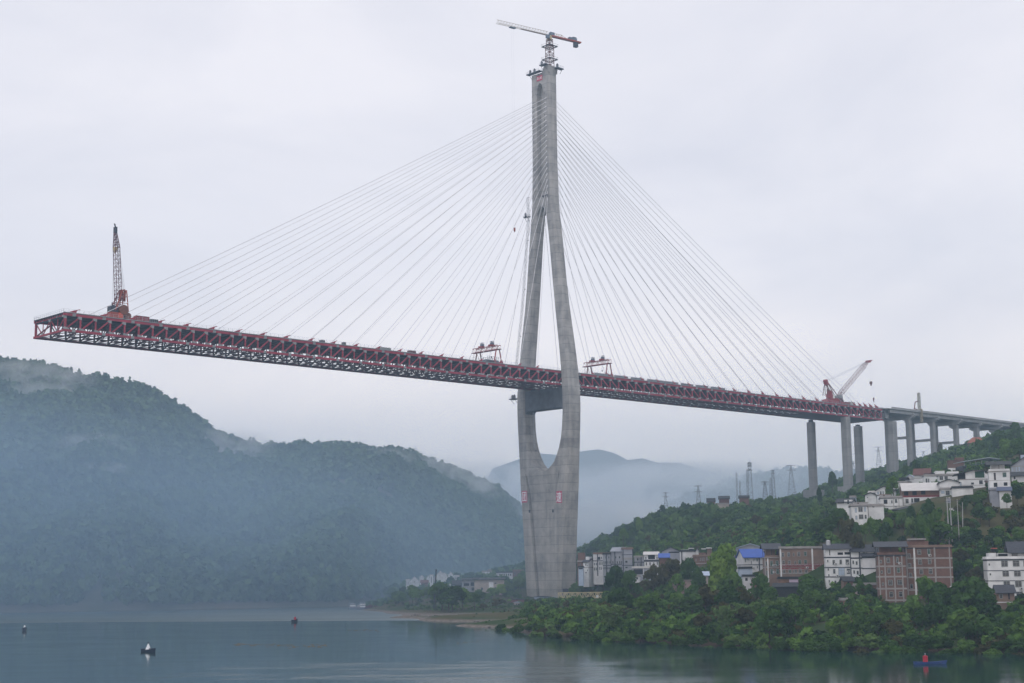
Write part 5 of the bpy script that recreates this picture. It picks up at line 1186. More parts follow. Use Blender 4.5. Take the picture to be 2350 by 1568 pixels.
# painted wall
Pw = at(*zf_(215, 1060), 520); Qw = at(*zf_(650, 1030), 520)
r = empty('painted_wall', Pw, math.atan2(0, 1), 'low garden wall painted pink, white and red among the bank trees', 'wall')
ww = Qw[0] - Pw[0]; mb = MB(); mb.box(0, ww, 0, .4, -2, 2.6); mb.build('wall', wallmat('wall_pink', (.50, .33, .33), (.40, .30, .30)), r)
for a, b_, z0, z1, mm in ((.26, .34, 1.2, 3.6, M_signred), (.46, .58, 1.0, 2.4, M_white), (.38, .45, .6, 2.5, M_signred), (.68, .84, 1.4, 2.5, TAN)):
    mb = MB(); mb.box(ww * a, ww * b_, -.05, 0, z0, z1); mb.build('painted_panel', mm, r)
mb = MB(); mb.box(-.4, ww + .3, -.6, 1.2, 2.6, 2.8); mb.build('coping', CTRIM, r)
# ---- terrace houses beyond, right of the tower
house(ze, 60, 520, 235, 770, 705, 8, RAD(-4), BRK, 'red brick house half hidden behind the right edge of the tower', wins=[(120, 560, 140, 620)], roof='flat', keep=.6, extra=[(70, 300, 228, 520, 1, 8, BRK, 'upper_storey')])
house(ze, 80, 650, 195, 770, 690, 5, RAD(-4), PBLU, 'low pale blue lean-to beside the tower edge', wins=[(90, 660, 185, 690, 2)], roof='flat', roofm=DRK, name='shed', cat='shed', keep=.5)
house(ze, 195, 525, 320, 800, 698, 8, RAD(-20), WHT, 'tall narrow white house standing alone beside the tower', wins=[(248, 560, 268, 605), (290, 700, 305, 730), (286, 590, 300, 620), (245, 760, 275, 785, 2)], bands=[(650, .25, 0)], roof='gable', roofm=TILE, rh=1.5, keep=.85, extra=[(225, 395, 300, 525, 2, 6, WHT, 'stair_hut')])
house(ze, 322, 450, 430, 780, 705, 9, RAD(-25), BRK2, 'brown brick house in shade right of the tall narrow white house', wins=[(345, 520, 362, 580), (385, 530, 402, 590), (345, 640, 362, 700)], roof='flat', roofm=DRK, keep=.7)
house(ze, 430, 335, 660, 745, 700, 9, RAD(-24), WHT2, 'four-storey pale house with brown attic in the grey terrace',
      wins=[(540, 400, 600, 470, 2), (455, 540, 480, 600), (500, 540, 520, 600), (570, 525, 590, 590), (605, 525, 625, 590), (640, 520, 655, 590), (455, 650, 480, 720), (575, 640, 592, 705), (610, 640, 628, 705), (500, 650, 520, 720), (620, 400, 640, 450)], bands=[(495, .4, 1), (615, .3, 3)], roof='flat', roofm=BRN, posts=[(535, .5, 1)], name='terrace_house', group='grey terrace right of the tower', keep=.8)
for (xa, xb, ya, yb2, lb) in ((660, 860, 345, 745, 'four-storey grey house with dark downpipes in the middle of the terrace'), (860, 1130, 275, 740, 'taller grey house with stepped gable roofs in the terrace'),):
    ws = [(xa + (xb - xa) * f, y, xa + (xb - xa) * (f + .11), y + 62) for f in (.08, .27, .46, .68, .85) for y in (500, 635)] + [(xa + (xb - xa) * f, 385, xa + (xb - xa) * (f + .14), 440) for f in (.3, .65)]
    house(ze, xa, ya, xb, yb2, 690 if xa < 800 else 680, 9, RAD(-14), GRY, lb, wins=ws, bands=[(478, .4, 1), (602, .3, 1)], posts=[(xa + 85, .5, 1), (xb - 6, .5, 1)], roof='gable' if xa > 800 else 'flat', roofm=GRY if xa > 800 else DRK, rh=1.8, name='terrace_house', group='grey terrace right of the tower', keep=.8, sidecols=1)
house(ze, 1135, 215, 1370, 690, 672, 10, RAD(4), GRY, 'tallest grey block with plain gable wall at the terrace end', wins=[(1182, 490, 1240, 540), (1345, 490, 1365, 540), (1182, 630, 1240, 668)], bands=[(348, .25, 1), (440, .9, 0), (602, .3, 1), (212, .5, 2)], posts=[(1140, .4, 1), (1362, .4, 1)], roof='flat', roofm=BRN, name='terrace_house', group='grey terrace right of the tower', keep=.8)
house(ze, 1405, 410, 1625, 630, 668, 9, RAD(2), GRY, 'low grey house between the terrace end and the white gabled house', wins=[(1455, 430, 1500, 490), (1520, 430, 1540, 490), (1465, 550, 1490, 620), (1520, 550, 1545, 620)], bands=[(525, .4, 1)], posts=[(1560, .4, 1)], roof='flat', keep=.8)
house(ze, 1632, 350, 1960, 625, 655, 9, RAD(-2), WHT, 'white house with dark open attic and pale tin roof', wins=[(1722, 355, 1885, 455, 2), (1660, 400, 1682, 462), (1922, 400, 1942, 460), (1668, 530, 1690, 600, 2), (1752, 530, 1778, 600, 2), (1845, 530, 1865, 598, 2), (1925, 520, 1945, 590, 2)], bands=[(492, .9, 1)], roof='gable', roofm=WTIN, rh=1.2, keep=.85)
house(ze, 1350, 665, 1820, 860, 640, 9, RAD(-3), GRY, 'open shed with cream flat roof on thin posts before the gabled house', wins=[(1380, 690, 1600, 810, 2)], roof='flat', roofm=WTIN, name='shed', cat='shed', posts=[(1610, .2, 3)], keep=.7)
house(ze, 1385, 870, 1520, 975, 630, 6, RAD(-3), WHT2, 'small white pillar-fronted house sunk in trees below the cream roof shed', wins=[(1402, 880, 1425, 930, 2), (1455, 880, 1482, 930, 2)], roof='flat', name='cottage', cat='house', keep=.6)
house(ze, 460, 815, 740, 930, 738, 7, RAD(-10), WHT2, 'low white farmhouse with brown tiled roof below the grey terrace', wins=[(585, 820, 635, 865, 2), (500, 830, 520, 870)], roof='gable', roofm=RTIL, rh=1.8, name='cottage', cat='house', keep=.8)
# ---- upper village on the hillside, right
G_ = 'white hillside houses under the viaduct'
house(zg, 350, 1070, 692, 1400, 512, 11, RAD(3), WHT, 'white two-storey house with roof hut, lowest left of the hillside village', wins=[(428, 1108, 465, 1205, 3), (500, 1092, 590, 1195), (620, 1092, 660, 1188, 3), (432, 1275, 470, 1350, 3), (505, 1250, 598, 1345), (625, 1258, 665, 1340)], bands=[(1072, .35, 1)], roof='flat', keep=.8, group=G_,
      extra=[(420, 992, 720, 1070, 3, 9, WHT, 'roof_hut'), (405, 982, 730, 994, 2.4, 9.5, CTRIM, 'hut_slab'), (500, 995, 532, 1070, 2.9, 3.0, BRN, 'door')])
house(zg, 694, 1072, 1030, 1330, 513, 10, RAD(12), WHT, 'blank white side wing of the lowest hillside house', wins=[(790, 1082, 835, 1098, 2)], roof='flat', posts=[(700, .2, 0)], keep=.8, group=G_)
house(zg, 40, 1000, 372, 1120, 560, 8, RAD(-8), WHT, 'small white house with slanting dark awning at the far left of the village', wins=[(60, 960 + 45, 190, 1015, 2), (262, 1005, 300, 1030)], roof='gable', roofm=DRK, rh=1.5, keep=.8, group=G_, extra=[(200, 945, 366, 1000, 0, 7, WHT, 'gable_room'), (262, 950, 302, 1000, -.05, 0, GLS, 'window')])
house(zg, 965, 905, 1420, 1180, 545, 10, RAD(2), WHT, 'white house with deep shaded verandas in the middle of the village', wins=[(1028, 935, 1105, 1025, 2), (1185, 955, 1212, 1018), (1262, 930, 1312, 1010), (1040, 1115, 1120, 1180, 2), (1250, 1085, 1300, 1100)], bands=[(905, .4, 1), (1078, .3, 0)], posts=[(1235, .2, 0), (1345, .2, 0)], roof='flat', keep=.85, group=G_,
      extra=[(960, 832, 1190, 905, 2, 8, WHT, 'roof_hut'), (950, 822, 1195, 834, 1.5, 8.4, BRN, 'hut_slab'), (1032, 834, 1062, 905, 1.9, 2.0, BRN, 'door')])
r, w, h = house(zg, 1420, 885, 2290, 1065, 552, 12, RAD(3), WHT, 'house with white lower floor and brick upper floor under a white tin roof', wins=[(1480, 925, 1545, 1015), (1658, 910, 1775, 995, 2), (1600, 915, 1640, 1000)], bands=[(872, .6, 2), (1062, .3, 0)], posts=[(1432, .2, 0), (1585, .3, 3)], roof=None, keep=.85, group=G_,
      extra=[(1420, 745, 2290, 868, 0, 12, BRK2, 'upper_storey'), (1455, 768, 1545, 852, -.06, 0, M_black, 'opening'), (1632, 762, 1722, 848, -.06, 0, M_black, 'opening'), (1815, 752, 1905, 835, -.06, 0, M_black, 'opening'), (1590, 1000, 1790, 1045, -1.6, -.1, GRY, 'balcony')])
u1 = w; hh = h * (1065 - 745) / 180; mb = MB(); mb.prism([(-1.2, hh - .3), (6, hh + 2.9), (13, hh - .3), (13, hh - .1), (6, hh + 3.1), (-1.2, hh - .1)], lambda y, z, e: (e, y, z), -.3, w + .2); mb.build('tin_roof', WTIN, r)
mb = MB(); mb.prism([(0, hh - .02), (12, hh - .02), (6, hh + 2.8)], lambda y, z, e: (e, y, z), .01, w - .01); mb.build('gable_wall', BRK2, r)
house(zg, 1190, 1140, 1560, 1230, 530, 6, RAD(3), GRY, 'low lean-to with white tin roof below the brick-topped house', wins=[(1200, 1150, 1400, 1225, 2)], roof='shedx', roofm=WTIN, rh=1.4, name='lean_to', cat='shed', keep=.8)
house(zg, 865, 745, 1195, 840, 600, 9, RAD(-12), WHT, 'white house with long arched dark roof behind the shaded verandas', wins=[(892, 770, 920, 830, 3), (945, 765, 975, 830), (1000, 765, 1020, 830)], roof='gable_f', roofm=DRK, rh=1.5, keep=.8, group=G_)
house(zg, 700, 790, 862, 850, 610, 6, RAD(-12), WHT, 'low white annexe left of the arched dark roof', wins=[(770, 800, 850, 825)], roof='flat', roofm=WTIN, keep=.8, group=G_)
house(zg, 630, 850, 860, 930, 585, 7, RAD(-5), WHT, 'white shed with blue-edged dark roof among trees', roof='gable_f', roofm=DRK, rh=1.0, keep=.8, group=G_, wins=[(470 + 200, 880, 690, 900)])
house(zg, 310, 890, 430, 950, 600, 6, RAD(-5), PBLU, 'pale blue-grey hut just right of the near pier foot', roof='flat', name='hut', cat='hut', keep=.8)
house(zg, 1175, 590, 1520, 690, 640, 8, RAD(-14), WHT, 'long low white house with strip windows left of the red-roofed house', wins=[(1195, 605, 1220, 635), (1250, 600, 1280, 630), (1300, 590, 1330, 620), (1365, 575 + 20, 1420, 620, 3), (1215, 690 - 12, 1245, 690, 2)], bands=[(588, .5, 0)], roof='flat', keep=.8, group=G_, extra=[(1310, 470, 1480, 520, 3, 8, DRK, 'rear_shed')])
house(zg, 1480, 500, 1672, 660, 645, 8, RAD(-10), WHT, 'white house with folded pale blue canopy left of the red-roofed house', wins=[(1490, 470 + 35, 1660, 515, 2), (1530, 600, 1640, 660, 3)], roof='gable_f', roofm=PBLU, rh=1.6, keep=.8, group=G_)
house(zg, 1660, 430, 1986, 640, 630, 11, RAD(-6), WHT, 'big white house below the red tiled roof with dark stain lines', wins=[(1900, 430, 1980, 470, 2), (1890, 540, 1920, 620), (1940, 540, 1975, 630)], bands=[(492, .2, 0)], roof='gable', roofm=RTIL, rh=3.0, keep=.7, group=G_)
house(zh, -10, 700, 300, 900, 610, 9, RAD(3), WHT, 'white house with mossy blank wall right of the red tiled roof', wins=[(20, 755, 60, 860), (75, 760, 100, 850)], roof='flat', keep=.7, group=G_, extra=[(0, 640, 240, 700, .5, 8, M_black, 'open_storey'), (250, 590, 455, 700, 0, 8, WHT, 'gable_room')])
house(zh, 312, 690, 775, 830, 595, 8, RAD(3), WHT, 'white house with two shuttered bays under a pale lintel', wins=[(330, 695, 410, 790), (440, 685, 515, 780)], bands=[(680 + 12, .5, 0)], roof='flat', keep=.7, group=G_, extra=[(520, 600, 770, 690, .5, 8, WHT, 'upper_storey')])
house(zh, 530, 520, 910, 650, 690, 9, RAD(2), WHT, 'white house with square red brick upper storey near the hilltop', wins=[(640, 575, 675, 620), (808, 560, 885, 605), (925 - 20, 530, 908, 570)], roof=None, keep=.8, group=G_, extra=[(535, 350, 885, 520, 0, 9, BRK, 'brick_storey'), (695, 285, 895, 350, 1, 7, BRK, 'stair_hut'), (525, 345, 890, 358, -.3, 9.3, RTIL, 'coping')])
# steel canopy hall behind
P_ = at(*zh(890, 640), 660)
r = empty('steel_canopy', P_, RAD(2), 'dark roof terrace under a long pale-edged steel canopy on thin posts', 'canopy'); Q_ = at(*zh(1900, 640), 660); w = Q_[0] - P_[0]; sc_ = 660 / F_ / 1.743 / 5.601
hz = lambda y: (640 - y) * sc_
mb = MB(); mb.prism([(-1.0, hz(372)), (w * .55, hz(285)), (w * .80, hz(325)), (w * .80, hz(335)), (w * .55, hz(300)), (-1.0, hz(384))], lambda x, z, e: (x, e, z), -1, 12); mb.build('canopy_roof', mat('canopy_edge', (.40, .46, .50), .5), r)
mb = MB(); mb.box(0, w, 2, 12, -6, hz(470)); mb.build('wall', DTRIM, r)
mb = MB(); mb.prism([(0, hz(470)), (w * .55, hz(410)), (w, hz(380)), (w, hz(372)), (w * .55, hz(402)), (0, hz(462))], lambda x, z, e: (x, e, z), .5, 10); mb.build('lower_canopy', mat('canopy_teal', (.10, .20, .24), .5), r)
for k in range(7): mb = MB(); mb.box(w * .13 * k, w * .13 * k + .2, 0, .2, hz(480), hz(390 - 12 * k) if k < 5 else hz(330)); mb.build('post', CTRIM, r)
r, w, h = house(zh, 780, 780, 1372, 1100, 560, 11, RAD(2), WHT, 'white house with green net panel under a dark gabled eave', wins=[(1048, 850, 1110, 895), (1228, 805, 1308, 890), (1092, 1003, 1168, 1090), (1238, 1000, 1315, 1050), (800, 835, 830, 930, 3)], bands=[(780, .35, 0), (912, .12, 0)], roof=None, keep=.8, group=G_,
      extra=[(930, 640, 1372, 780, 0, 10, WHT, 'upper_storey'), (1145, 600, 1352, 745, -.08, 0, GNET, 'green_net'), (785, 650, 930, 780, .6, 10, M_black, 'open_storey')])
f_ = h / 320.0; mb = MB(); mb.prism([(-1.8, (1100 - 672) * f_), (w * .58, (1100 - 575) * f_), (w + .8, (1100 - 610) * f_), (w + .8, (1100 - 600) * f_), (w * .58, (1100 - 562) * f_), (-1.8, (1100 - 660) * f_)], lambda x, z, e: (x, e, z), -1.0, 11); mb.build('roof', DRK, r)
mb = MB(); mb.prism([(w * .25, (1100 - 641) * f_), (w - .02, (1100 - 641) * f_), (w - .02, (1100 - 608) * f_), (w * .58, (1100 - 578) * f_), (w * .25, (1100 - 628) * f_)], lambda x, z, e: (x, e, z), .02, 9.9); mb.build('gable_wall', WHT, r)
house(zh, 1450, 605, 1925, 1005, 512, 11, RAD(1), WHT, 'tall white house with sooty streak and open roof frame at the village edge', wins=[(1760, 628, 1842, 730, 1), (1548, 852, 1628, 945, 2), (1772, 848, 1855, 925, 2)], bands=[(600, .9, 3), (800, .12, 0)], roof='canopy', roofm=DRK, rh=2.8, keep=.9, group=G_, extra=[(1560, 620, 1605, 790, -.03, 0, mat('soot', (.06, .05, .05), .9), 'soot_stain'), (1920 - 20, 600, 1925, 1000, -.04, 0, WHT2, 'corner_strip')])
house(zh, 1460, 1008, 1665, 1165, 508, 8, RAD(1), GRY, 'grey rendered basement under the tall white house', roof='flat', roofm=GRY, name='basement', cat='house', keep=.9)
house(zh, 1670, 1045, 1945, 1165, 506, 7, RAD(1), WHT, 'low white store under the blue-grey balcony of the tall white house', roof='flat', name='store', cat='house', keep=.9, extra=[(1615, 945, 1960, 1032, -1.2, 2, mat('balcony_blue', (.16, .19, .30), .7), 'balcony')])
house(zh, 1378, 800, 1450, 1010, 540, 8, RAD(1), BRN, 'dark stained passage wall between two white houses', roof='flat', name='passage_wall', cat='wall', keep=.9, extra=[(1365, 640, 1440, 800, .2, 6, WHT2, 'upper_storey')])
house(zh, 1930, 490, 2300, 660, 560, 10, RAD(-6), GRY, 'grey house with tall narrow bays under a long dark roof, right edge', wins=[(2045, 500, 2075, 620, 3), (2100, 470 + 25, 2140, 600, 3), (1960, 500, 1985, 600, 3)], bands=[(488, .35, 0)], roof='shedx', roofm=DRK, rh=4.2, keep=.8, group=G_, extra=[(2160, 230, 2300, 480, 1, 9, PBLU, 'upper_storey')])
house(zh, 1940, 700, 2300, 790, 545, 7, RAD(-4), WHT2, 'low stained shed under a sagging dark roof at the right edge', wins=[(1990, 710, 2030, 770, 2)], roof='gable', roofm=DRK, rh=1.5, name='shed', cat='shed', keep=.8)
house(zh, 335, 850, 765, 1000, 545, 9, RAD(2), WHT, 'white shed with dark gabled roof behind the utility poles', roof='gable_f', roofm=DRK, rh=1.1, keep=.8, group=G_)
house(zh, 368, 1005, 610, 1330, 538, 8, RAD(2), WHT, 'white house with blue shutters directly behind the utility poles', wins=[(372, 1035, 452, 1090, 3), (475, 1030, 568, 1130), (590, 1035, 606, 1095, 3), (462, 1230, 520, 1300, 2)], roof='flat', keep=.75, group=G_)
house(zh, 622, 975, 1090, 1290, 525, 8, RAD(1), WHT, 'white blank-walled house with slanting cables right of the utility poles', roof='flat', roofm=DRK, keep=.8, group=G_)
house(zk, 1640, 225, 1855, 300, 930, 8, RAD(0), BRK, 'brick house with upturned orange tiled roof on the hillcrest below the viaduct', wins=[(1650, 230, 1665, 240)], roof='hip', roofm=mat('roof_orange_tile', (.30, .11, .075), .8), rh=3.6, keep=.9)
# hill crest cottages
house(zj2, 862, 672, 940, 735, 835, 8, 0, BRK2, 'brown hut with dark roof at the left of the hilltop cluster', roof='gable', roofm=DRK, rh=2.0, keep=.8, name='cottage', cat='house')
house(zj2, 942, 700, 1085, 735, 828, 8, 0, TAN, 'long pale yellow cottage on the ridge above the forest', roof='flat', keep=.8, name='cottage', cat='house')
house(zj2, 985, 640, 1090, 705, 845, 8, 0, RTIL, 'dark red barn behind the pale yellow cottage', roof='gable', roofm=DRK, rh=1.5, keep=.8, name='barn', cat='barn')
house(zj2, 1195, 630, 1295, 672, 850, 8, 0, BRK, 'brick cottage on the ridge below the radio masts', roof='gable', roofm=DRK, rh=1.3, keep=.8, name='cottage', cat='house')
# ---- far village left of the tower
F2 = 'pale houses of the far village'
def fh(x0, y0, x1, y1, Y, d, yaw, m, lb, roof='flat', rm=None, rh=1.5, wins=(), **k): house(zfar, x0, y0, x1, y1, Y, d, yaw, m, lb, wins=wins, roof=roof, roofm=rm, rh=rh, group=F2, **k)
fh(185, 400, 358, 470, 880, 12, RAD(0), WHT, 'white gabled house, nearest the water in the far village', 'gable_f', WTIN, 2.4, wins=[(262, 365 + 40, 275, 425)])
fh(112, 385, 180, 500, 872, 9, RAD(0), WHT, 'tall narrow white house at the left end of the far village', 'flat', WTIN, wins=[(125, 400, 132, 470), (150, 395, 158, 470)])
fh(365, 340, 450, 415, 900, 10, RAD(0), WHT, 'small white gabled house second from left in the far village', 'gable_f', WTIN, 1.5)
fh(500, 350, 562, 412, 905, 9, RAD(0), WHT, 'small white house left of the big gable in the far village', 'gable_f', WTIN, 1.6)
fh(562, 300, 625, 450, 880, 9, RAD(0), WHT, 'tall white house with stair windows left of the slanting mast', 'flat', WTIN, wins=[(585, 320, 597, 440)])
fh(632, 345, 885, 412, 888, 13, RAD(0), WHT, 'broad white gabled hall in the centre of the far village', 'gable_f', WTIN, 4.2, wins=[(692, 375, 700, 395)])
fh(780, 285, 885, 340, 915, 9, RAD(0), WHT, 'white house with round gable behind the broad hall', 'gable_f', WTIN, 1.4)
fh(895, 300, 1012, 385, 905, 9, RAD(0), WHT, 'white gabled house right of the broad hall in the far village', 'gable_f', WTIN, 2.2, wins=[(950, 320, 960, 350)])
fh(1015, 310, 1115, 385, 905, 9, RAD(0), WHT, 'white house with dark upright windows at the right of the far cluster', 'flat', WTIN, wins=[(1030, 320, 1042, 370), (1062, 330, 1080, 370)])
fh(905, 345, 985, 400, 895, 6, 0, BRK, 'small brick hut between white gables in the far village')
fh(395, 430, 525, 520, 865, 8, 0, BRK2, 'brown brick house among trees below the far white cluster', 'gable', RTIL, 1.4)
fh(848, 478, 950, 565, 800, 8, 0, WHT, 'plain white cube house at the edge of the wood', 'flat', WTIN)
fh(1545, 225, 1728, 388, 890, 11, RAD(0), WHT, 'tall white apartment house with roof lift housing left of the tower', 'flat', CTRIM, wins=[(1552, 240, 1580, 258), (1552, 275, 1580, 298), (1552, 318, 1580, 338), (1552, 355, 1580, 375)], extra=[(1650, 175, 1720, 215, 2, 8, CTRIM, 'lift_housing')])
fh(1735, 290, 1800, 370, 895, 8, 0, WHT2, 'narrow pale house right of the tall white apartment house', wins=[(1745, 300, 1760, 345), (1775, 300, 1790, 345)])
fh(1812, 245, 2140, 370, 900, 10, 0, WHT2, 'long white house with many windows near the tower', 'flat', DRK, wins=[(1870 + 40 * i, 262, 1890 + 40 * i, 300) for i in range(6)])
fh(2120, 205, 2330, 300, 880, 10, 0, BRK, 'red-brown brick house touching the left edge of the tower', 'flat', BRN, wins=[(2060 + 90, 230, 2080 + 90, 280)])
fh(1405, 420, 1960, 615, 775, 12, RAD(2), TAN, 'wide tan rendered building with dark roof beams above the bushes', 'canopy', DRK, 1.6, wins=[(1520, 520, 1562, 565), (1778, 515, 1822, 560), (1778, 432, 1815, 455)], posts=[(1715, 2.4, 3)])
fh(1180, 420, 1402, 680, 785, 10, RAD(2), GRY, 'grey open-framed house with balconies left of the tan building', 'canopy', DRK, 1.4, wins=[(1200, 440, 1300, 490, 2), (1195, 525, 1260, 580, 3), (1345, 520, 1395, 580), (1195, 610, 1390, 670, 2), (1330, 425, 1400, 490, 2)], bands=[(510, .4, 0), (590, .35, 0)])
fh(1000, 470, 1170, 600, 800, 10, RAD(2), GRY, 'low grey shed with dark sagging roof left of the open-framed house', 'gable', DRK, 2.2, wins=[(1030, 480, 1160, 530, 2)])

# ---- utility poles and transformer
def pole(zf, x, ytop, ybot, Y, label, arms=1, th=.24, lean=0):
    P = at(*zf(x, ybot), Y); h = (zf(0, ybot)[1] - zf(0, ytop)[1]) / F_ * Y
    r = empty('utility_pole', P, 0, label, 'utility pole', 'concrete utility poles beside the village')
    mb = MB(); mb.tube((0, 0, -9), (lean, 0, h), th * .8, th * .5, 8); mb.build('post', mat('pole_concrete', (.36, .36, .35), .85), r)
    for k in range(arms): mb = MB(); mb.box(-.9, .9, -.06, .06, h - .5 - k * .9, h - .35 - k * .9); mb.build('cross_arm', DTRIM, r)
    return r, P, h
pr, PP, ph_ = pole(zh, 512, 1180, 1620, 470, 'left pole of the transformer pair in front of the white house', 2, .3)
pr2, PP2, ph2 = pole(zh, 575, 1170, 1540, 472, 'right pole of the transformer pair in front of the white house', 2, .3)
pole(zh, 737, 1215, 1560, 470, 'single pole with cross-arm right of the transformer pair', 1, .2)
pole(zh, 815, 1290, 1475, 480, 'short white leaning pole at the hedge', 0, .22, .5)
tfm = empty('transformer', (PP + PP2) / 2 + np.array([0, 0, ph_ * .62]), 0, 'grey transformer with insulators slung between two utility poles', 'transformer')
mb = MB(); mb.box(-.6, .6, -.5, .5, 0, 1.3); mb.build('tank', GRY, tfm)
for k in (-.4, 0, .4): mb = MB(); mb.tube((k, 0, 1.3), (k, 0, 1.9), .09, .05, 6); mb.build('insulator', M_white, tfm)
_g = ground_at(*zh(605, 1600)); cbx = empty('electrical_cabinet', (_g[0], _g[1], float(ground_z(_g[0], _g[1])) + .3), 0, 'white electrical cabinet at the foot of the transformer poles', 'cabinet')
mb = MB(); mb.box(-.65, .65, -.5, .5, -2, 1.5); mb.build('body', M_white, cbx); mb = MB(); mb.box(-.75, .75, -.6, .6, 1.5, 1.6); mb.build('lid', GRY, cbx); mb = MB(); mb.box(-.03, .03, -.54, -.5, -1, 1.4); mb.build('door_seam', DTRIM, cbx)

# ---- pylons and masts
M_pyl = mat('pylon_steel', (0.24, 0.28, 0.33), .6)
def pylon(zf, x, ytop, ybot, Y, label, wid=3.0, arms=(.62, .8, .97), armw=2.6, r_=.085, name='pylon', cat='pylon', grp='pylons on the ridge'):
    P = at(*zf(x, ybot), Y); h = (zf(0, ybot)[1] - zf(0, ytop)[1]) / F_ * Y
    o = empty(name, P, 0, label, cat, grp)
    mb = MB(); mb.lattice((0, 0, -6), (0, 0, h * .62), wid, wid, 8, r_, up=(0, 1, 0), w1=wid * .35, h1=wid * .35, rc=r_ * 1.5); mb.lattice((0, 0, h * .62), (0, 0, h), wid * .35, wid * .35, 7, r_, up=(0, 1, 0), w1=.5, h1=.5, rc=r_ * 1.4); mb.build('lattice_body', M_pyl, o)
    for k in arms:
        mb = MB(); mb.bar((-armw, 0, h * k), (armw, 0, h * k), r_ * 2, r_ * 2); mb.bar((-armw, 0, h * k), (0, 0, h * (k + .035)), r_ * 1.4, r_ * 1.4); mb.bar((armw, 0, h * k), (0, 0, h * (k + .035)), r_ * 1.4, r_ * 1.4); mb.build('cross_arm', M_pyl, o)
    return o
pylon(zj2, 427, 577, 730, 850, 'small power pylon at the left end of the ridge', 3.2, (.72, .97), 2.0)
pylon(zj2, 770, 505, 722, 850, 'tall dark power pylon left of the ridge cottages', 4.0, (.70, .97), 2.4, .10)
pylon(zj2, 1740, 292, 510, 1000, 'power pylon right of the radio masts', 5.0, (.76, .98), 3.4)
pylon(zj2, 1463, 460, 560, 950, 'short stubby pylon between the radio masts', 3.4, (.7, .85, .97), 2.6, .10)
z6b_ = zoomf(3100, 1400, 2.24)
pylon(z6b_, 930, 868, 1000, 1250, 'pylon seen between the third and fourth piers', 4.5, (.72, .97), 4.0)
pylon(z6b_, 1330, 908, 945, 1500, 'tiny distant pylon behind the viaduct columns', 3.0, (.9,), 3.0)
pylon(z6b_, 703, 1000, 1080, 1250, 'pylon seen in the slot between the second and third piers', 3.5, (.8, .97), 3.0)
def radio(zf, x, ytop, ybot, Y, label, wid=2.4, rings=(), thin=False):
    P = at(*zf(x, ybot), Y); h = (zf(0, ybot)[1] - zf(0, ytop)[1]) / F_ * Y
    o = empty('radio_mast', P, 0, label, 'radio mast', 'radio masts on the ridge')
    mb = MB()
    if thin: mb.lattice((0, 0, -6), (0, 0, h), .7, .7, int(h / 2), .07, up=(0, 1, 0), rc=.12)
    else: mb.lattice((0, 0, -6), (0, 0, h * .9), wid, wid, 12, .08, up=(0, 1, 0), w1=wid * .45, h1=wid * .45, rc=.14)
    mb.build('lattice_body', M_pyl, o)
    if not thin:
        mb = MB(); mb.tube((0, 0, h * .9), (0, 0, h), .12, .06, 6); mb.build('spire', M_pyl, o)
    for k in rings: mb = MB(); mb.tube((0, 0, h * k), (0, 0, h * (k + .018)), wid * .5, n=10); mb.tube((0, 0, h * (k + .018)), (0, 0, h * (k + .055)), wid * .42, wid * .28, n=10); mb.build('antenna_ring', M_pyl, o)
radio(zj2, 1310, 230, 575, 900, 'tallest radio mast with three antenna rings on the ridge', 3.0, (.66, .78, .86))
radio(zj2, 1550, 335, 535, 920, 'radio mast with one crown of antennas right of the tallest', 2.4, (.78, .92))
radio(zj2, 1172, 370, 625, 880, 'thin guyed mast, leftmost of the ridge masts', thin=True)
radio(zj2, 1203, 458, 590, 880, 'short thin mast beside the leftmost guyed mast', thin=True)
radio(zj2, 1280, 332, 585, 890, 'thin guyed mast just left of the tallest radio mast', thin=True)
radio(zj2, 1525, 418, 520, 930, 'short lattice mast left of the crowned radio mast', 2.0)
zL = zoomf(0, 1350, 1.119)
radio(zL, 1860, 487, 560, 1490, 'lone radio mast on the crest of the left mountain', 3.0)
# ---------------------------------------------------------------- boats
def hull(mb, L, W, hmid, bow, mi=0, stern=.75, mi2=None):
    """open boat, bow towards +x; sheer rises to bow; with rim and inner floor"""
    n = 13; outer = []; inner = []
    for i in range(n):
        t = i / (n - 1); x = -L / 2 + L * t
        w = W / 2 * (stern + (1 - stern) * min(1, t * 2.5)) * (1 - max(0, (t - .55) / .45) ** 2.2 * .97)
        dz = hmid + bow * max(0, (t - .45) / .55) ** 2 + .12 * (1 - t) ** 3
        kx = x - (L * .05 * max(0, (t - .8) / .2)); kw = w * .62
        outer.append([(x, -w, dz), (kx, -kw, -.25), (kx, kw, -.25), (x, w, dz)])
        inner.append([(x, -max(.01, w - .08), dz), (kx, -max(.01, kw - .08), .05), (kx, max(.01, kw - .08), .05), (x, max(.01, w - .08), dz)])
    vs = [p for r in outer for p in r] + [p for r in inner for p in r]; fs = []; o = 4 * n
    for i in range(n - 1):
        for k in range(3): fs.append((i * 4 + k, (i + 1) * 4 + k, (i + 1) * 4 + k + 1, i * 4 + k + 1)); fs.append((o + i * 4 + k, o + i * 4 + k + 1, o + (i + 1) * 4 + k + 1, o + (i + 1) * 4 + k))
        for k in (0, 3): fs.append((i * 4 + k, (i + 1) * 4 + k, o + (i + 1) * 4 + k, o + i * 4 + k))
    fs += [(0, 1, 2, 3), (o + 3, o + 2, o + 1, o + 0)]
    return mb.add(vs, fs, mi)
M_bblue = mat('boat_blue', (0.035, 0.075, 0.24), .5, noise=.25, nscale=.8); M_bnavy = mat('boat_navy', (0.010, 0.022, 0.055), .5); M_bred = mat('buoy_red', (0.42, 0.022, 0.045), .5)
def wat(px, py): return water_at(px, py, 0)
P = wat(2136, 1524.5); a = wat(2096, 1524.5); b_ = wat(2176, 1524.5); Lb = np.linalg.norm(b_ - a)
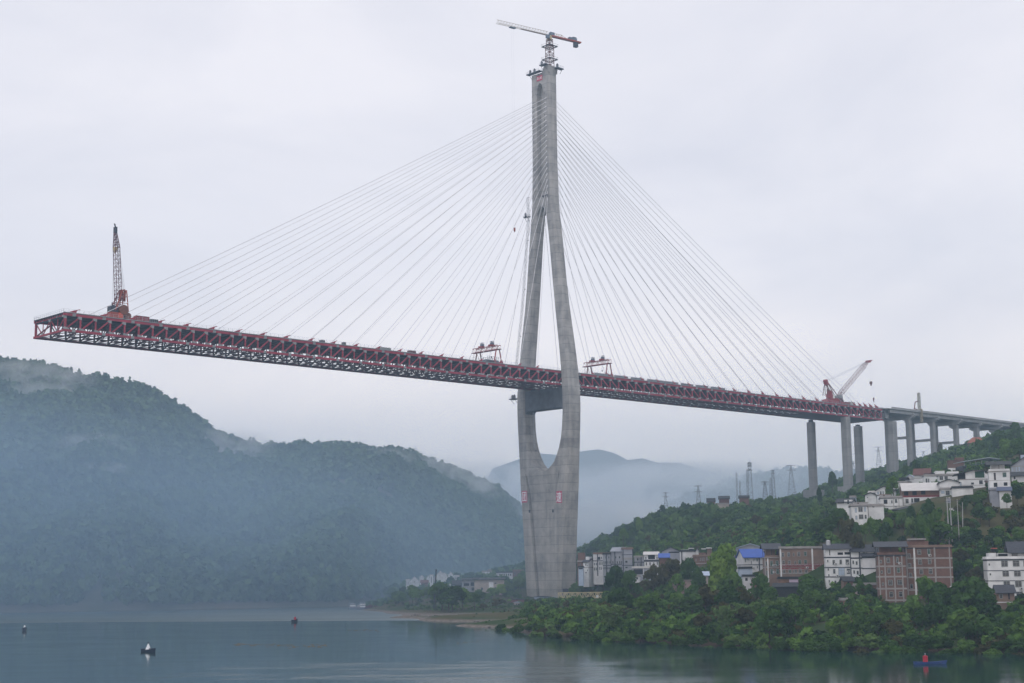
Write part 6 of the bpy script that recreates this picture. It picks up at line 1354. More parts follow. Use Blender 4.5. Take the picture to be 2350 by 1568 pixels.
r = empty('marker_boat', P, RAD(3), 'blue marker boat carrying a red drum, nearest the right bank', 'boat', 'boat-shaped channel markers')
mb = MB(); hull(mb, Lb, Lb * .22, .42, .30); mb.build('hull', M_bblue, r)
mb = MB(); mb.box(-Lb * .42, Lb * .30, -Lb * .085, Lb * .085, .30, .36); mb.build('deck', mat('boat_deck', (.10, .14, .25), .7), r)
x0 = -Lb * .155; mb = MB(); mb.tube((x0, 0, .36), (x0, 0, 1.55), .47, n=14); mb.tube((x0, 0, 1.55), (x0, 0, 1.68), .40, .1, n=14); mb.build('drum', M_bred, r)
mb = MB(); mb.tube((x0, 0, 1.68), (x0, 0, 2.0), .05, n=6); mb.tube((x0, 0, 1.9), (x0, 0, 2.05), .1, n=8); mb.build('lamp', M_rail, r)
P = wat(342, 1496.5); a = wat(324, 1496.5); b_ = wat(362, 1496.5); w_ = np.linalg.norm(b_ - a); yaw = RAD(-38); Lb = w_ / math.cos(yaw) * .93
r = empty('marker_boat', P, yaw, 'dark navy marker boat with a white cone, in open water at left centre', 'boat', 'boat-shaped channel markers')
mb = MB(); hull(mb, Lb, Lb * .27, .60, .42, stern=.85); mb.build('hull', M_bnavy, r)
mb = MB(); mb.box(-Lb * .45, Lb * .25, -Lb * .11, Lb * .11, .45, .52); mb.build('deck', M_bnavy, r)
mb = MB(); mb.tube((-.35, 0, .5), (-.35, 0, 2.0), .72, .07, 12); mb.build('cone', mat('cone_white', (.78, .80, .82), .5), r)
mb = MB(); mb.tube((-.35, 0, 2.0), (-.35, 0, 2.35), .16, n=8); mb.tube((-.35, 0, 2.35), (-.35, 0, 2.55), .05, n=6); mb.build('lamp', M_dsteel, r)
mb = MB()
for i in range(6): t = Lb * (.08 + i * .07); mb.box(t - .05, t + .05, -.3, -.2, .6, .98)
mb.build('stanchions', M_bnavy, r)
P = wat(56, 1448); Lb = 5.4
r = empty('marker_boat', P, RAD(-68), 'small dark marker boat with a white cone near the left edge', 'boat', 'boat-shaped channel markers')
mb = MB(); hull(mb, Lb, Lb * .30, .85, .55, stern=.85); mb.build('hull', M_bnavy, r)
mb = MB(); mb.tube((.3, 0, .5), (.3, 0, 2.0), .6, .12, 12); mb.build('cone', MATS['cone_white'], r)
mb = MB(); mb.tube((.3, 0, 2.0), (.3, 0, 2.3), .1, n=8); mb.build('lamp', M_dsteel, r)
P = wat(677, 1428.2)
r = empty('marker_boat', P, RAD(75), 'distant dark marker boat with a small red drum in mid river', 'boat', 'boat-shaped channel markers')
mb = MB(); hull(mb, 4.5, 1.6, .85, .5, stern=.85); mb.build('hull', M_bnavy, r)
mb = MB(); mb.tube((0, 0, .6), (0, 0, 1.9), .45, n=10); mb.tube((0, 0, 1.9), (0, 0, 2.15), .2, .05, n=8); mb.build('drum', M_bred, r)
# work ships moored off the far point
zs = zoomf(1360, 2380, 9.79)
def ship(xa, xb, yb, label, decks, mast):
    A = wat(*zs(xa, yb)); B = wat(*zs(xb, yb)); w = B[0] - A[0]; sc2 = A[1] / F_ / 1.743 / 9.79; P = (A + B) / 2
    r = empty('river_ship', P, 0, label, 'ship'); Z_ = lambda y: (yb - y) * sc2
    mb = MB(); mb.prism([(-w / 2 - .3, .9), (-w / 2 + .1, -.5), (w / 2 - .2, -.5), (w / 2 + .2, 1.0)], lambda x, z, e: (x, e, z), -1.8, 1.8); mb.build('hull', mat('ship_hull', (.13, .16, .20), .7), r)
    for (xx0, yy0, xx1, yy1, m_) in decks:
        mb = MB(); mb.box((xx0 - (xa + xb) / 2) * sc2, (xx1 - (xa + xb) / 2) * sc2, -1.4, 1.4, Z_(yy1), Z_(yy0)); mb.build('deckhouse', m_, r)
    for (xm, ya, yb_) in mast: mb = MB(); x = (xm - (xa + xb) / 2) * sc2; mb.tube((x, 0, Z_(yb_)), (x, 0, Z_(ya)), .08, n=6); mb.build('mast', M_rail, r)
    return r
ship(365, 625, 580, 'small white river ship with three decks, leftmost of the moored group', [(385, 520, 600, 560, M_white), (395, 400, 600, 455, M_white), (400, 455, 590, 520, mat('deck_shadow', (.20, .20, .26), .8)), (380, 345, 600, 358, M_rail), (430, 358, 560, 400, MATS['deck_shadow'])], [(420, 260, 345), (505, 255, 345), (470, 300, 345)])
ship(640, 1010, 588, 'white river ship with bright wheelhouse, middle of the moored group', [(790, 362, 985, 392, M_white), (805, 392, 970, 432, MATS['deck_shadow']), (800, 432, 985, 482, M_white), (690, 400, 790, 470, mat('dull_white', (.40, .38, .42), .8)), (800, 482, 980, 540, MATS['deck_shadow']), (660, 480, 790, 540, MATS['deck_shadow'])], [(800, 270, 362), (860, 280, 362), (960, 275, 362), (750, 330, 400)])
A = wat(*zs(985, 585)); B = wat(*zs(1475, 585)); w = B[0] - A[0]; sc2 = A[1] / F_ / 1.743 / 9.79
r = empty('barge', (A + B) / 2, 0, 'dark barge heaped with rusty red scrap beside the moored ships', 'barge')
mb = MB(); mb.prism([(-w / 2, .95), (-w / 2 + .3, -.5), (w / 2 - .3, -.5), (w / 2, .95)], lambda x, z, e: (x, e, z), -2, 2); mb.build('hull', mat('barge_hull', (.05, .06, .10), .7), r)
mb = MB(); rr = random.Random(4)
for i in range(26):
    x = rr.uniform(-w * .42, w * .42); s_ = rr.uniform(.4, 1.0); zc2 = .9 + rr.random() * 1.7 * (1 - abs(x / (w * .5)) ** 2); mb.bar((x - s_, rr.uniform(-1.2, 1.2), zc2), (x + s_, rr.uniform(-1.2, 1.2), zc2 + rr.uniform(-.3, .3)), s_ * .8, s_ * .7)
k_ = mb.build('scrap_load', mat('scrap_rust', (.13, .05, .055), .85, noise=.4, nscale=1.5), r); k_['kind'] = 'stuff'
A = wat(*zs(1500, 560)); B = wat(*zs(2140, 560))
r = empty('pontoon', A, 0, 'low dark pontoon walkway between the barge and the far point', 'pontoon')
mb = MB(); mb.box(0, B[0] - A[0], -1, 1, -.3, .45); mb.build('deck', M_bnavy, r); mb = MB(); mb.bar((0, 0, 1.1), (B[0] - A[0], 0, 1.1), .1, .1); mb.build('handrail', M_reddark, r)
# strings of flotsam
rr = random.Random(11); mb = MB()
for (xa, ya, xb, yb2, n) in ((540, 1478, 640, 1482, 40), (640, 1480, 750, 1486, 50), (800, 1446, 870, 1448, 16), (1040, 1472, 1110, 1480, 8)):
    for i in range(n):
        P = wat(xa + (xb - xa) * rr.random(), ya + (yb2 - ya) * rr.random() + rr.gauss(0, 1.0)); s_ = rr.uniform(.1, .45); mb.bar(P + np.array([-s_, 0, .02]), P + np.array([s_, rr.uniform(-.3, .3), .02]), .25, .08)
fl_ = mb.build('flotsam', mat('flotsam_brown', (.20, .15, .09), .9)); tag(fl_, 'thin strings of brown floating debris on the open water', 'debris', kind='stuff')
# rocks and drift on the gravel spit
M_rock = mat('rock_grey', (.20, .18, .165), .9, noise=.4, nscale=1.2)
def rock_mesh(seed, r0):
    rr = random.Random(seed); import bmesh as bm_; bm = bm_.new(); bm_.ops.create_icosphere(bm, subdivisions=2, radius=r0)
    for v in bm.verts: v.co *= rr.uniform(.72, 1.15); v.co.z *= .62
    me = bpy.data.meshes.new('rock'); bm.to_mesh(me); bm.free(); me.materials.append(M_rock); return me
RK = [rock_mesh(i, 1.0) for i in range(4)]
rr = random.Random(5); rl = []
for (px, py, s_) in ((950, 1408, 1.3), (957, 1406, 1.0), (962, 1409, .8), (948, 1411, .7), (985, 1413, .8), (1000, 1411, .6), (1095, 1428, 1.1), (1105, 1425, .8), (1060, 1431, .9), (1082, 1434, .7), (1118, 1432, 1.2), (1040, 1420, .6), (1012, 1424, .7), (975, 1421, .5), (1126, 1424, .9)):
    q = water_at(px, py, 1.2); o = bpy.data.objects.new('rock', RK[rr.randrange(4)]); COL.objects.link(o); o.location = (q[0], q[1], float(ground_z(q[0], q[1])) + .1); o.scale = (s_ * 1.4, s_, s_); o.rotation_euler = (0, 0, rr.random() * 6)
    tag(o, ('pale ' if s_ < .75 else 'large dark ') + 'boulder on the gravel spit, ' + ('by its far tip' if px < 970 else 'in the middle of the spit' if px < 1050 else 'close to the near bank trees'), 'rock', 'boulders on the gravel spit')
# ---------------------------------------------------------------- vegetation
def leafmat(name, c_dark, c_light, sc=.35, trans=.25):
    m = bpy.data.materials.new(name); m.use_nodes = True; t = m.node_tree; t.nodes.clear(); L = t.links.new
    out = N(t, 'ShaderNodeOutputMaterial'); geo = N(t, 'ShaderNodeNewGeometry'); oi = N(t, 'ShaderNodeObjectInfo')
    nz = N(t, 'ShaderNodeTexNoise'); nz.inputs['Scale'].default_value = sc; nz.inputs['Detail'].default_value = 3; L(geo.outputs['Position'], nz.inputs['Vector'])
    ad = N(t, 'ShaderNodeMath', operation='MULTIPLY_ADD'); ad.inputs[1].default_value = .55; L(oi.outputs['Random'], ad.inputs[0])
    s1 = N(t, 'ShaderNodeMath', operation='MULTIPLY'); s1.inputs[1].default_value = .8; L(nz.outputs[0], s1.inputs[0]); L(s1.outputs[0], ad.inputs[2])
    rp = N(t, 'ShaderNodeValToRGB'); el = rp.color_ramp.elements; el[0].position = .30; el[0].color = (*c_dark, 1); el[1].position = .85; el[1].color = (*c_light, 1); L(ad.outputs[0], rp.inputs[0])
    df = N(t, 'ShaderNodeBsdfDiffuse'); tr = N(t, 'ShaderNodeBsdfTranslucent'); mx_ = N(t, 'ShaderNodeMixShader'); mx_.inputs[0].default_value = trans
    L(rp.outputs[0], df.inputs[0]); L(rp.outputs[0], tr.inputs[0]); L(df.outputs[0], mx_.inputs[1]); L(tr.outputs[0], mx_.inputs[2]); L(mx_.outputs[0], out.inputs[0]); return m
LM_dark = leafmat('leaf_dark', (0.014, 0.042, 0.013), (0.064, 0.130, 0.032)); LM_mid = leafmat('leaf_mid', (0.034, 0.086, 0.018), (0.112, 0.205, 0.042))
LM_light = leafmat('leaf_light', (0.11, 0.20, 0.030), (0.20, 0.31, 0.06)); LM_brown = leafmat('leaf_brown', (0.045, 0.050, 0.018), (0.088, 0.086, 0.032))
LM_pale = leafmat('leaf_pale', (0.060, 0.120, 0.035), (0.12, 0.20, 0.06)); LM_far = leafmat('leaf_far', (0.020, 0.050, 0.026), (0.105, 0.165, 0.075), sc=.014)
M_bark = mat('bark', (0.075, 0.06, 0.045), .9)
def crown_mesh(name, seed, mtl, n, blobs, leaf, flat=1.0):
    """leaf-clump quads scattered over and inside a handful of overlapping lobes; unit height about 1"""
    r = np.random.RandomState(seed); B = np.array(blobs, float); vol = B[:, 3] ** 2; idx = r.choice(len(B), n, p=vol / vol.sum())
    d = r.normal(size=(n, 3)); d /= np.linalg.norm(d, axis=1)[:, None]; d[:, 2] = np.where(d[:, 2] < -.35, -d[:, 2], d[:, 2])
    rad = B[idx, 3] * (1 - .45 * r.rand(n) ** 2.2); c = B[idx, :3] + d * rad[:, None] * np.array([1, 1, flat])
    c += r.normal(size=(n, 3)) * leaf * .35
    nrm = d + r.normal(size=(n, 3)) * .55; nrm /= np.linalg.norm(nrm, axis=1)[:, None]
    t = np.cross(nrm, r.normal(size=(n, 3))); t /= np.linalg.norm(t, axis=1)[:, None]; b = np.cross(nrm, t)
    s = leaf * (.6 + .8 * r.rand(n))[:, None]; v = np.stack([c - t * s - b * s * .6, c + t * s * .3 - b * s * .75, c + t * s + b * s * .5, c - t * s * .4 + b * s * .8], 1).reshape(-1, 3)
    me = bpy.data.meshes.new(name); me.vertices.add(len(v)); me.vertices.foreach_set('co', v.ravel().astype(np.float32)); f = np.arange(len(v)); me.loops.add(len(v)); me.loops.foreach_set('vertex_index', f)
    me.polygons.add(n); me.polygons.foreach_set('loop_start', np.arange(0, 4 * n, 4)); me.polygons.foreach_set('loop_total', np.full(n, 4)); me.materials.append(mtl); me.update(calc_edges=True); return me
def lobes(seed, k, spread, z0, z1, r0, r1):
    r = random.Random(seed); out_ = []
    for i in range(k):
        a = r.random() * 6.283; q = r.random() ** .6 * spread; z = r.uniform(z0, z1); q *= 1 - max(0, (z - z0) / (z1 - z0) - .45) * .9
        out_.append((q * math.cos(a), q * math.sin(a), z, r.uniform(r0, r1)))
    return out_
def trunk_mesh(seed, h, r0, limbs, leaning=0):
    r = random.Random(seed); mb = MB(); x = y = 0; pts = [(0, 0, -.25)]
    for i in range(4): x += r.uniform(-.03, .03) + leaning; y += r.uniform(-.03, .03); pts.append((x, y, h * (i + 1) / 4))
    for i in range(4): mb.tube(pts[i], pts[i + 1], r0 * (1 - .2 * i), r0 * (1 - .2 * (i + 1)), 6)
    for k in range(limbs):
        a = r.random() * 6.28; p = pts[2 + k % 3]; e = (p[0] + math.cos(a) * r.uniform(.15, .32), p[1] + math.sin(a) * r.uniform(.15, .32), p[2] + r.uniform(.12, .28)); mb.tube(p, e, r0 * .5, r0 * .18, 5)
    me = bpy.data.meshes.new('trunk'); me.from_pydata(mb.v, [], mb.f); me.materials.append(M_bark); me.update(); return me
# species: unit-height crowns, scaled per tree
SP = {}
def species(key, mtl, variants, n, leaf, k, spread, z0, z1, r0, r1, th, tr, limbs, flat=1.0):
    SP[key] = [(crown_mesh('crown', hash(key) % 1000 + i * 13, mtl, n, lobes(i * 7 + len(key) * 3, k, spread, z0, z1, r0, r1), leaf, flat), trunk_mesh(i * 5 + 1, th, tr, limbs)) for i in range(variants)]
import zlib
def hash(s): return zlib.crc32(s.encode())
species('dark', LM_dark, 4, 1500, .045, 11, .30, .42, .86, .13, .22, .62, .028, 5)
species('mid', LM_mid, 4, 1500, .045, 12, .33, .40, .84, .12, .21, .60, .026, 5)
species('light', LM_light, 3, 2000, .036, 13, .27, .36, .86, .12, .20, .60, .024, 5)
species('brown', LM_brown, 3, 1100, .042, 13, .34, .34, .82, .10, .17, .62, .022, 6)
species('pale', LM_pale, 3, 1200, .042, 12, .32, .40, .86, .10, .18, .60, .022, 6)
species('tall', LM_dark, 2, 1300, .040, 12, .15, .25, .90, .10, .16, .80, .022, 4)
def bamboo(seed):
    r = np.random.RandomState(seed); mb = MB(); C_ = []; 
    for i in range(16):
        a = r.rand() * 6.28; L_ = .75 + r.rand() * .3; lean = .12 + r.rand() * .30; p0 = np.array([math.cos(a) * .05, math.sin(a) * .05, -.2]); prev = p0
        for k in range(1, 7):
            t = k / 6; p = np.array([math.cos(a) * (.05 + lean * t ** 2.2), math.sin(a) * (.05 + lean * t ** 2.2), L_ * (t - .14 * t ** 3)]); mb.tube(prev, p, .007, .005, 4, caps=False)
            if k >= 2: C_ += [((prev + p) / 2)[0:3].tolist() + [.055 + .03 * r.rand()] for _ in range(2)]
            prev = p
    cm = crown_mesh('crown', seed, LM_pale, 1500, C_, .034); me = bpy.data.meshes.new('trunk'); me.from_pydata(mb.v, [], mb.f); me.materials.append(mat('bamboo_stem', (.12, .14, .05), .7)); return cm, me
SP['bamboo'] = [bamboo(3), bamboo(8)]
DESC = {'dark': 'dark green round-crowned tree', 'mid': 'mid green leafy tree', 'light': 'bright lime green tree', 'brown': 'brownish thin-leaved tree', 'pale': 'pale green feathery tree', 'tall': 'tall narrow dark tree', 'bamboo': 'arching bamboo clump'}
DESC.update({'bush_dark': 'dark green waterside bush', 'bush_mid': 'mid green waterside bush', 'bush_pale': 'pale green waterside bush', 'bush_brown': 'brownish waterside bush'})
PLACED = []; TREES = []
def blocked(x, y, rad, h, zg_):
    for (cx_, cy_, hw, hd, yaw, rect, Yb) in FOOT:
        dx, dy = x - cx_, y - cy_; u_ = dx * math.cos(yaw) + dy * math.sin(yaw); v_ = -dx * math.sin(yaw) + dy * math.cos(yaw)
        if abs(u_) < hw + rad * .35 and abs(v_) < hd + rad * .35: return True
    tx, ty = scr((x, y, zg_ + h)); ww = rad * .85 / y * F_
    for (cx_, cy_, hw, hd, yaw, rect, Yb) in FOOT:
        if y < Yb + 2 and rect[0] < tx + ww and rect[2] > tx - ww and ty < rect[3] and ty + 40 > rect[1]: return True
    return False
CLEAR = [((1165, 1300, 1300, 1374), 765), ((1280, 1352, 1386, 1374), 698), ((1284, 1378, 1312, 1398), 698)]   # the tower foot and the yellow beam stay in view
def fit_height(x, y, z, h, rad):
    for rect, Yb in CLEAR:
        if y > Yb: continue
        tx, ty = scr((x, y, z + h)); ww = rad * .8 / y * F_
        if rect[0] < tx + ww and rect[2] > tx - ww and ty < rect[3]: h = max(1.2, h - (rect[3] - ty) / F_ * y)
    return h
def clear_tower(x, y, rad):
    v = np.array([x, y, 0]) - O3; s, q = v @ D3 - ST, v @ T3
    return abs(s) < 13 + rad * .5 and abs(q) < 20 + rad * .5
def add_tree(kind, x, y, h, wf=1.0, force=False, zoff=0, bush=False):
    z = float(ground_z(x, y))
    if z < .8 and not force: return False
    h = fit_height(x, y, z, h, h * .45 * wf); rad = h * .45 * wf
    if not force and (blocked(x, y, rad, h, z) or clear_tower(x, y, rad)): return False
    v = SP[kind][rnd.randrange(len(SP[kind]))]
    TREES.append((('bush_' if bush else '') + kind, x, y, z + zoff, h, wf, rnd.random() * 6.28, v)); PLACED.append((x, y, rad)); return True
def inpoly(px, py, poly):
    c = False; n = len(poly); j = n - 1
    for i in range(n):
        xi, yi = poly[i]; xj, yj = poly[j]
        if (yi > py) != (yj > py) and px < (xj - xi) * (py - yi) / (yj - yi) + xi: c = not c
        j = i
    return c
# hero trees read off the photograph: kind, base px, base py, distance, height px, width factor
def hero(kind, px, pybase, Y, hpx, wf=1.0):
    P = at(px, pybase, Y); h = hpx / F_ * Y; z = float(ground_z(P[0], P[1])); zt_ = P[2]
    v = SP[kind][rnd.randrange(len(SP[kind]))]; hh = zt_ + h - z
    if hh < h * .6: z = zt_; hh = h
    if hh > h * 1.9: z = zt_ + h - h * 1.9; hh = h * 1.9
    hh = fit_height(P[0], P[1], z, hh, h * .45 * wf); h = min(h, hh)
    TREES.append((kind, P[0], P[1], z, hh, wf * h / hh, rnd.random() * 6.28, v)); PLACED.append((P[0], P[1], h * .45 * wf))
for a_ in [('light', 1665, 1345, 470, 92, 1.05), ('light', 1650, 1350, 468, 66, 1.1), ('mid', 1680, 1372, 462, 60, 1.3), ('brown', 1620, 1420, 430, 80, 1.2), ('brown', 1700, 1420, 425, 76, 1.2), ('brown', 1660, 1450, 405, 70, 1.3), ('pale', 1590, 1430, 420, 66, 1.3),
           ('dark', 1750, 1390, 440, 68, 1.0), ('dark', 1862, 1395, 432, 72, 1.35), ('mid', 1770, 1400, 436, 52, 1.0), ('mid', 2130, 1400, 392, 80, 1.15), ('dark', 2165, 1420, 385, 78, 1.2), ('mid', 2100, 1440, 375, 60, 1.2), ('dark', 2230, 1440, 372, 110, 1.2), ('dark', 2260, 1460, 366, 95, 1.1), ('brown', 2245, 1400, 384, 85, 1.0),
           ('dark', 2200, 1470, 362, 80, 1.3), ('mid', 2330, 1470, 350, 62, 1.2), ('dark', 2300, 1480, 346, 58, 1.2), ('mid', 1975, 1362, 445, 26, 1.4), ('dark', 1998, 1368, 440, 26, 1.3), ('brown', 1985, 1372, 436, 22, 1.4), ('dark', 1945, 1362, 448, 22, 1.5), ('light', 2150, 1290, 452, 20, 1.2), ('mid', 2160, 1262, 470, 62, 1.6), ('mid', 2200, 1245, 474, 40, 1.5), ('bamboo', 2030, 1445, 372, 48, 1.3), ('bamboo', 2060, 1460, 366, 44, 1.2), ('pale', 2080, 1435, 378, 42, 1.1),
           ('dark', 1368, 1388, 650, 52, 1.1), ('mid', 1392, 1390, 640, 44, 1.2), ('dark', 2215, 1158, 505, 20, 1.7), ('dark', 2235, 1150, 505, 18, 1.7), ('mid', 2256, 1143, 507, 16, 1.5), ('mid', 2150, 1192, 490, 24, 1.4), ('dark', 2134, 1176, 500, 30, 1.1), ('mid', 2070, 1198, 498, 26, 1.3), ('dark', 2092, 1186, 503, 24, 1.4), ('brown', 2196, 1172, 498, 14, 1.6), ('mid', 2040, 1208, 495, 24, 1.4), ('mid', 2310, 1150, 500, 16, 1.5), ('dark', 2335, 1140, 505, 22, 1.5), ('mid', 1985, 1222, 492, 26, 1.3), ('dark', 1962, 1224, 490, 24, 1.4), ('mid', 2012, 1214, 497, 22, 1.4), ('dark', 1345, 1376, 720, 38, 1.2), ('mid', 1372, 1372, 712, 46, 1.3), ('dark', 1400, 1372, 700, 42, 1.3), ('mid', 1322, 1374, 725, 34, 1.2), ('mid', 1340, 1370, 726, 40, .9), ('dark', 1385, 1366, 706, 40, 1.2), ('dark', 1420, 1350, 560, 48, 1.5), ('dark', 1445, 1352, 556, 40, 1.4), ('mid', 1390, 1365, 580, 38, 1.2), ('brown', 1540, 1330, 560, 50, 1.5), ('brown', 1500, 1335, 565, 44, 1.4), ('dark', 1580, 1330, 545, 46, 1.3), ('mid', 1555, 1360, 520, 40, 1.5), ('dark', 1600, 1345, 520, 36, 1.3),
           ('pale', 2095, 1225, 465, 44, 1.4), ('mid', 2120, 1235, 462, 62, .9), ('mid', 2140, 1200, 475, 30, .9), ('mid', 2005, 1220, 480, 36, 1.3), ('dark', 2030, 1235, 470, 34, 1.3), ('brown', 1945, 1240, 490, 52, 1.3), ('brown', 1965, 1250, 480, 38, 1.1), ('mid', 2050, 1120, 570, 26, 1.4), ('mid', 2040, 1135, 560, 20, 1.3),
           ('dark', 1955, 1145, 640, 26, 1.2), ('dark', 2105, 1090, 700, 38, .75), ('tall', 2122, 1090, 720, 34, .9), ('dark', 2080, 1095, 730, 26, .9), ('tall', 1880, 1140, 720, 26, 1.0), ('dark', 1910, 1108, 940, 24, 1.3), ('dark', 2290, 1020, 760, 32, 1.2), ('mid', 2250, 1030, 780, 26, 1.4), ('dark', 2340, 1050, 640, 50, 1.1), ('mid', 2310, 1050, 660, 40, 1.2), ('dark', 2330, 1000, 800, 30, 1.3), ('brown', 2160, 1035, 1000, 22, 1.0),
           ('dark', 1635, 1180, 820, 26, 1.0), ('pale', 1490, 1200, 800, 20, 1.1), ('light', 1465, 1212, 780, 26, 1.0), ('dark', 1520, 1180, 830, 20, 1.2), ('mid', 1240 + 190, 1232, 760, 22, 1.2), ('pale', 1500, 1222, 770, 22, 1.4), ('dark', 1600, 1170, 850, 16, 1.2),
           ('dark', 1015, 1402, 690, 62, 1.2), ('dark', 1040, 1404, 680, 56, 1.3), ('mid', 1062, 1402, 690, 50, 1.2), ('mid', 1000, 1400, 705, 54, 1.0), ('dark', 1088, 1402, 690, 40, 1.3), ('dark', 1030, 1404, 676, 44, 1.5), ('pale', 1190, 1352, 800, 32, 1.5), ('light', 1130, 1378, 752, 28, 1.6), ('pale', 1160, 1356, 800, 26, 1.6), ('mid', 1100, 1385, 740, 30, 1.5), ('light', 1170, 1385, 745, 26, 1.7), ('brown', 1150, 1395, 720, 26, 1.8), ('pale', 1180, 1372, 760, 42, 1.2), ('light', 1150, 1372, 765, 30, 1.3), ('mid', 1195, 1380, 750, 48, 1.0), ('mid', 1120, 1390, 740, 26, 1.3), ('brown', 1140, 1402, 690, 28, 1.5), ('brown', 1110, 1405, 680, 22, 1.4),
           ('mid', 1215, 1448, 560, 48, 1.3), ('mid', 1180, 1442, 540, 32, 1.3), ('dark', 1165, 1450, 515, 30, 1.2), ('dark', 1250, 1455, 520, 46, 1.3), ('mid', 1300, 1420, 600, 34, 1.4), ('dark', 1340, 1420, 570, 50, 1.3), ('dark', 1370, 1440, 500, 52, 1.3), ('mid', 1320, 1460, 450, 52, 1.3), ('dark', 1280, 1462, 470, 44, 1.2), ('mid', 1200, 1460, 500, 36, 1.4)]:
    hero(*a_)
# the rest by zone: polygon in the picture fixes which part of the slope, the tree itself stands where the ray meets the ground
ZN = [([(1150, 1455), (1300, 1395), (1450, 1360), (1620, 1360), (1800, 1390), (2000, 1410), (2350, 1410), (2360, 1492), (1850, 1486), (1500, 1472), (1250, 1458)], 58, (5.0, 9.0), ['dark', 'dark', 'mid', 'mid', 'brown', 'pale', 'dark', 'bamboo']),
      ([(1330, 1345), (1500, 1340), (1600, 1360), (1560, 1400), (1330, 1400)], 14, (5, 8), ['dark', 'mid', 'brown', 'mid']),
      ([(1400, 1262), (1440, 1215), (1560, 1180), (1760, 1150), (1900, 1160), (1960, 1230), (1900, 1245), (1700, 1250), (1550, 1255)], 30, (5, 8.5), ['mid', 'dark', 'mid', 'pale', 'brown', 'dark']),
      ([(1980, 1225), (2150, 1205), (2350, 1200), (2350, 1300), (2200, 1245), (2000, 1245)], 20, (4, 7), ['mid', 'dark', 'mid', 'brown']),
      ([(2200, 1250), (2270, 1250), (2270, 1380), (2200, 1380)], 10, (4, 7), ['mid', 'dark', 'brown']),
      ([(1960, 1100), (2130, 1090), (2180, 1030), (2350, 1010), (2350, 1040), (2180, 1060), (2030, 1110)], 26, (4.5, 8), ['dark', 'mid', 'mid', 'tall']),
      ([(840, 1385), (900, 1360), (1000, 1350), (1010, 1390), (900, 1392)], 22, (5, 9), ['mid', 'dark', 'pale', 'mid'])]
for poly, cnt, (h0, h1), kinds in ZN:
    xs = [p[0] for p in poly]; ys = [p[1] for p in poly]; got = 0
    for _ in range(cnt * 14):
        if got >= cnt: break
        px, py = rnd.uniform(min(xs), max(xs)), rnd.uniform(min(ys), max(ys))
        if not inpoly(px, py, poly): continue
        gp = ground_at(px, py)
        if gp is None: continue
        h = rnd.uniform(h0, h1)
        if any((gp[0] - a) ** 2 + (gp[1] - b) ** 2 < (h * .30 + c * .35) ** 2 for a, b, c in PLACED): continue
        if add_tree(rnd.choice(kinds), gp[0], gp[1], h, rnd.uniform(.9, 1.35)): got += 1
# bushes and small trees leaning over the waterline
for px in np.arange(1150, 2420, 15.0):
    py = np.interp(px, [1130, 1190, 1280, 1400, 1550, 1700, 1850, 2000, 2350, 2450], [1441, 1452, 1461, 1469, 1478, 1484, 1490, 1492, 1498, 1500]) - rnd.uniform(1, 6)
    gp = water_at(px + rnd.uniform(-5, 5), py, .6)
    if rnd.random() < .8: add_tree(rnd.choice(['dark', 'mid', 'dark', 'pale', 'brown', 'mid']), gp[0], gp[1], rnd.uniform(2.2, 5.0), rnd.uniform(1.3, 1.9), force=True, zoff=-.5, bush=True)
# landmarks used to say where a tree stands
LMK = [(1120, 1420, 'beside the gravel spit'), (1230, 1430, 'on the bank below the tower foot'), (1330, 1400, 'by the yellow truss gantry'), (1420, 1370, 'below the grey terrace'), (1540, 1345, 'below the white gabled house'), (1560, 1440, 'on the bank left of the lime tree'), (1660, 1340, 'in front of the brown brick building'), (1680, 1440, 'on the bank under the lime tree'),
       (1760, 1370, 'below the blue-roofed house'), (1860, 1370, 'in front of the brown block'), (1850, 1450, 'on the waterside below the brown block'), (1960, 1380, 'below the white four-storey house'), (2000, 1450, 'on the waterside below the brick shed'), (2120, 1370, 'in front of the brick tenements'), (2110, 1450, 'on the bank behind the blue marker boat'), (2230, 1400, 'between tenement and right white house'),
       (2320, 1440, 'below the plank house'), (2240, 1290, 'on the slope right of the tenements'), (2200, 1230, 'on the slope above the tenements'), (2310, 1230, 'under the field at the right edge'), (2110, 1210, 'by the transformer poles'), (2020, 1215, 'under the lowest hillside house'), (2045, 1120, 'among the hillside houses'), (1940, 1230, 'left of the lowest hillside house'),
       (1950, 1140, 'by the near pier foot'), (1880, 1150, 'between the first two piers'), (1780, 1160, 'on the ridge by the radio masts'), (1640, 1180, 'beside the ridge cottages'), (1520, 1185, 'on the ridge by the small pylons'), (1440, 1230, 'at the tip of the ridge'), (1560, 1230, 'on the mid slope above the warehouse'), (1750, 1220, 'on the slope above the brown block'), (2100, 1080, 'under the viaduct columns'),
       (2260, 1030, 'on the crest under the viaduct end'), (2340, 1040, 'above the right village houses'), (1020, 1385, 'on the bank before the far village'), (1170, 1370, 'between spit and tower foot'), (900, 1375, 'on the far point by the moored ships'), (980, 1360, 'just below the far village')]
NT = []
for (kind, x, y, z, h, wf, rot, v) in TREES:
    sx_, sy_ = scr((x, y, z + h * .5)); lm = min(LMK, key=lambda q: (q[0] - sx_) ** 2 + (q[1] - sy_) ** 2 * 2.5)[2]; NT.append([kind, x, y, z, h, wf, rot, v, lm, sx_])
from collections import defaultdict
grp = defaultdict(list)
for t_ in NT: grp[(t_[0], t_[8])].append(t_)
ORD = ['leftmost', 'second', 'third', 'fourth', 'fifth', 'sixth', 'seventh', 'eighth', 'ninth', 'tenth', 'eleventh', 'twelfth', 'thirteenth', 'fourteenth', 'fifteenth', 'sixteenth', 'seventeenth', 'eighteenth', 'nineteenth', 'twentieth']
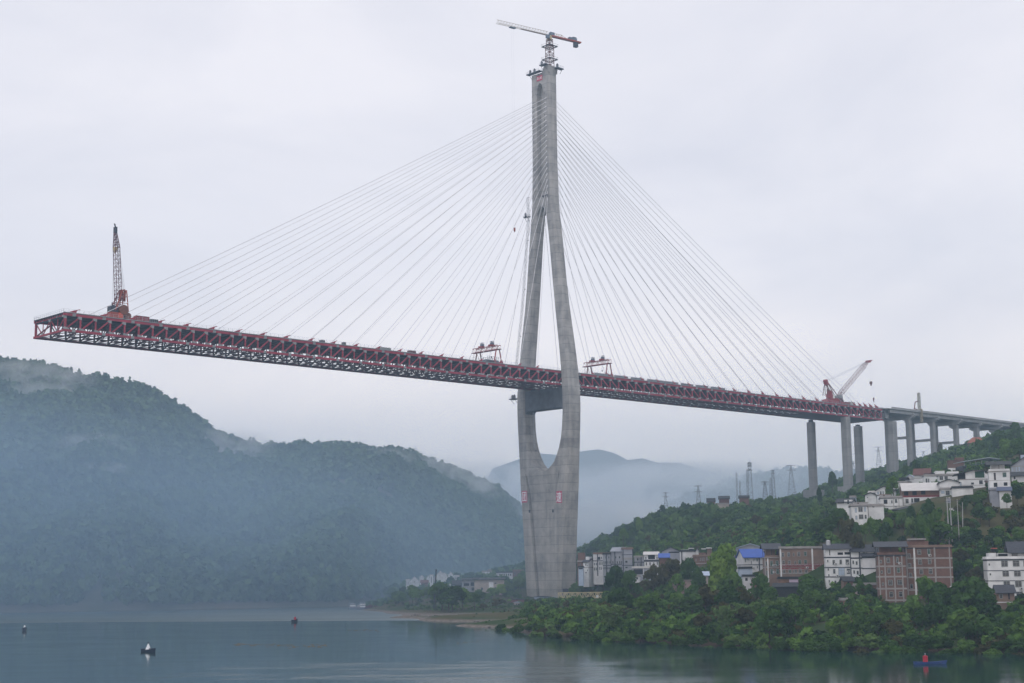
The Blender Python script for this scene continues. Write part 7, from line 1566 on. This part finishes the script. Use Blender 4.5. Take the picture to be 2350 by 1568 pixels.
for (kind, lm), lst in grp.items():
    lst.sort(key=lambda q: q[9])
    for i, t_ in enumerate(lst):
        base = DESC[kind] + ' ' + lm
        if len(lst) == 1: lab = base
        elif len(lst) == 2: lab = ('left ', 'right ')[i] + base
        elif i == 0: lab = 'leftmost ' + base
        elif i == len(lst) - 1: lab = 'rightmost ' + base
        else: lab = base + ', ' + ORD[min(i, 19)] + ' from left'
        wl = lab.split()
        _, x, y, z, h, wf, rot, v = t_[:8]
        nm_ = 'bamboo_clump' if kind == 'bamboo' else 'bush' if kind[:4] == 'bush' else 'tree'
        root = empty(nm_, (x, y, z), rot, ' '.join(wl[:16]), {'bamboo_clump': 'bamboo'}.get(nm_, nm_), {'bamboo_clump': 'bamboo clumps on the near bank', 'bush': 'bushes along the waterline', 'tree': 'trees on the near bank and hillside'}[nm_])
        root.scale = (h * wf, h * wf, h)
        for me, nm in ((v[0], 'crown'), (v[1], 'trunk')):
            o = bpy.data.objects.new(nm, me); COL.objects.link(o); o.parent = root
print('TREES', len(TREES))

# undergrowth and far woods: counted by nobody, one object each, instanced with geometry nodes
def scatter(name, pts, scl, protos, label, cat, seed=0):
    me = bpy.data.meshes.new(name); pts = np.asarray(pts, np.float32); me.vertices.add(len(pts)); me.vertices.foreach_set('co', pts.ravel())
    at_ = me.attributes.new('sc', 'FLOAT', 'POINT'); at_.data.foreach_set('value', np.asarray(scl, np.float32))
    r = np.random.RandomState(seed); a2_ = me.attributes.new('rot', 'FLOAT_VECTOR', 'POINT'); rv = np.zeros((len(pts), 3), np.float32); rv[:, 2] = r.rand(len(pts)) * 6.28; rv[:, 0] = (r.rand(len(pts)) - .5) * .3; a2_.data.foreach_set('vector', rv.ravel())
    o = bpy.data.objects.new(name, me); COL.objects.link(o); c = bpy.data.collections.new(name + '_kinds')
    for i, p in enumerate(protos): c.objects.link(bpy.data.objects.new('clump', p))
    ng = bpy.data.node_groups.new(name, 'GeometryNodeTree'); ng.interface.new_socket('Geometry', in_out='INPUT', socket_type='NodeSocketGeometry'); ng.interface.new_socket('Geometry', in_out='OUTPUT', socket_type='NodeSocketGeometry')
    gi = ng.nodes.new('NodeGroupInput'); go = ng.nodes.new('NodeGroupOutput'); mtp = ng.nodes.new('GeometryNodeMeshToPoints'); ip = ng.nodes.new('GeometryNodeInstanceOnPoints'); ci = ng.nodes.new('GeometryNodeCollectionInfo')
    ci.inputs['Collection'].default_value = c; ci.inputs['Separate Children'].default_value = True; ci.inputs['Reset Children'].default_value = True; ip.inputs['Pick Instance'].default_value = True
    n1_ = ng.nodes.new('GeometryNodeInputNamedAttribute'); n1_.data_type = 'FLOAT'; n1_.inputs[0].default_value = 'sc'; n2_ = ng.nodes.new('GeometryNodeInputNamedAttribute'); n2_.data_type = 'FLOAT_VECTOR'; n2_.inputs[0].default_value = 'rot'
    l = ng.links.new; l(gi.outputs[0], mtp.inputs[0]); l(mtp.outputs[0], ip.inputs['Points']); l(ci.outputs[0], ip.inputs['Instance']); l(n1_.outputs[0], ip.inputs['Scale']); l(n2_.outputs[0], ip.inputs['Rotation']); l(ip.outputs[0], go.inputs[0])
    md = o.modifiers.new('scatter', 'NODES'); md.node_group = ng; return tag(o, label, cat, kind='stuff')
def inst(o): pass
rs = np.random.RandomState(5)
def sh(seed, mtl, n=70, leaf=.20): return crown_mesh('clump', seed, mtl, n, lobes(seed, 5, .45, .15, .75, .25, .45), leaf)
def keepout(P):
    m_ = np.ones(len(P), bool)
    for (cx_, cy_, hw, hd, yaw, rect, Yb) in FOOT:
        dx, dy = P[:, 0] - cx_, P[:, 1] - cy_; u_ = dx * math.cos(yaw) + dy * math.sin(yaw); v_ = -dx * math.sin(yaw) + dy * math.cos(yaw); m_ &= ~((abs(u_) < hw + .6) & (abs(v_) < hd + .6))
        sx, sy = scrv(P + np.array([0, 0, 2.2])); m_ &= ~((P[:, 1] < Yb) & (sx > rect[0] - 3) & (sx < rect[2] + 3) & (sy < rect[3]) & (sy > rect[1] - 30))
    for rect, Yb in CLEAR: sx, sy = scrv(P + np.array([0, 0, 2.5])); m_ &= ~((P[:, 1] < Yb) & (sx > rect[0] - 3) & (sx < rect[2] + 3) & (sy < rect[3]) & (sy > rect[1]))
    v = P - O3; s, q = v @ D3 - ST, v @ T3; m_ &= ~((abs(s) < 14) & (abs(q) < 21)); 
    for ps, pq in ((274.5, 12.4), (274, -14.4)): m_ &= ~((abs(v @ D3 - ps) < 6.5) & (abs(q - pq) < 6.5))
    return m_
def cand(x0, x1, y0, y1, n, zmin=1.2):
    X = rs.uniform(x0, x1, n); Y = rs.uniform(y0, y1, n); Zc = ground_z(X, Y); k = Zc > zmin; P = np.c_[X[k], Y[k], Zc[k]]; sx, sy = scrv(P); k = (sx > -60) & (sx < 2900); return P[k]
# near scrub: dense where the noise says so, thin on the field and the cut slopes
P = cand(-60, 330, 320, 720, 80000, .35); P = P[(P[:, 2] > 1.2) | (P[:, 0] > 6)]; k = keepout(P); P = P[k]
dn = fbm(P[:, 0] / 16, P[:, 1] / 16, 3, 77); fld_ = (P[:, 0] > 124) & (P[:, 1] > 474) & (P[:, 1] < 514)
k = (rs.rand(len(P)) < np.clip(.55 + dn * 1.9, .03, 1) * .62) & (~fld_ | (rs.rand(len(P)) < .16)); P = P[k]; spit = (P[:, 0] < 0) & (P[:, 1] < 640) & (P[:, 2] < 3.4); P = P[~spit | (rs.rand(len(P)) < .05)[: len(P)]]
low = np.where(P[:, 0] > 6, 1.0, np.clip((P[:, 2] - 1) / 6, .25, 1)); P[:, 2] -= .25
NP = [sh(1, LM_dark), sh(2, LM_dark), sh(3, LM_mid), sh(4, LM_mid), sh(5, LM_mid), sh(6, LM_brown), sh(7, LM_pale), sh(8, LM_dark)]
scatter('undergrowth', P, rs.uniform(1.3, 3.6, len(P)) * low, NP, 'dense green and brownish scrub covering the near bank and slopes', 'undergrowth', 3); print('SCRUB', len(P))
# woods on the upper slopes and the plateau
P = cand(-110, 620, 720, 1500, 26000, 1.6); P = P[keepout(P)]; P = P[rs.rand(len(P)) < .75]
sc_ = rs.uniform(3.2, 6.2, len(P)); sc_ *= np.clip((P[:, 2] - .5) / 9, .35, 1); P[:, 2] -= .6
FP = [sh(11, LM_dark, 90, .17), sh(12, LM_mid, 90, .17), sh(13, LM_mid, 90, .17), sh(14, LM_pale, 90, .17), sh(15, LM_dark, 90, .17)]
scatter('hill_wood', P, sc_, FP, 'mixed green wood covering the ridge behind the village and the far point', 'wood', 4)
# forest on the left mountain: one crown per few metres of slope
def mpoints(GRD, n, tmax=1.0, seed=1):
    X, Y, Zm = GRD; nx, ny = X.shape; r = np.random.RandomState(seed); kmax = int(ny * tmax) - 2; i = r.rand(n) * (nx - 2); j = r.rand(n) * kmax; a = i.astype(int); b = j.astype(int); fi = (i - a); fj = (j - b)
    bl = lambda G_: (G_[a, b] * (1 - fi) * (1 - fj) + G_[a + 1, b] * fi * (1 - fj) + G_[a, b + 1] * (1 - fi) * fj + G_[a + 1, b + 1] * fi * fj); return np.c_[bl(X), bl(Y), bl(Zm)]
P = mpoints(LM, 70000, .90, 2); sx, sy = scrv(P); P = P[(sx > -80) & (sx < 1300) & (P[:, 2] > 3.4)]
dn = fbm(P[:, 0] / 55, P[:, 1] / 90, 4, 12); P = P[rs.rand(len(P)) < np.clip(.92 + dn * 1.9, .06, 1)]
MP = [crown_mesh('clump', 40 + i, LM_far, 46, lobes(i + 30, 4, .35, .2, .8, .25, .42), .24) for i in range(4)] + [crown_mesh('clump', 50, LM_far, 46, [(0, 0, .25, .35), (0, 0, .6, .26), (0, 0, .95, .16), (0, 0, 1.25, .07)], .18)]
scatter('mountain_forest', P - np.array([0, 0, .8]), rs.uniform(4.0, 9.0, len(P)), MP, 'continuous blue-green forest clothing the whole left mountain', 'forest', 5); print('FOREST', len(P))
P = mpoints(R1, 16000, .95, 3); P = P[P[:, 2] > 2]; scatter('ridge_forest', P - np.array([0, 0, 1]), rs.uniform(6, 14, len(P)), MP, 'hazy forest on the pale ridge behind the radio masts', 'forest', 6)
# ---------------------------------------------------------------- haze and mist
def volume(name, x0, x1, y0, y1, z0, z1, dens, color, label, aniso=.0, noise=None):
    mb = MB(); mb.box(x0, x1, y0, y1, z0, z1); m = bpy.data.materials.new(name); m.use_nodes = True; t = m.node_tree; t.nodes.clear()
    out = N(t, 'ShaderNodeOutputMaterial'); pv = N(t, 'ShaderNodeVolumePrincipled'); pv.inputs['Color'].default_value = (*color, 1); pv.inputs['Anisotropy'].default_value = .6 if color[0] == 1 else .3; pv.inputs['Density'].default_value = dens; pv.inputs['Anisotropy'].default_value = aniso
    t.links.new(pv.outputs[0], out.inputs['Volume']); return tag(mb.build(name, m), label, kind='stuff', cat='haze')
volume('haze', -3000, 3200, -30, 3400, -12, 345, 2.3e-4, (0.58, 0.78, 1.0), 'even pale blue river haze filling the whole valley')
def mist(P, rx, ry, rz, dens, sc, thr, seed, label, color=(1, 1, 1)):
    """bank of low cloud or an added veil of haze: ellipsoid whose density is broken up by noise and fades to nothing at its rim"""
    import bmesh as bm_
    bm = bm_.new(); bm_.ops.create_icosphere(bm, subdivisions=3, radius=1.0); me = bpy.data.meshes.new('mist_bank'); bm.to_mesh(me); bm.free()
    m = bpy.data.materials.new('mist'); m.use_nodes = True; t = m.node_tree; t.nodes.clear(); L = t.links.new
    out = N(t, 'ShaderNodeOutputMaterial'); pv = N(t, 'ShaderNodeVolumePrincipled'); pv.inputs['Color'].default_value = (*color, 1); pv.inputs['Anisotropy'].default_value = .6 if color[0] == 1 else .3
    tcn = N(t, 'ShaderNodeTexCoord'); ln = N(t, 'ShaderNodeVectorMath', operation='LENGTH'); L(tcn.outputs['Object'], ln.inputs[0])
    mr = N(t, 'ShaderNodeMapRange', interpolation_type='SMOOTHSTEP'); mr.inputs['From Min'].default_value = 1.0; mr.inputs['From Max'].default_value = .35; L(ln.outputs['Value'], mr.inputs[0])
    geo = N(t, 'ShaderNodeNewGeometry'); mp = N(t, 'ShaderNodeMapping'); mp.inputs['Location'].default_value = (seed, seed * 2, 0); mp.inputs['Scale'].default_value = (1 / sc, 1 / (sc * 1.6), 1.7 / sc); L(geo.outputs['Position'], mp.inputs[0])
    nz = N(t, 'ShaderNodeTexNoise'); nz.inputs['Scale'].default_value = 1.0; nz.inputs['Detail'].default_value = 4; nz.inputs['Roughness'].default_value = .6; L(mp.outputs[0], nz.inputs['Vector'])
    m2 = N(t, 'ShaderNodeMapRange'); m2.inputs['From Min'].default_value = thr; m2.inputs['From Max'].default_value = thr + .18; L(nz.outputs[0], m2.inputs[0])
    a = N(t, 'ShaderNodeMath', operation='MULTIPLY'); L(mr.outputs[0], a.inputs[0]); L(m2.outputs[0], a.inputs[1]); b_ = N(t, 'ShaderNodeMath', operation='MULTIPLY'); b_.inputs[1].default_value = dens; L(a.outputs[0], b_.inputs[0]); L(b_.outputs[0], pv.inputs['Density']); L(pv.outputs[0], out.inputs['Volume'])
    me.materials.append(m); o = bpy.data.objects.new('mist_bank', me); COL.objects.link(o); o.location = [float(c) for c in P]; o.scale = (rx, ry, rz); return tag(o, label, 'mist', kind='stuff')
def surf(GRD, px, py, dn=25):
    X, Y, Zm = (g_.ravel() for g_ in GRD); sx, sy = scrv(np.c_[X, Y, Zm]); k = np.where((abs(sx - px) < 7) & (abs(sy - py) < 7))[0]
    if len(k) == 0: return at(px, py, 1300)
    return at(px, py, Y[k].min() - dn)
mist(at(1400, 1205, 1640), 230, 90, 36, .02, 70, .36, 3.3, 'white mist lying low between the tower and the ridge')
mist(at(1560, 1150, 2330), 330, 180, 72, .03, 90, .38, 1.0, 'white mist bank between the pale ridge and the distant mountain')
mist(at(1290, 1140, 2060), 150, 110, 44, .016, 60, .40, 4.0, 'white mist behind the tower foot hills')
mist(at(1150, 1110, 1950), 90, 80, 42, .016, 50, .40, 7.0, 'mist spilling over the right end of the left mountain')
for (px, py, rx, ry, rz, dn, sd, lb) in ((1000, 1078, 60, 30, 20, 14, 2.0, 'thin cloud wisp on the right shoulder of the left mountain'), (1075, 1120, 50, 28, 17, 14, 8.0, 'cloud wisp sliding down the far right shoulder of the left mountain'), (60, 872, 75, 30, 22, 22, 3.0, 'thin cloud wisp over the top left crest'), (105, 900, 45, 22, 12, 20, 13.0, 'thin cloud wisp just under the top left crest'),
    (212, 1018, 34, 16, 10, 16, 5.0, 'small cloud puff clinging to the middle of the left mountain'), (505, 1022, 60, 26, 18, 16, 6.0, 'thin cloud wisp in the saddle of the left mountain'), (235, 1075, 24, 12, 6, 14, 7.0, 'tiny cloud shred below the puff on the left mountain'), (560, 1045, 34, 18, 9, 14, 16.0, 'cloud shred right of the saddle on the left mountain'), (880, 1052, 40, 22, 12, 14, 18.0, 'cloud shred on the crest left of the lone mast')):
    mist(surf(LM, px, py, dn), rx, ry, rz, .03, rx * .45, .40, sd, lb)
mist((-560, 900, 5), 800, 500, 168, 3.0e-3, 900, -.5, 9.0, 'broad blue haze lying in the valley against the left mountain', (.52, .74, 1.0))  # smooth haze volume added to blue the mountain slopes
mist((350, 1850, 60), 1100, 420, 260, 2.0e-3, 900, -.5, 9.0, 'pale haze lying before the distant mountain', (.80, .90, 1.0))  # second smooth volume, added to pale the far peaks
